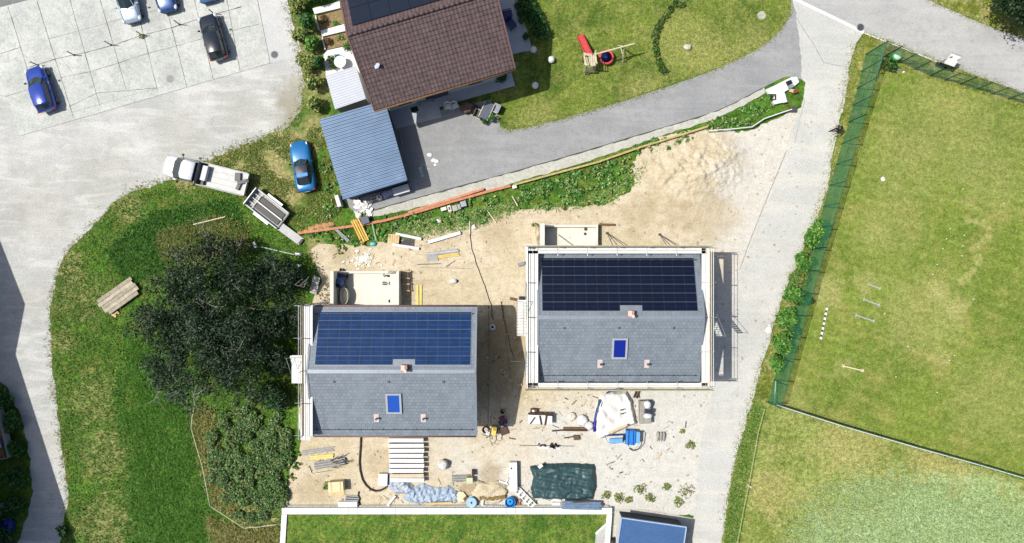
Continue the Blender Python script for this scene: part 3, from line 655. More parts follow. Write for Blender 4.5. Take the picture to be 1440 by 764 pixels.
# ------------------------------------------------------------------ scaffolding
def scaf_side(t, a, b_, out, lifts, deckw=.62, board_top=False, poke=.5, skip=()):
    """one straight run from a to b_; out = outward unit vector"""
    a = Vector(a); b_ = Vector(b_); d = b_ - a; L = d.length; d.normalize(); o = Vector(out); n = max(1, round(L / 2.5))
    top = lifts[-1]
    for i in range(n + 1):
        p = a + d * (L * i / n)
        for k, off in enumerate((.02, deckw)):
            q = p + o * off; u = MB(); zt = top + (1.1 if k else .1); u.tube([(q.x, q.y, 0), (q.x, q.y, zt)], .03, 6); u.build('upright', m_galv, t)
        for z in lifts:
            q0 = p - o * .15; q1 = p + o * (deckw + poke * (.6 + .5 * rng.random())); MB().tube([(q0.x, q0.y, z - .06), (q1.x, q1.y, z - .06)], .024, 5).build('transom', m_galv, t)
    for z in lifts:
        for i in range(n):
            if (i, z) in skip: continue
            p = a + d * (L * (i + .5) / n) + o * (deckw / 2 + .01); w = L / n - .03; ang = math.atan2(d.y, d.x)
            u = MB()
            for k in (-1, 1):
                q = p + o * (k * deckw / 4); u.box(q.x, q.y, z, w, deckw / 2 - .02, .05, ang)
            u.build('deck_board', m_alu, t)
        for hh in (.5, 1.0):
            u = MB(); p0 = a + o * (deckw + .03); p1 = b_ + o * (deckw + .03); u.tube([(p0.x, p0.y, z + hh), (p1.x, p1.y, z + hh)], .022, 5); u.build('guard_rail', m_galv, t)
        u = MB(); p = (a + b_) / 2 + o * (deckw + .005); u.box(p.x, p.y, z + .1, L, .03, .15, math.atan2(d.y, d.x)); u.build('toe_board', m_wood, t)
    for i in range(0, n, 2):
        p0 = a + d * (L * i / n) + o * (deckw + .06); p1 = a + d * (L * (i + 1) / n) + o * (deckw + .06); u = MB()
        for z0, z1 in zip([0] + lifts[:-1], lifts): u.tube([(p0.x, p0.y, z0), (p1.x, p1.y, z1)], .02, 5)
        u.build('diagonal_brace', m_galv, t)
def stair(t, x0, x1, ya, yb, z0, z1, n=10):
    u = MB()
    for k in range(n + 1):
        f = k / n; u.box((x0 + x1) / 2, ya + (yb - ya) * f, z0 + (z1 - z0) * f, x1 - x0, abs(yb - ya) / n * .8, .035)
    u.build('stair_flight', m_alu, t)
    u = MB()
    for x in (x0, x1):
        u.tube([(x, ya, z0), (x, yb, z1)], .03, 5); u.tube([(x, ya, z0 + .9), (x, yb, z1 + .9)], .02, 5)
        for f in (0, .5, 1): y = ya + (yb - ya) * f; z = z0 + (z1 - z0) * f; u.tube([(x, y, z), (x, y, z + .9)], .02, 5)
    u.build('stair_rail', m_galv, t)
LIFTS = [2.1, 4.1, 6.15]
sc2 = bpy.data.objects.new('scaffolding', None); C.objects.link(sc2); tag(sc2, 'metal scaffolding with white decks on all four sides of the right hand house', 'scaffolding')
X0, X1 = wx(757, 6.15), wx(984.5, 6.15); Y0, Y1 = wy(537.5, 6.15) - .05, wy(357, 6.15)
scaf_side(sc2, (X0, Y0 - .3), (X0, Y1 + .45), (-1, 0), LIFTS, .85, poke=.12)
scaf_side(sc2, (X1 + .1, Y0 - .3), (X1 + .1, Y1 + .45), (1, 0), [2.1, 6.15], .64, poke=.6)
scaf_side(sc2, (X0 - .8, Y1), (X1 + .5, Y1), (0, 1), LIFTS, .5, poke=.15)
scaf_side(sc2, (X0 - .8, Y0), (X1 + .6, Y0), (0, -1), LIFTS, .38, poke=.15)
for y, s in ((Y1 + .56, 1), (Y0 - .44, -1)):
    for z in (6.55, 6.95):
        u = MB(); u.box((X0 + X1) / 2 - .1, y + s * .04, z, X1 - X0 + 1.9, .05, .24); u.build('timber_guard_board', M('weathered_guard_timber', (196, 186, 120), .85, .2, 2), sc2)
stair(sc2, wx(727, 5) , wx(740, 5), wy(472, 5), wy(423, 5), 4.15, 6.1, 11)
stair(sc2, wx(1002, 5), wx(1010, 5), wy(425, 5), wy(470, 5), 2.2, 6.1, 16)
for (xa, ya) in ((wx(740, 6), wy(345, 6)),):
    u = MB(); u.box(xa + .4, ya - .2, 6.2, 1.0, .5, .04); u.build('corner_board', m_alu, sc2)
sc1 = bpy.data.objects.new('scaffolding', None); C.objects.link(sc1); tag(sc1, 'narrow metal scaffolding with white decks along the left gable of the lower house', 'scaffolding')
X0 = wx(440, 6.15); Y0, Y1 = wy(613, 6.15), wy(430, 6.15)
scaf_side(sc1, (X0, Y0), (X0, Y1), (-1, 0), LIFTS, .8, poke=.7)
stair(sc1, wx(414, 5), wx(425, 5), wy(540, 5), wy(500, 5), 4.15, 6.1, 9)
u = MB(); u.box(wx(421, 6), wy(519, 6), 6.17, 1.1, 2.2, .05); u.build('landing_board', m_alu, sc1)
u = MB()
for k in range(4): u.box(wx(424 + k * 4, 2), wy(600, 2), 2.2 + .06 * k, .16, 2.2, .05, R(4))
u.build('spare_plank', m_alu, sc1)

# ------------------------------------------------------------------ the brown roofed house at the top
m_tile = NT('brown_roof_tiles')
_c = m_tile.mix(m_tile.ramp(m_tile.noise(2.6, 4, .7), .3, .7), A(82, 67, 68), A(112, 92, 91))
_c = m_tile.mix(m_tile.math('MULTIPLY', m_tile.ramp(m_tile.noise(.35, 5), .45, .7), .4), _c, A(100, 84, 83))
m_tile = m_tile.done(_c, .7, 0, .3)
bl = Vector(P(527, 155, 5)); br = Vector(P(724, 97, 5)); U = (br - bl).normalized(); Nn = Vector((-U.y, U.x)); LU = (br - bl).length
hang = math.atan2(U.y, U.x)
bh = bpy.data.objects.new('brown_roof_house', None); C.objects.link(bh); bh.location = (bl.x, bl.y, 0); bh.rotation_euler = (0, 0, hang)
tag(bh, 'older house with brown tiled gable roof and dark solar panels at the top edge', 'house')
EV, RV, HN = 5.0, 8.0, 5.2
def zr(n): return EV + (RV - EV) * (n / HN) if n <= HN else RV - (RV - EV) * (n - HN) / HN
b = MB(); prof = [(.9, 0), (9.5, 0), (9.5, zr(9.5) - .3), (HN, RV - .3), (.9, zr(.9) - .3)]
vs = [(x, y, z) for x in (.7, LU - .7) for y, z in prof]
b.add(vs, [(0, 1, 2, 3, 4), (9, 8, 7, 6, 5)] + [(i, (i + 1) % 5, 5 + (i + 1) % 5, 5 + i) for i in range(5)]); b.build('wall', m_render, bh)
def tiled(n0, n1, name):
    rows = 17; cols = int(LU / .31); sub = 4; b = MB(); nu = cols * sub + 1; vs = []; fs = []
    sl = Vector((0, n1 - n0, zr(n1) - zr(n0)));
    for r in range(rows):
        for e, lift in ((0, .065), (1, .012)):
            f = (r + e) / rows
            for i in range(nu):
                ph = (i % sub) / sub; prof = (.0, .034, .038, .014)[i % sub]
                j = .008 * noise.noise(Vector((i // sub * 3.1, r * 5.7, 1)))
                y = n0 + (n1 - n0) * f; vs.append((LU * i / (nu - 1), y, zr(y) + lift + prof * (1 if not e else .8) + j))
    for r in range(rows):
        a = r * 2 * nu
        for i in range(nu - 1):
            fs.append((a + i, a + i + 1, a + nu + i + 1, a + nu + i))
            if r: fs.append((a - nu + i, a - nu + i + 1, a + i + 1, a + i))
    b.add(vs, fs)
    b.add([(x, y, zr(y) + h) for x in (0, LU) for y in (n0, n1) for h in (-.22, .0)], [(0, 1, 3, 2), (4, 6, 7, 5), (0, 4, 5, 1), (2, 3, 7, 6), (0, 2, 6, 4), (1, 5, 7, 3)])
    return b.build(name, m_tile, bh, fix=False)
r1 = tiled(0, HN, 'roof'); r2 = tiled(2 * HN, HN, 'roof')
b = MB(); k = int(LU / .4)
for i in range(k): b.tube([(LU * i / k, HN, RV + .06), (LU * (i + 1.06) / k, HN, RV + .075)], .12, 8, .135)
b.build('ridge_tiles', m_tile, bh, smooth=True)
for x in (-.03, LU + .03):
    b = MB()
    for ya, yb in ((0, HN), (HN, 2 * HN)):
        vs = [(x + s * .06, y, zr(y) + h) for s in (-1, 1) for y in (ya, yb) for h in (-.25, .13)]
        b.add(vs, [(0, 1, 3, 2), (4, 6, 7, 5), (0, 4, 5, 1), (2, 3, 7, 6), (0, 2, 6, 4), (1, 5, 7, 3)])
    b.build('verge_board', M('verge_brown', (122, 96, 92), .7, .1, 3), bh)
b = MB(); b.tube([(-.05, -.09, EV - .05), (LU + .05, -.09, EV - .05)], .085, 8); b.build('gutter', m_brown, bh, smooth=True)
for i in range(7):
    for j in range(2):
        b = MB(); x0 = .55 + i * 1.55; y0 = HN + .75 + j * 1.75
        for (ins, h0, h1, mi) in ((0, .12, .17, 0), (.03, .12, .176, 1)):
            vs = [(x, y, zr(y) + h) for x in (x0 + ins, x0 + 1.53 - ins) for y in (y0 + ins, y0 + 1.72 - ins) for h in (h0, h1)]
            b.add(vs, [(0, 1, 3, 2), (4, 6, 7, 5), (0, 4, 5, 1), (2, 3, 7, 6), (0, 2, 6, 4), (1, 5, 7, 3)], mi)
        b.build('solar_panel', [m_pvrim2, m_pv2], bh)
b = MB(); b.lathe([(.1, -.1), (.1, .35), (.16, .36), (.16, .42)], 10, (1.45, 2.75, zr(2.75))); b.box(1.3, 2.75, zr(2.75) + .1, .3, .3, .05); b.build('roof_vent', M('vent_pale', (200, 210, 226), .5, .05, 3), bh)
for u, z, w, h in ((2.2, 1.5, 1.3, 1.2), (5.0, 1.15, 2.2, 2.2), (8.5, 1.5, 1.4, 1.2), (3.5, 4.0, 1.2, 1.0), (8, 4.0, 1.2, 1.0)):
    f = MB().box(u, .88, z, w, .06, h).build('window', m_white, bh); MB().box(u, .855, z, w - .16, .05, h - .16).build('pane', m_glass, f)
for u, z in ((3.2, 1.2), (6.5, 1.5), (4.6, 4.2)):
    f = MB().box(LU - .68, u, z, .06, 1.4, 1.4).build('window', m_white, bh); MB().box(LU - .655, u, z, .05, 1.2, 1.2).build('pane', m_glass, f)

def corrugated(t, quad, hs, pitch, amp, mat, name='roof', thick=.1):
    """ribbed sheet: quad TL TR BR BL in world, ribs run TL->TR"""
    TL, TR, BR, BL = [Vector((*q, h)) for q, h in zip(quad, hs)]
    o = Vector(t.location); L = (BL - TL).length; n = int(L / pitch); b = MB(); vs = []
    pr = [(0, 0), (.18, 1), (.5, 1), (.68, 0)]
    lines = []
    for i in range(n):
        for f, a in pr: lines.append(((i + f) / n, a * amp))
    lines.append((1, 0))
    for f, a in lines:
        for e in (0, 1):
            p = (TL + (BL - TL) * f) if not e else (TR + (BR - TR) * f)
            vs.append(tuple(p - o + Vector((0, 0, a))))
    k = len(lines); fs = [(2 * i, 2 * i + 2, 2 * i + 3, 2 * i + 1) for i in range(k - 1)]
    b.add(vs, fs)
    q = [p - o for p in (TL, TR, BR, BL)]; vs = [tuple(p - Vector((0, 0, .01))) for p in q] + [tuple(p - Vector((0, 0, thick))) for p in q]
    b.add(vs, [(0, 1, 2, 3), (7, 6, 5, 4), (0, 4, 5, 1), (1, 5, 6, 2), (2, 6, 7, 3), (3, 7, 4, 0)])
    r = b.build(name, mat, t, fix=False)
    return r
m_corr = M('blue_grey_sheet', (106, 132, 162), .45, .08, .8, metal=.25, dirt=.25, dirtc=(.2, .24, .3, 1))
m_corr2 = M('pale_grey_sheet', (206, 212, 222), .45, .04, .8, dirt=.1)
m_corr3 = M('slate_blue_sheet', (84, 122, 172), .42, .05, .8, metal=.2)
# carport against the house
cp = T('carport', 'carport with ribbed blue grey sheet roof joined to the brown house', 'carport', 510, 210)
q = [P(449, 168, 3.1), P(541, 141, 3.1), P(572.5, 252, 2.9), P(482, 279, 2.9)]
corrugated(cp, q, (3.1, 3.1, 2.9, 2.9), .268, .05, m_corr)
co = Vector((cp.location.x, cp.location.y)); qi = [Vector(p) - co for p in q]; cc = sum(qi, Vector((0, 0))) / 4
for p in qi:
    e = cc + (p - cc) * .93; MB().box(e.x, e.y, 1.4, .14, .14, 2.8).build('post', m_brown, cp)
def wallseg(t, a, b_, z0, z1, th, mat, name='wall'):
    a = Vector(a); b_ = Vector(b_); m = (a + b_) / 2; d = b_ - a
    return MB().box(m.x, m.y, (z0 + z1) / 2, d.length, th, z1 - z0, math.atan2(d.y, d.x)).build(name, mat, t)
e = [cc + (p - cc) * .95 for p in qi]; wallseg(cp, e[0], e[1], 0, 2.75, .12, m_darkwall); wallseg(cp, e[0], e[3], 0, 2.7, .12, m_darkwall); wallseg(cp, e[3] + (e[2] - e[3]) * .04, e[3] + (e[2] - e[3]) * .96, 0, 2.65, .12, m_darkwall)
MB().tube([(*(qi[3] + (qi[2] - qi[3]) * .0 + Vector((-.02, -.07))), 2.85), (*(qi[2] + Vector((-.02, -.07))), 2.85)], .06, 6).build('gutter', m_corr3, cp)
sh = T('garden_shed', 'little shed with pale grey ribbed roof between white terrace and carport', 'shed', 486, 122)
q = [P(458, 106, 2.8), P(500.5, 93, 2.8), P(514.5, 139, 2.7), P(471, 154, 2.7)]
corrugated(sh, q, (2.8, 2.8, 2.7, 2.7), .2, .03, m_corr2)
so = Vector((sh.location.x, sh.location.y)); qi = [Vector(p) - so for p in q]; cc = sum(qi, Vector((0, 0))) / 4; e = [cc + (p - cc) * .92 for p in qi]
for i in range(4): wallseg(sh, e[i], e[(i + 1) % 4], 0, 2.55, .08, m_white)
# small garage bottom right
ga = T('small_garage', 'small garage with ribbed blue roof and pale trim in the corner below the plot', 'garage', 905, 775)
TLp, TRp = Vector(P(874.5, 729, 2.1)), Vector(P(964, 742, 2.1)); d = (TRp - TLp).normalized(); nn = Vector((d.y, -d.x)); W = (TRp - TLp).length; D = 5.6
q = [TLp, TRp, TRp + nn * D, TLp + nn * D]
corrugated(ga, [tuple(x) for x in q], (2.1, 2.1, 2.05, 2.05), .2, .03, m_corr3)
go = Vector((ga.location.x, ga.location.y)); qi = [p - go for p in q]; cc = sum(qi, Vector((0, 0))) / 4; e = [cc + (p - cc) * .95 for p in qi]
for i in range(4): wallseg(ga, e[i], e[(i + 1) % 4], 0, 1.97, .1, m_darkwall if i != 3 else m_render)  # shade painted into three dark walls, the sunward one left pale
m_trim = M('pale_blue_trim', (176, 200, 232), .4, .05, 3)
for i in range(4):
    a = qi[i]; b2 = qi[(i + 1) % 4]; m = (a + b2) / 2; dd = b2 - a; oo = (m - cc).normalized() * .05
    MB().box(m.x + oo.x, m.y + oo.y, 2.09, dd.length + (.16 if i % 2 == 0 else -.004), .09, .2, math.atan2(dd.y, dd.x)).build('fascia', m_trim, ga)
f = MB().box(*(cc + nn * (D * .475 + .05)), .95, 2.4, .05, 1.9, math.atan2(d.y, d.x)).build('garage_door', m_grey, ga)

# roofless garages beside the new houses
def pit(label, xa, xb, ya, yb, wl_, wr_, h, slab, low_right):
    cx, cy = (xa + xb) / 2, (ya + yb) / 2; t = T('garage_shell', label, 'garage shell', cx, cy)
    o = Vector(t.location); f = lambda px, py, hh=0: Vector((*P(px, py, hh), 0)) - o
    a = f(xa, ya, h); c = f(xb, yb, 0)
    MB().box((a.x + c.x) / 2, (a.y + c.y) / 2, .05, c.x - a.x, a.y - c.y, .1).build('slab', m_con, t)
    MB().box(a.x + wl_ / 2, (a.y + c.y) / 2, h / 2, wl_, a.y - c.y + .006, h).build('wall', m_con, t, bevel=.01)
    MB().box((a.x + c.x) / 2, a.y - .1, .3, c.x - a.x - .01, .2, .6 - .002).build('wall', m_con, t, bevel=.01)
    rr = f(xb, yb, low_right); MB().box(rr.x - wr_ / 2, (a.y + c.y) / 2, low_right / 2, wr_, a.y - c.y + .008, low_right).build('wall', m_con, t, bevel=.01)
    return t
p1 = pit('roofless garage shell with blue mixer in its shade beside the lower house', 464, 561, 381.5, 431, .3, .75, 2.2, 0, 1.5)
p2 = pit('roofless garage shell with a strip of shade beside the scaffolded house', 760, 841, 314.5, 352, .36, .15, 2.15, 0, .75)
# ------------------------------------------------------------------ vehicles
def car_paint(name, c, rough=.22):
    if name in _mc: return _mc[name]
    t = NT(name); col = t.mix(t.ramp(t.noise(1.5, 4), .3, .7), A(*c, k=.92), A(*c, k=1.06))
    t.p.inputs['Coat Weight'].default_value = .7; t.p.inputs['Coat Roughness'].default_value = .05
    _mc[name] = t.done(col, rough, .25, .5); return _mc[name]
m_tyre = M('tyre_rubber', (46, 46, 46), .85, .1, 8); m_rim = M('alloy_rim', (180, 184, 190), .3, .05, 5, metal=.6)
m_cglass = glass('car_glass', (42, 60, 64), .08); m_lamp = glass('headlamp_glass', (215, 225, 235), .08); m_tail = glass('tail_lamp_glass', (190, 24, 24), .15)
m_plate = M('plate_white', (236, 236, 230), .5, .02, 3)
def ring(y, w, zb, zt, k=.86, crown=.03):
    hw = w / 2
    return [(-hw * .9, y, zb), (-hw, y, zb + (zt - zb) * .35), (-hw * .985, y, zb + (zt - zb) * .8), (-hw * k, y, zt), (-hw * .45, y, zt + crown), (0, y, zt + crown * 1.25), (hw * .45, y, zt + crown), (hw * k, y, zt), (hw * .985, y, zb + (zt - zb) * .8), (hw, y, zb + (zt - zb) * .35), (hw * .9, y, zb)]
def car(label, px, py, hx, hy, L, W, H_, paint, style, group=None, name='parked_car', roofm=None):
    t = T(name, label, 'car', px, py, 0, ANG(hx, hy) - math.pi / 2, group)
    S_ = {'hatch': [(-.5, .74, .62, .8), (-.485, .9, .42, .98), (-.44, .97, .26, 1.02), (-.3, 1, .22, 1.0), (0, 1, .22, .97), (.16, .99, .22, .98), (.3, .97, .22, .92), (.4, .94, .24, .84), (.46, .86, .28, .76), (.49, .74, .4, .66), (.5, .62, .46, .58)],
          'roadster': [(-.5, .66, .5, .7), (-.485, .82, .38, .84), (-.42, .96, .26, .9), (-.3, 1.0, .2, .88), (-.1, .955, .2, .82), (.05, .96, .2, .84), (.2, .99, .2, .84), (.33, .98, .2, .78), (.42, .9, .22, .68), (.475, .72, .3, .58), (.5, .5, .36, .5)]}[style]
    b = MB(); b.hull([ring(f * L, W * w, zb, zt) for f, w, zb, zt in S_]); b.build('body', paint, t, smooth=True, subsurf=1)
    if style == 'hatch':
        cab = [(-.47, .80, .99), (.22, .84, .96)]; roof = [(-.40, .68), (.03, .69)]; zr_ = H_
    else:
        cab = [(-.41, .72, .87), (.13, .82, .82)]; roof = [(-.25, .56), (.0, .6)]; zr_ = H_
    def rr(y, w, z, n=5):
        return [(-w / 2, y, z), (-w / 6, y + (0), z + .02), (w / 6, y, z + .02), (w / 2, y, z)]
    # glasshouse: four curved bands from belt line to roof line
    y0, w0, z0 = cab[0][0] * L, cab[0][1] * W, cab[0][2]; y1, w1, z1 = cab[1][0] * L, cab[1][1] * W, cab[1][2]
    ry0, rw0 = roof[0][0] * L, roof[0][1] * W; ry1, rw1 = roof[1][0] * L, roof[1][1] * W
    bot = [(-w0 * .42, y0, z0 - .06), (0, y0 - .07, z0 - .06), (w0 * .42, y0, z0 - .06), (w0 * .5, y0 + .2, z0 - .06), (w0 * .53, (y0 + y1) / 2, z0 - .06), (w1 * .5, y1 - .35, z1 - .06), (w1 * .4, y1 + .02, z1 - .06), (0, y1 + .2, z1 - .05), (-w1 * .4, y1 + .02, z1 - .06), (-w1 * .5, y1 - .35, z1 - .06), (-w0 * .53, (y0 + y1) / 2, z0 - .06), (-w0 * .5, y0 + .2, z0 - .06)]
    top = [(-rw0 * .42, ry0, zr_ - .05), (0, ry0 - .05, zr_ - .04), (rw0 * .42, ry0, zr_ - .05), (rw0 * .5, ry0 + .1, zr_ - .05), (rw0 * .53, (ry0 + ry1) / 2, zr_ - .03), (rw1 * .5, ry1 - .1, zr_ - .05), (rw1 * .42, ry1, zr_ - .06), (0, ry1 + .09, zr_ - .05), (-rw1 * .42, ry1, zr_ - .06), (-rw1 * .5, ry1 - .1, zr_ - .05), (-rw0 * .53, (ry0 + ry1) / 2, zr_ - .03), (-rw0 * .5, ry0 + .1, zr_ - .05)]
    b = MB(); b.hull([bot, top]); b.build('windows', m_cglass, t, smooth=False)
    b = MB(); in2 = [(x * .9, (y - (ry0 + ry1) / 2) * .93 + (ry0 + ry1) / 2, z + .055) for x, y, z in top]; base = [(x * 1.02, y, z + .012) for x, y, z in top]
    b.hull([[(x, y, z - .02) for x, y, z in base], base, in2]); b.build('roof', roofm or paint, t, smooth=True)
    b = MB()
    for i in (2, 4, 6, 8, 10, 0): b.tube([bot[i], tuple(Vector(top[i]) + Vector((0, 0, .02)))], .035, 5)
    b.build('pillar', paint if style == 'hatch' else m_black, t)
    for sx in (-1, 1):
        for f in (-.31, .32):
            x = sx * (W / 2 - .12); y = f * L; b = MB(); rad = .32
            pr = [(.0, -.11), (rad * .8, -.11), (rad, -.07), (rad, .07), (rad * .8, .11), (.0, .11)]
            vs = MB(); vs.lathe([(max(.001, r), z) for r, z in pr], 16); b.add([(x + z, y + a, rad + c) for a, c, z in vs.v], vs.f); w = b.build('wheel', m_tyre, t, smooth=True)
            b = MB(); vs = MB(); vs.lathe([(.001, -.02), (.2, -.02), (.2, .02), (.001, .02)], 12); b.add([(x + sx * .11 + z, y + a, rad + c) for a, c, z in vs.v], vs.f); b.build('rim', m_rim, w)
        k = {'hatch': (.44, .40, .73), 'roadster': (.43, .37, .64)}[style]
        MB().ball((sx * W * k[1], L * k[0], k[2]), ((.15, .24, .09) if style == 'hatch' else (.08, .18, .05)), 10, 6).build('headlight', m_lamp, t, smooth=True)
        MB().ball((sx * W * .37, -L * (.487 if style == 'hatch' else .475), .82 if style == 'hatch' else .74), (.2, .07, .1), 10, 6).build('taillight', m_tail, t, smooth=True)
        b = MB(); b.ball((sx * (W / 2 + .06), .17 * L if style == 'hatch' else .06 * L, 1.0 if style == 'hatch' else .9), (.13, .09, .08), 10, 6); b.build('mirror', paint if style == 'hatch' else m_black, t, smooth=True)
    MB().box(0, -L * .5 - .005, .62 if style == 'hatch' else .55, .5, .03, .12).build('licence_plate', m_plate, t)
    MB().box(0, L * .5 - .01, .5 if style == 'hatch' else .42, 1.0, .06, .12).build('grille', m_black, t, bevel=.02)
    if style == 'roadster':
        b = MB(); b.box(0, -.19 * L, H_ - .02, W * .56, .34, .06, 0); b.build('roll_hoop', paint, t, bevel=.03)
    if style == 'hatch':
        b = MB()
        for sx in (-1, 1):
            b.tube([(sx * W * .37, L * f_, z_) for f_, z_ in ((.23, .965), (.3, .925), (.37, .875), (.43, .8))], .014, 4); b.tube([(sx * W * .497, L * f_, z_) for f_, z_ in ((.16, .9), (.155, .7), (.15, .45))], .016, 4); b.tube([(sx * W * .499, -L * .1, z_) for z_ in (.9, .45)], .016, 4)
        b.tube([(-W * .34, L * .445, .775), (0, L * .462, .785), (W * .34, L * .445, .775)], .014, 4); b.build('panel_seam', m_black, t)
        for sx in (-1, 1):
            for f_ in (-.14, .06): MB().box(sx * W * .503, L * f_, .84, .03, .2, .04).build('door_handle', paint, t)
    b = MB(); b.box(0, .5 * L - 1.05 if style == 'hatch' else .1, 1.0 if style == 'hatch' else .86, .9, .02, .02); b.build('wiper', m_black, t)
    return t
LOT = 'cars on the parking slab'
p_navy = car_paint('deep_blue_paint', (18, 66, 178)); p_black = car_paint('blue_black_paint', (30, 38, 52)); p_silver = car_paint('silver_paint', (196, 214, 232)); p_mid = car_paint('slate_blue_paint', (48, 88, 150)); p_light = car_paint('light_blue_paint', (96, 140, 196)); p_sport = car_paint('vivid_blue_paint', (18, 124, 194))
car('deep blue hatchback parked alone at the lower left of the concrete slab', 64.5, 128, -21, -63, 4.05, 1.76, 1.46, p_navy, 'hatch', LOT)
car('silver car with dark roof at the top edge, leftmost of the upper row', 184, 3, 17, 66, 4.2, 1.78, 1.48, p_silver, 'hatch', LOT, roofm=p_black)
car('slate blue car cut by the top edge, between the silver and light blue cars', 234, -12, 17, 66, 4.2, 1.78, 1.48, p_mid, 'hatch', LOT)
car('light blue car showing only its nose at the top edge, rightmost of the row', 289, -25, 17, 66, 4.1, 1.76, 1.48, p_light, 'hatch', LOT)
car('black hatchback parked near the right end of the concrete slab', 304.5, 56, -19.5, -65, 4.05, 1.76, 1.5, p_black, 'hatch', LOT)
car('bright blue sports car with dark roof standing on rough grass by the carport', 428.5, 235.5, -13, -74, 4.5, 1.82, 1.27, p_sport, 'roadster', name='sports_car', roofm=glass('dark_soft_top', (24, 38, 58), .5))

# white flatbed truck; +y is forward
t = T('flatbed_truck', 'white flatbed truck with open load bed and rounded cab beside the gravel', 'truck', 295, 248, 0, ANG(-445, -110) - math.pi / 2)
p_white = car_paint('white_van_paint', (244, 246, 248), .3)
b = MB(); W = 2.0
b.hull([ring(f, W * w, zb, zt, .9) for f, w, zb, zt in [(3.75, .5, .5, .8), (3.62, .8, .4, .98), (3.3, .95, .3, 1.1), (2.8, 1, .3, 1.2), (2.2, 1, .3, 1.28), (1.2, 1, .3, 1.34), (.5, .98, .3, 1.34)]]); b.build('cab', p_white, t, smooth=True, subsurf=1)
b = MB(); bot = [(-.9, .52, 1.3), (.9, .52, 1.3), (.94, 2.0, 1.26), (.88, 2.5, 1.2), (.5, 2.78, 1.17), (-.5, 2.78, 1.17), (-.88, 2.5, 1.2), (-.94, 2.0, 1.26)]
top = [(-.8, .55, 1.95), (.8, .55, 1.95), (.82, 1.4, 1.98), (.76, 1.6, 1.96), (.45, 1.75, 1.94), (-.45, 1.75, 1.94), (-.76, 1.6, 1.96), (-.82, 1.4, 1.98)]
b.hull([bot, top]); b.build('windscreen', m_cglass, t)
b = MB(); b.hull([[(x * 1.02, y, z) for x, y, z in top], [(x * 1.02, y, z + .05) for x, y, z in top], [(x * .9, (y - 1.15) * .9 + 1.15, z + .1) for x, y, z in top]]); b.build('cab_roof', p_white, t, smooth=True)
MB().box(0, -1.62, .86, 1.96, 4.16, .1).build('load_bed', M('bed_grey_white', (218, 219, 216), .6, .08, 2, dirt=.4, dirtc=(.3, .28, .26, 1)), t)
for x in (-.5, 0, .5): MB().box(x, -1.62, .914, .03, 4.0, .012).build('floor_rib', m_grey, t)
for s in (-1, 1): MB().box(s * 1.0, -1.62, 1.08, .06, 4.18, .38).build('side_board', M('truck_side_grey', (186, 190, 194), .5, .05, 3), t, bevel=.01)
MB().box(0, -3.72, 1.0, 2.0, .05, .3).build('tail_board', m_white, t)
MB().box(0, .44, 1.3, 1.9, .06, .85).build('headboard', m_grey, t); 
b = MB(); b.box(.1, -.1, 1.2, 1.3, .45, .5); b.build('tool_box', M('tool_box_grey', (210, 212, 216), .5, .05, 4), t, bevel=.03)
b = MB(); b.box(-.7, .1, 1.05, .4, .5, .28); b.box(.75, .2, 1.0, .3, .3, .16, .3); b.build('loose_tool', m_black, t, bevel=.02)
b = MB(); b.box(.5, -2.85, 1.02, .7, .5, .22, .2); b.box(-.2, -3.1, 1.0, .8, .3, .2, -.2); b.box(.2, -3.4, 1.1, .3, 1.0, .1, .5); b.build('winch_gear', m_dgrey, t, bevel=.02)
for s in (-1, 1):
    for y in (2.75, -2.2):
        b = MB(); v = MB(); v.lathe([(.001, -.12), (.28, -.12), (.34, -.07), (.34, .07), (.28, .12), (.001, .12)], 16); b.add([(s * .88 + z, y + a, .34 + c) for a, c, z in v.v], v.f); w = b.build('wheel', m_tyre, t, smooth=True)
        MB().box(s * 1.0, y, .34, .03, .26, .26).build('rim', m_rim, w)
    b = MB(); b.tube([(s * .93, 1.95, 1.35), (s * 1.16, 2.0, 1.45)], .03, 5); b.box(s * 1.2, 2.0, 1.45, .16, .1, .32); b.build('mirror', m_black, t, bevel=.02)
    MB().ball((s * .72, 3.5, .86), (.16, .1, .12), 8, 6).build('headlight', m_lamp, t, smooth=True); MB().box(s * .8, -3.78, .8, .25, .04, .12).build('taillight', m_tail, t)
# car trailer, +y toward the truck
t = T('car_trailer', 'grey metal transport trailer with open ramp hitched behind the white truck', 'trailer', 379.5, 294.5, 0, ANG(-180, -140) - math.pi / 2)
def loc(px, py, h=0): 
    x, y = P(px, py, h); v = Vector((x - t.location.x, y - t.location.y, 0)); v.rotate(Matrix.Rotation(-t.rotation_euler.z, 3, 'Z')); return v
for s in (-1, 1): MB().box(s * .85, 0, .66, .1, 3.5, .34).build('side_rail', M('trailer_rail', (206, 210, 212), .5, .08, 3), t, bevel=.01)
MB().box(0, 0, .5, 1.62, 3.4, .06).build('load_floor', M('trailer_floor', (176, 178, 172), .7, .15, 3), t)
MB().box(0, 1.74, .8, 1.8, .08, .6).build('front_board', m_galv, t, bevel=.01)
b = MB()
for x in (-.8, -.4, 0, .4, .8): b.box(x, 1.4, .75, .04, .75, .04)
b.box(0, 1.05, .75, 1.7, .04, .04); b.build('front_rack', m_white, t)
for x in (-.36, .3): MB().box(x, -.25, .58, .5, 2.6, .1).build('wheel_track', m_black, t, bevel=.02)
MB().box(-.02, -.3, .66, .1, 2.7, .22).build('centre_rail', m_white, t)
b = MB(); b.tube([(-.6, 1.75, .5), (0, 3.0, .5), (.6, 1.75, .5)], .05, 6); b.tube([(0, 2.2, .5), (0, 3.2, .52)], .06, 6); b.build('drawbar', m_dgrey, t)
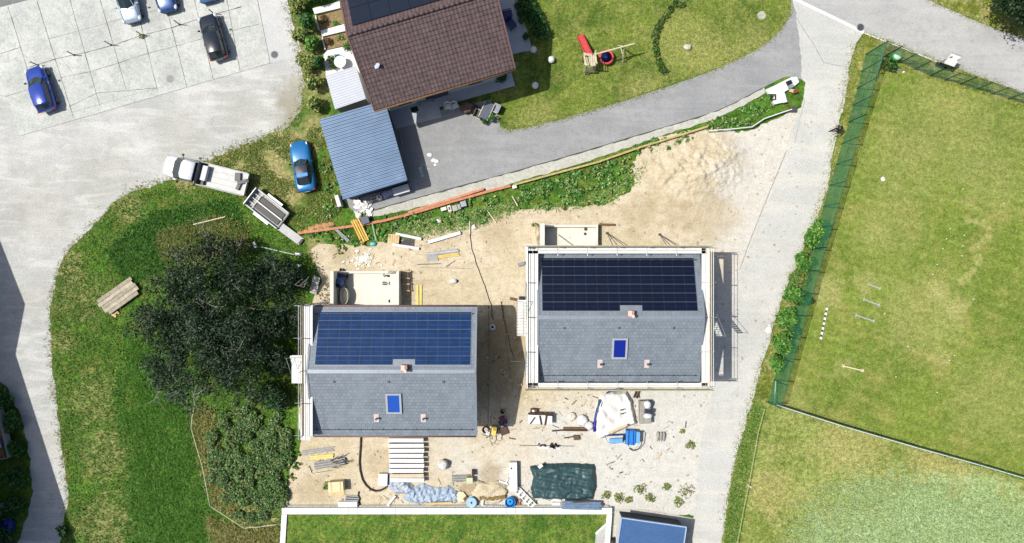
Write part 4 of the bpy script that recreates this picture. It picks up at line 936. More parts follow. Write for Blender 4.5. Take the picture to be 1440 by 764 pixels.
for s in (-1, 1):
    for y in (-.45, .3):
        b = MB(); v = MB(); v.lathe([(.001, -.1), (.25, -.1), (.3, -.06), (.3, .06), (.25, .1), (.001, .1)], 14); b.add([(s * 1.0 + z, y + a, .3 + c) for a, c, z in v.v], v.f); b.build('wheel', m_tyre, t, smooth=True)
    MB().box(s * 1.0, -.08, .66, .26, 1.6, .05).build('mudguard', m_galv, t, bevel=.01)
b = MB(); b.box(-.55, -2.8, .3, .72, 2.35, .07, 0, 0, R(11)); b.build('ramp', M('ramp_grey', (212, 214, 212), .6, .08, 3), t)
MB().box(0, -1.75, .56, 1.75, .09, .14).build('tail_beam', m_dgrey, t); MB().box(-.55, -3.95, .12, .5, .22, .2).build('ramp_foot', m_black, t, bevel=.03)

# ------------------------------------------------------------------ gardens of the brown house
def polyobj(name, label, cat, px, z0, z1, mat, group=None):
    c = (sum(p[0] for p in px) / len(px), sum(p[1] for p in px) / len(px)); t = T(name, label, cat, *c, group=group); return t
b = MB(); b.prism(PL([(545, 150), (556, 182), (621.7, 165), (617.7, 150.8), (724.5, 121), (716, 92), (640, 112)]), 0, .1); structure(b.build('terrace_paving', M('terrace_concrete', (196, 200, 204), .85, .06, 1.5), fix=False, bevel=.01))
b = MB(); b.prism(PL([(690, -20), (727, -10), (736, 12), (738, 35), (743, 48), (748, 72), (736, 73), (716, 78), (696, 80), (680, 20)]), 0, .08); structure(b.build('patio_paving', M('patio_stone', (206, 210, 214), .85, .08, 1.5), fix=False, bevel=.01))
b = MB(); b.prism(PL([(456, 78), (461, 72), (497, 64), (512, 108), (460, 112)]), 0, .2); structure(b.build('white_terrace', m_white, fix=False))
for lab, strip_, soil in (('raised garden bed with white coping nearest the top edge', [(441, 14), (479, 4), (480, 13.5), (444, 22)], [(446.5, 24), (482, 14.5), (486, 34), (451, 44)]), ('raised garden bed with white coping just above the white terrace', [(452, 45), (487, 35.5), (489, 45), (454.5, 53.5)], [(456, 54.5), (492, 46), (495, 63), (460, 71.5)])):
    t = T('raised_bed', lab, 'garden bed', soil[0][0], soil[0][1], group='raised beds beside the brown house'); o = Vector((t.location.x, t.location.y)); L_ = lambda q: [tuple(Vector(p) - o) for p in PL(q)]
    MB().prism(L_(strip_), 0, .35).build('coping', m_white, t, bevel=.015); MB().prism(L_(soil), 0, .22).build('soil', m_soil, t)
    a, c = L_([soil[0], soil[3]]); wallseg(t, Vector(a) + Vector((-.08, 0)), Vector(c) + Vector((-.08, 0)), 0, .4, .1, m_white, 'bed_edge')
lv_dk = [leaf_mat('leaf_dark', (24, 62, 24), (44, 96, 38)), leaf_mat('leaf_mid', (50, 100, 34), (84, 140, 50))]
lv_ol = [leaf_mat('leaf_olive', (112, 128, 52), (156, 164, 84)), leaf_mat('leaf_yellow', (150, 156, 80), (186, 184, 116)), lv_dk[1]]
lv_gr = [leaf_mat('leaf_fresh', (86, 140, 50), (132, 176, 76)), lv_dk[1]]
m_bark = M('bark', (104, 92, 78), .9, .25, 4, bump=.3)
def shrub(name, label, px, py, r, h, mats, n=700, size=.13, seed=1, group=None, cat='shrub', h0=0.0):
    t = T(name, label, cat, px, py, group=group); R_ = r / S; g = random.Random(seed); bl = []
    for k in range(7):
        a = g.uniform(0, 6.28); q = g.uniform(.15, .6) * R_; bl.append((q * math.cos(a), q * math.sin(a), h * g.uniform(.4, .7), R_ * g.uniform(.4, .62), R_ * g.uniform(.4, .62), h * g.uniform(.28, .42)))
    leaves('foliage', bl, n, size, mats, seed, t)
    b = MB()
    for k in range(4):
        a = g.uniform(0, 6.28); b.tube([(0, 0, 0), (.2 * R_ * math.cos(a), .2 * R_ * math.sin(a), h * .4), (.55 * R_ * math.cos(a), .55 * R_ * math.sin(a), h * .75)], .035, 5, .012)
    b.build('stem', m_bark, t)
    return t
HG = 'shrubs between the gravel yard and the brown house'
for i, (lab, x, y, r, h, m) in enumerate([
    ('dark green shrub at the top edge next to the gravel yard corner', 446, 2, 15, 2.4, lv_dk), ('olive shrub at the top edge touching the gravel yard', 424, 12, 14, 1.6, lv_ol), ('large dark shrub in front of the upper raised bed', 437, 36, 15, 2.6, lv_dk),
    ('yellowish shrub bordering the gravel below the top edge', 426, 52, 12, 1.3, lv_ol), ('green shrub in front of the white coping of the lower bed', 445, 66, 13, 1.9, lv_gr), ('pale yellow shrub spilling onto the gravel left of the shed', 434, 94, 15, 1.4, lv_ol),
    ('dark shrub squeezed against the white terrace wall', 452, 92, 9, 2.0, lv_dk), ('olive shrub left of the little grey roofed shed', 448, 120, 14, 1.8, lv_ol), ('yellow green shrub just above the carport corner', 446, 150, 13, 1.6, lv_ol)]):
    shrub('garden_shrub', lab, x, y, r, h, m, 900, .13, 40 + i, HG)
for i, (lab, x, y, r, h, m) in enumerate([('reddish plant in the upper raised bed', 457, 30, 7, .8, [leaf_mat('leaf_rust', (92, 66, 40), (130, 96, 56))]), ('small green plant in the middle of the upper raised bed', 474, 34, 5, .5, lv_gr), ('rust coloured plant at the left of the lower raised bed', 463, 61, 7, .8, [bpy.data.materials['leaf_rust']]),
    ('pale plant in the middle of the lower raised bed', 480, 55, 6, .5, lv_ol), ('round green bush on the white terrace under the roof verge', 490, 69, 7, 1.2, lv_gr)]):
    shrub('bed_plant', lab, x, y, r, h, m, 260, .08, 60 + i, 'plants in the raised beds', 'plant', .2)
# pots, table and umbrella on the white terrace
def pot(label, px, py, r, h, potm, leafm, seed, group=None, lr=1.6):
    t = T('potted_plant', label, 'potted plant', px, py, .1, group=group)
    MB().lathe([(r * .7, 0), (r, h), (r * 1.06, h), (r * 1.06, h + .03), (r * .85, h + .03), (r * .8, h - .03)], 14).build('pot', potm, t, smooth=False)
    leaves('foliage', [(0, 0, h + r * .7, r * lr, r * lr, r * 1.2), (r * .5, .1, h + r, r, r, r)], 160, .07, leafm, seed, t); return t
for i, (lab, x, y) in enumerate([('potted shrub on the white terrace, upper one of the two by the table', 467, 86), ('potted shrub on the white terrace beside the shed roof', 470, 94.5)]): pot(lab, x, y, .22, .4, m_brown, lv_dk, 70 + i, 'pots on the white terrace')
t = T('garden_table', 'round white garden table on the white terrace above the shed', 'table', 481, 90.5, .2)
MB().lathe([(.52, .7), (.52, .74)], 22).build('tabletop', m_white, t); MB().lathe([(.3, 0), (.28, .03), (.04, .06), (.04, .7)], 12).build('pedestal', m_white, t)
t = T('plant_bowl', 'blue bowl with green plants standing by the round white table', 'bowl', 477, 83, .2); MB().lathe([(.16, 0), (.3, .3), (.33, .32), (.26, .26)], 16).build('bowl', m_blue, t, smooth=True); leaves('foliage', [(-.2, .05, .4, .3, .25, .2)], 90, .07, lv_dk, 75, t)
# loungers on the shaded patio
def lounger(label, px, py, ang, group):
    t = T('garden_chair', label, 'garden chair', px, py, .08, ang, group)
    MB().box(0, -.1, .38, .62, .7, .09).build('seat', m_navy, t, bevel=.03); MB().box(0, .42, .68, .62, .09, .66, 0, 0, R(-22)).build('backrest', m_navy, t, bevel=.03)
    for sx in (-1, 1):
        MB().box(sx * .33, -.05, .55, .06, .7, .05).build('armrest', m_dgrey, t)
        for sy in (-.38, .3): MB().box(sx * .3, sy, .17, .05, .05, .34).build('leg', m_dgrey, t)
    return t
lounger('cushioned garden chair on the shaded patio, nearest the top edge', 713, 22, R(100), 'chairs on the shaded patio'); lounger('cushioned garden chair on the shaded patio, turned beside the first', 718.5, 36, R(40), 'chairs on the shaded patio')
for i, (lab, x, y) in enumerate([('dark potted plant on the shaded patio nearest the top edge', 727, 11), ('dark potted plant on the patio level with the first chair', 731, 22), ('dark potted plant on the patio level with the second chair', 733, 31), ('dark potted plant at the lower corner of the shaded patio', 739, 54)]): pot(lab, x, y, .26, .4, m_dgrey, lv_dk, 80 + i, 'pots on the shaded patio', 1.2)
bl = []
for i in range(14):
    f = i / 13; x, y = P(736 + 26 * f + 2 * math.sin(i), 4 + 72 * f ** 1.3 * .62 + 0); bl.append((x, y, .6, .75, .7, .6))
hx, hy = P(748, 28); t = T('patio_hedge', 'dark hedge bordering the shaded patio beside the lawn', 'hedge', 748, 28)
leaves('foliage', [(x - t.location.x, y - t.location.y, z, a, b_, c) for x, y, z, a, b_, c in bl], 2600, .11, lv_dk, 90, t); b = MB()
for x, y, z, *_r in bl[::2]: b.tube([(x - t.location.x, y - t.location.y, 0), (x - t.location.x + .1, y - t.location.y, .8)], .03, 5)
b.build('stem', m_bark, t)
# white globes on the lawn
m_globe = M('globe_white', (246, 246, 238), .4, .03, 3)
for lab, x, y in (('white globe lamp in the house shade beside the patio corner', 750, 71.5), ('white globe lamp standing in full sun just beyond the shade', 775, 85.5), ('white globe lamp in the house shade nearest the driveway', 752.5, 121.5)):
    t = T('globe_lamp', lab, 'globe lamp', x, y, group='white globe lamps on the lawn'); MB().ball((0, 0, .3), .31, 20, 12).build('globe', m_globe, t, smooth=True); MB().lathe([(.2, 0), (.2, .06), (.14, .09)], 14).build('base', m_grey, t)
t = T('garden_stone', 'mottled pale round stone lying alone in the middle of the lawn', 'stone', 966.5, 67); MB().ball((0, 0, .08), (.34, .28, .22), 12, 8, .5, 3).build('boulder', M('mottled_stone', (214, 212, 196), .9, .35, 9), t, smooth=True)
MB().ball((.22, .1, .06), (.14, .12, .16), 8, 6, .5, 6).build('chip', m_con, t)
t = T('flat_stone', 'grey flat stone slab set in the lawn near the road junction', 'stone', 1071, 22); MB().lathe([(.38, 0), (.38, .05), (.34, .07)], 14).build('slab', M('grey_stone', (184, 184, 168), .9, .2, 5), t)
# hedge arc on the lawn
arc = [(958, 8), (949, 6), (942, 14), (936, 23), (930, 30), (925, 38), (922, 46), (920.5, 54), (920, 62), (921, 70), (923, 77), (925, 84), (928, 91), (931, 98), (934, 101)]
t = T('low_hedge', 'curved row of low dark green plants on the lawn', 'hedge', 925, 55); ox, oy = t.location.x, t.location.y
leaves('foliage', [(P(x, y)[0] - ox, P(x, y)[1] - oy, .22, rng.uniform(.25, .4), rng.uniform(.25, .4), rng.uniform(.2, .35)) for x, y in arc], 1500, .09, [lv_dk[0], lv_dk[1], g1[2]], 95, t, flat=.4)
b = MB()
for x, y in arc: b.tube([(P(x, y)[0] - ox, P(x, y)[1] - oy, 0), (P(x, y)[0] - ox + .05, P(x, y)[1] - oy, .4)], .02, 5)
b.build('stem', m_bark, t)
# playset
t = T('play_tower', 'wooden play tower with faded red slide and swing beam on the lawn', 'play tower', 829, 92, 0, R(-6)); ang0 = t.rotation_euler.z
def lc(px, py, h):
    x, y = P(px, py, h); v = Vector((x - t.location.x, y - t.location.y, 0)); v.rotate(Matrix.Rotation(-ang0, 3, 'Z')); return (v.x, v.y, h)
m_palew = M('weathered_pale_timber', (226, 216, 184), .8, .12, 5)
b = MB(); rail = [];  top_ = lc(829, 79, 1.5); bot_ = lc(815, 50, .15)
for f in [i / 10 for i in range(11)]:
    z = top_[2] + (bot_[2] - top_[2]) * (f ** .9); x = top_[0] + (bot_[0] - top_[0]) * f; y = top_[1] + (bot_[1] - top_[1]) * f; d = Vector((bot_[0] - top_[0], bot_[1] - top_[1])).normalized(); q = Vector((-d.y, d.x))
    rail.append([(x + q.x * o, y + q.y * o, z + dz) for o, dz in ((-.3, .18), (-.25, .18), (-.22, .02), (.22, .02), (.25, .18), (.3, .18), (.28, -.05), (-.28, -.05))])
b.hull(rail); b.build('slide', m_red, t, smooth=False)
pl = [lc(820, 79, 1.5), lc(836, 76, 1.5), lc(838, 92, 1.5), lc(824, 95, 1.5)]
for i, p in enumerate(pl): MB().box(p[0], p[1], 1.1 if i > 1 else 1.2, .1, .1, 2.2).build('post', m_palew, t)
cc = sum([Vector(p) for p in pl], Vector((0, 0, 0))) / 4
b = MB()
for k in range(7): b.box(cc.x + (k - 3) * .14, cc.y + .1, 1.5, .11, 1.0, .04, R(4))
b.build('platform', m_palew, t)
b = MB()
for (i, j) in ((0, 3), (1, 2)): b.tube([(pl[i][0], pl[i][1], 2.15), (pl[j][0], pl[j][1], 2.15)], .045, 6); b.tube([(pl[i][0], pl[i][1], 1.8), (pl[j][0], pl[j][1], 1.8)], .035, 6)
b.build('hand_rail', m_palew, t)
l0 = Vector(pl[3]); l1 = Vector(pl[2]); out = (Vector(lc(829, 104, 0)) - (l0 + l1) / 2); out.z = 0
b = MB(); 
for p in (l0, l1): b.tube([tuple(p), (p.x + out.x, p.y + out.y, 0)], .04, 6)
for k in range(6):
    f = k / 6; a = l0 + out * f; c = l1 + out * f; b.tube([(a.x, a.y, 1.5 * (1 - f)), (c.x, c.y, 1.5 * (1 - f))], .03, 5)
b.build('ladder', m_palew, t)
s0, s1 = lc(835, 77, 2.2), lc(892, 61.5, 2.2); MB().tube([s0, s1], .065, 8).build('swing_beam', m_palew, t)
e0 = lc(878, 65.5, 2.15); b = MB(); d = (Vector(s1) - Vector(s0)).normalized(); q = Vector((-d.y, d.x, 0))
for s in (-1, 1): b.tube([e0, (e0[0] + q.x * s * .8, e0[1] + q.y * s * .8, 0)], .05, 6)
b.tube([(e0[0] + q.x * .5, e0[1] + q.y * .5, .8), (e0[0] - q.x * .5, e0[1] - q.y * .5, .8)], .035, 5); b.build('a_frame', m_palew, t)
t2 = T('nest_swing', 'round red nest swing with dark seat hanging from the swing beam', 'swing', 853, 80.5, .5)
b = MB(); b.tube([(.56 * math.cos(a), .56 * math.sin(a), 0) for a in [i * 6.2832 / 24 for i in range(24)]], .1, 8, closed=True); b.build('ring', m_red, t2, smooth=True)
b = MB(); b.lathe([(.001, -.08), (.3, -.06), (.5, 0)], 20); b.build('seat', m_navy, t2, smooth=True)
b = MB(); bx = (Vector(P(853, 72, 2.2)) - Vector(P(853, 80.5, .5)))
for a in (.6, 2.5, 3.7, 5.6): b.tube([(.56 * math.cos(a), .56 * math.sin(a), .05), (.35 * (1 if math.cos(a) > 0 else -1), bx.y * .3, 1.7)], .012, 4)
b.build('rope', m_black, t2)

# chairs, seating group and things along the south terrace
def monobloc(label, px, py, ang):
    t = T('white_chair', label, 'chair', px, py, 0, ang, 'white plastic chairs')
    MB().box(0, 0, .42, .46, .46, .04).build('seat', m_white, t, bevel=.02)
    b = MB(); arc_ = [(.27 * math.cos(a), .06 + .27 * math.sin(a)) for a in [math.pi * i / 8 for i in range(9)]]
    b.hull([[(x * 1.0, y, .44), (x * 1.08, y * 1.08, .44), (x * 1.2, y * 1.2, .86), (x * 1.12, y * 1.12, .86)] for x, y in arc_]); b.build('backrest', m_white, t)
    for sx in (-1, 1):
        MB().box(sx * .29, -.05, .63, .06, .44, .03).build('armrest', m_white, t)
        for sy in (-1, 1): MB().box(sx * .24, sy * .22, .21, .05, .05, .42).build('leg', m_white, t)
monobloc('white plastic chair in front of the terrace, left one of the pair', 630.5, 152, R(2)); monobloc('white plastic chair in front of the terrace, right one of the pair', 640, 151, R(28))
t = T('brown_parasol', 'folded brown cover lying between white chairs and grey seating', 'parasol', 658, 153, 0, R(25))
b = MB(); b.ball((0, 0, .35), (.62, .5, .4), 16, 10, .5, 4, zmin=0); b.build('canopy', M('brown_fabric', (122, 98, 90), .9, .15, 4), t, smooth=True); MB().box(.45, -.35, .2, .85, .3, .35, R(14)).build('base_box', m_dkwood, t, bevel=.03)
t = T('garden_sofa', 'long dark grey garden table with pale edges on the driveway corner', 'garden table', 684.5, 158, 0, ANG(60, -130) )
MB().box(0, 0, .62, 1.5, .74, .06).build('tabletop', M('sofa_grey', (98, 106, 118), .8, .1, 5), t, bevel=.02)
for s in (-1, 1):
    MB().box(0, s * .42, .6, 1.5, .08, .1).build('edge_bar', M('pale_edge', (196, 194, 182), .7, .1, 4), t)
    for e in (-1, 1): MB().box(e * .66, s * .34, .29, .08, .08, .58).build('leg', m_dgrey, t)
for lab, x, y, mm in (('grey lounge chair right of the long grey garden table', 697, 154, 'lounge_grey'), ('dark patterned lounge chair left of the long grey garden table', 673.5, 162.5, 'lounge_dark')):
    t = T('lounge_chair', lab, 'chair', x, y, 0, ANG(60, -130) + (0 if mm == 'lounge_grey' else math.pi), 'lounge chairs round the garden table'); m_ = M(mm, (160, 166, 178) if mm == 'lounge_grey' else (92, 94, 84), .85, .15, 6)
    MB().box(0, 0, .36, .68, .6, .14).build('seat', m_, t, bevel=.03); MB().box(0, -.34, .52, .72, .1, .5, 0, 0, R(8)).build('backrest', m_, t, bevel=.03)
    for s in (-1, 1):
        MB().box(s * .37, 0, .5, .07, .62, .06).build('armrest', M('pale_edge', (196, 194, 182)), t)
        for e in (-1, 1): MB().box(s * .32, e * .25, .15, .06, .06, .3).build('leg', m_dgrey, t)
pot('bright green potted bush at the lower corner of the grey garden table', 690.5, 168, .26, .4, m_dgrey, lv_gr, 101, lr=1.35); pot('small dark potted plant next to the bright green bush', 681.5, 172, .16, .3, m_dkwood, lv_dk, 102)
shrub('dark_shrub', 'dark shrub in shade at the right end of the south terrace', 706, 113, 9, 1.0, lv_dk, 360, .1, 103)
t = T('bench', 'dark bench against the shaded house wall above the white chairs', 'bench', 599, 143, .1, hang); MB().box(0, 0, .45, 1.5, .4, .06).build('seat', m_grey, t, bevel=.01)
for s in (-.6, .6): MB().box(s, 0, .22, .08, .36, .42).build('leg', m_dkwood, t)
MB().box(0, .2, .75, 1.5, .05, .4).build('backrest', m_dkwood, t)
t = T('doormat', 'black doormat on the shaded terrace near the carport', 'mat', 583, 154, .1, hang); MB().box(0, 0, .012, .62, .46, .024).build('mat', m_black, t); MB().box(0, 0, .026, .54, .38, .012).build('pile', M('mat_pile', (50, 50, 54), .95, .2, 20), t)
# things along the lower side of the carport
def crate_box(name, label, cat, px, py, ang, w, d, h, mat, lidmat, group=None, h0=0):
    t = T(name, label, cat, px, py, h0, ang, group); MB().box(0, 0, h * .46, w, d, h * .92).build('box', mat, t, bevel=.02); MB().box(0, 0, h * .96, w + .05, d + .05, h * .08).build('lid', lidmat, t, bevel=.015)
    for s in (-1, 1): MB().box(s * w * .25, -d / 2 - .01, h * .8, .05, .03, .12).build('latch', m_dgrey, t)
    return t
ca = ANG(90, -27)
crate_box('storage_chest', 'long grey storage chest below the carport corner', 'chest', 565.5, 268.5, ca, 1.4, .62, .7, M('chest_grey', (200, 206, 212), .6, .06, 4), M('chest_lid', (214, 220, 226), .6, .05, 4))
crate_box('plastic_crate', 'lavender grey crate beside the long storage chest', 'crate', 550, 272, ca, .42, .4, .5, M('crate_lavender', (176, 182, 214), .6, .06, 4), M('crate_lavender', (0, 0, 0)))
crate_box('plastic_crate', 'lavender grey crate next to the white barrel', 'crate', 543, 275, ca + .2, .42, .46, .5, M('crate_lavender', (0, 0, 0)), M('crate_lavender', (0, 0, 0)))
t = T('white_barrel', 'small white barrel among the crates below the carport', 'barrel', 534.5, 278.5); MB().lathe([(.2, 0), (.25, .12), (.26, .3), (.24, .5), (.2, .56)], 16).build('barrel', m_white, t, smooth=True); MB().lathe([(.1, .55), (.1, .6)], 12).build('cap', m_grey, t)
t = T('white_trough', 'small white trough left of the white barrel', 'trough', 526.5, 280, 0, ca); b = MB(); b.box(0, 0, .03, .5, .24, .06); b.box(0, .11, .14, .5, .03, .2); b.box(0, -.11, .14, .5, .03, .2); b.box(.24, 0, .14, .03, .19, .2); b.box(-.24, 0, .14, .03, .19, .2); b.build('trough', m_white, t); MB().box(0, 0, .08, .44, .19, .06).build('filling', m_soil, t)
t = T('white_box', 'white box leaning at the lower left corner of the carport', 'box', 478.5, 284, 0, ANG(30, 100)); MB().box(0, 0, .4, 1.05, .36, .8).build('panel', m_white, t, bevel=.02); MB().box(0, 0, .82, 1.0, .3, .05).build('lid', m_plate, t)
b_ = T('rubble_heap', 'heap of white broken slabs below the carport', 'rubble', 511, 294); b = MB(); g = random.Random(5)
for k in range(34): b.box(g.uniform(-.75, .75), g.uniform(-.75, .7), g.uniform(.03, .2), g.uniform(.15, .5), g.uniform(.12, .4), g.uniform(.05, .12), g.uniform(0, 3), 0, g.uniform(-.4, .4), g.uniform(-.4, .4))
b.build('slabs', m_white, b_, bevel=.008); MB().ball((-.4, -.6, .1), (.3, .25, .18), 10, 6, .5, 2, zmin=0).build('stone_dust', m_con, b_)
crate_box('black_crate', 'slate grey crate at the end of the wooden edging below the rubble', 'crate', 515, 310.5, ca, .66, .6, .6, m_dgrey, M('slate_lid', (98, 102, 120), .6, .1, 4))
# white splashes on the asphalt
for lab, pts in (('round white chalk patch on the asphalt beside the carport', [(604, 218, .26), (609, 226, .2)]), ('heart shaped white chalk patch on the asphalt', [(610, 225, .22), (614, 227, .24), (612, 232, .16)]), ('scattered white chalk crumbs on the asphalt by the carport shade', [(592, 236, .12), (598, 233, .08), (601, 237, .07), (594, 232, .06), (604, 238, .06), (600, 230, .05)])):
    t = T('chalk_patch', lab, 'chalk patch', pts[0][0], pts[0][1]); o = t.location; b = MB()
    for i, (x, y, r) in enumerate(pts): q = P(x, y); b.ball((q[0] - o.x, q[1] - o.y, .012), (r, r * .8, .02 + .001 * i), 12, 4, .5, i)
    b.build('chalk', M('chalk_white', (236, 238, 236), .9, .05, 4), t, smooth=True)
t = T('paddle_board', 'pale green board lying in the carport shade edge', 'board', 592, 242, 0, ANG(8, 20)); MB().box(0, 0, .03, .9, .26, .05).build('board', M('pale_green_board', (180, 214, 196), .6, .05, 3), t, bevel=.02); MB().box(.2, 0, .062, .2, .1, .02).build('grip', m_grey, t)
t = T('curved_hose', 'pale pink hose arched in the shade beside the carport', 'hose', 560, 200); o = t.location; b = MB(); b.tube([(P(x, y)[0] - o.x, P(x, y)[1] - o.y, .05) for x, y in ((560.5, 187), (563, 192), (564.5, 198), (564.5, 205), (562.5, 211))], .045, 6); b.build('hose', M('hose_pink', (206, 170, 150), .6, .05, 3), t, smooth=True)
MB().box(P(562.5, 211)[0] - o.x, P(562.5, 211)[1] - o.y, .05, .1, .14, .09).build('coupling', m_grey, t)
# ------------------------------------------------------------------ building plot
def W2(t, px, py, h=0):          # place on the ground -> local coordinates of an unrotated thing
    x, y = P(px, py, h); return (x - t.location.x, y - t.location.y)
def plank(name, label, cat, x0, y0, x1, y1, w, z, th, mat, group=None, n=1, gap=0.0, mats=None):
    """n boards side by side from (x0, y0) to (x1, y1)"""
    cx, cy = (x0 + x1) / 2, (y0 + y1) / 2; t = T(name, label, cat, cx, cy, z, ANG(x1 - x0, y1 - y0), group)
    L = math.hypot(x1 - x0, y1 - y0) / S
    for k in range(n):
        o = (k - (n - 1) / 2) * (w / n + gap); j = rng.uniform(-.06, .06) * (n > 1)
        MB().box(j, o, th / 2 + rng.uniform(0, .004), L * rng.uniform(.96, 1), w / n - .012, th, rng.uniform(-.012, .012) * (n > 1)).build('board', (mats[k % len(mats)] if mats else mat), t, bevel=.006)
    b = MB()
    for s in (-.4, .4): b.box(L * s, 0, -.0, .07, w * .9, .02)
    b.build('batten', m_wood, t)
    return t
# long wooden edging between driveway and plot: reddish board then pale rail
m_edge1 = M('reddish_board', (206, 140, 104), .8, .18, 3, bump=.1); m_edge2 = M('tan_rail', (196, 178, 120), .8, .18, 3, bump=.1)
def polyboard(name, label, cat, pts, w, z0, z1, mat, posts=True):
    t = T(name, label, cat, *pts[0]); L = [Vector(W2(t, *p)) for p in pts]
    for a, c in zip(L[:-1], L[1:]):
        d = c - a; m = (a + c) / 2; MB().box(m.x, m.y, (z0 + z1) / 2, d.length + .01, w, z1 - z0, math.atan2(d.y, d.x)).build('board', mat, t, bevel=.008)
        if posts:
            for f in (.05, .5): p = a + d * f; q = Vector((d.y, -d.x)).normalized() * (w / 2 + .045); MB().box(p.x + q.x, p.y + q.y, z1 * .45, .07, .07, z1 * .95).build('peg', m_brown, t)
    return t
polyboard('edging_board', 'reddish wooden edging board above the weedy bank, left half of the boundary', 'edging', [(420, 328.5), (500, 318), (540, 311), (590, 298), (640, 283), (690, 269), (718, 262)], .22, 0, .34, m_edge1)
polyboard('edging_board', 'long reddish plank lying doubled behind the edging near the grey blocks', 'edging', [(575, 299.5), (625, 284), (680, 266.5)], .2, .05, .4, M('bright_red_board', (216, 150, 116), .8, .18, 3), False)
polyboard('edging_board', 'tan timber rail above the weedy bank, right half of the boundary', 'edging', [(722, 261), (780, 245), (840, 229), (900, 208), (950, 193), (994, 179)], .16, 0, .4, m_edge2)
t = T('soil_strip', 'reddish clay spill behind the left end of the edging board', 'soil', 455, 320); o = t.location; b = MB()
for k, (x, y, r) in enumerate([(432, 326, .3), (440, 322, .4), (449, 320, .45), (458, 318, .4), (466, 315.5, .3)]): q = P(x, y); b.ball((q[0] - o.x, q[1] - o.y, 0), (r * 1.3, r * .7, .14), 12, 6, .5, k)
b.build('clay', M('red_clay', (196, 150, 108), .95, .2, 4), t, smooth=True); MB().ball((.4, .25, .05), (.2, .15, .1), 8, 6, .5, 9).build('clod', M('red_clay', (0, 0, 0)), t)
t = plank('timber_planks', 'four orange yellow planks leaning across the edging board below the rubble', 'planks', 499, 309, 514, 341, .62, .3, .06, m_yel, n=4, gap=.05, mats=[M('orange_timber', (236, 180, 84), .75, .15, 4), m_yel])
t.rotation_euler.y = R(6)
plank('steel_profile', 'bluish grey metal profile lying on the weeds left of the orange planks', 'metal profile', 470, 320, 491, 340, .26, .12, .1, M('bluish_profile', (138, 152, 160), .5, .1, 4), n=2)
plank('thin_rail', 'thin pale green metal rail in the weeds right of the orange planks', 'rail', 523, 313, 529, 339, .1, .25, .05, M('pale_green_rail', (150, 184, 164), .5, .1, 3), n=1)
t = T('plastic_bag', 'small turquoise plastic bag in the weeds by the orange planks', 'bag', 525, 343.5); MB().ball((0, 0, .1), (.28, .2, .16), 12, 8, .6, 4, zmin=0).build('bag', M('turquoise_plastic', (110, 208, 222), .4, .1, 6), t, smooth=True); MB().ball((.22, .08, .16), (.06, .06, .1), 8, 6, .5, 2).build('knot', M('turquoise_plastic', (0, 0, 0)), t)
# white box beams round a pit
plank('white_beam', 'white beam above the dark gap of a shallow pit by the weedy bank', 'beam', 556.5, 329, 593, 336.5, .24, .05, .22, m_white, 'white beams near the bank')
plank('white_beam', 'white beam below the dark gap of the shallow pit', 'beam', 551.5, 344, 590, 350, .22, .05, .22, m_white, 'white beams near the bank')
plank('white_beam', 'white beam slanting upward right of the shallow pit', 'beam', 602, 341, 648, 327.5, .3, .05, .24, m_white, 'white beams near the bank')
t = T('plywood_boards', 'yellowish boards bridging the left end of the shallow pit', 'boards', 554, 336, .1, R(-6)); 
for k in range(5): MB().box((k - 2) * .2, 0, .22, .18, .75, .03).build('board', m_wood, t)
MB().box(0, 0, .19, 1.0, .08, .03).build('batten', m_brown, t)
t = T('drain_channel', 'dark open drain channel between the two white beams', 'drain', 571, 339.5, 0, R(-6)); b = MB(); b.box(0, 0, .02, 1.5, .62, .03); b.build('channel_floor', m_black, t)
for s in (-1, 1): MB().box(0, s * .33, .09, 1.5, .05, .18).build('side', m_dgrey, t)
# beams on the sand
plank('beam_bundle', 'bundle of grey beams on the sand above the lower house', 'beams', 599, 358, 645, 352, .34, .02, .14, m_grey, n=3, mats=[M('grey_beam', (176, 178, 178), .6, .1, 3), M('pale_beam', (206, 206, 200), .6, .1, 3)])
plank('beam_bundle', 'bundle of yellow beams touching the grey beams on the sand', 'beams', 616, 361.5, 646, 358, .24, .02, .1, m_yel, n=2)
plank('beam_bundle', 'short grey pallet boards at the left end of the yellow beams', 'beams', 600, 363.5, 616, 363, .46, .02, .08, m_grey, n=4, gap=.01, mats=[M('grey_beam', (0, 0, 0))])
plank('steel_bar', 'thin dark steel bar lying flat on sand above the garage shell', 'steel bar', 587, 372, 620, 371, .08, .02, .05, m_dgrey)
plank('steel_bar', 'thin steel bar slanting up right on the sand', 'steel bar', 627, 375.5, 640, 366.5, .06, .02, .05, m_dgrey)
plank('steel_bar', 'long thin grey pipe lying across the sand above the lower house', 'steel bar', 590, 375.8, 662, 378, .05, .02, .04, m_grey)
plank('yellow_planks', 'upright pair of yellow planks beside the right wall of the lower garage shell', 'planks', 589.5, 400, 589.5, 431, .42, .02, .08, m_yel, n=2, gap=.08, mats=[M('lemon_timber', (240, 220, 130), .75, .1, 4)])
t = T('frame_trestle', 'rough timber rungs lying against the garage shell wall', 'trestle', 570, 398); 
for s, x in ((-1, -.28), (1, .32)): MB().box(x, .2, .5, .06, 1.9, .06, R(3) * s).build('rail', m_brown, t)
for k in range(4): MB().box(0, 1.0 - .55 * k, .54, .95, .07, .05, R(rng.uniform(-9, 9))).build('rung', m_wood, t)
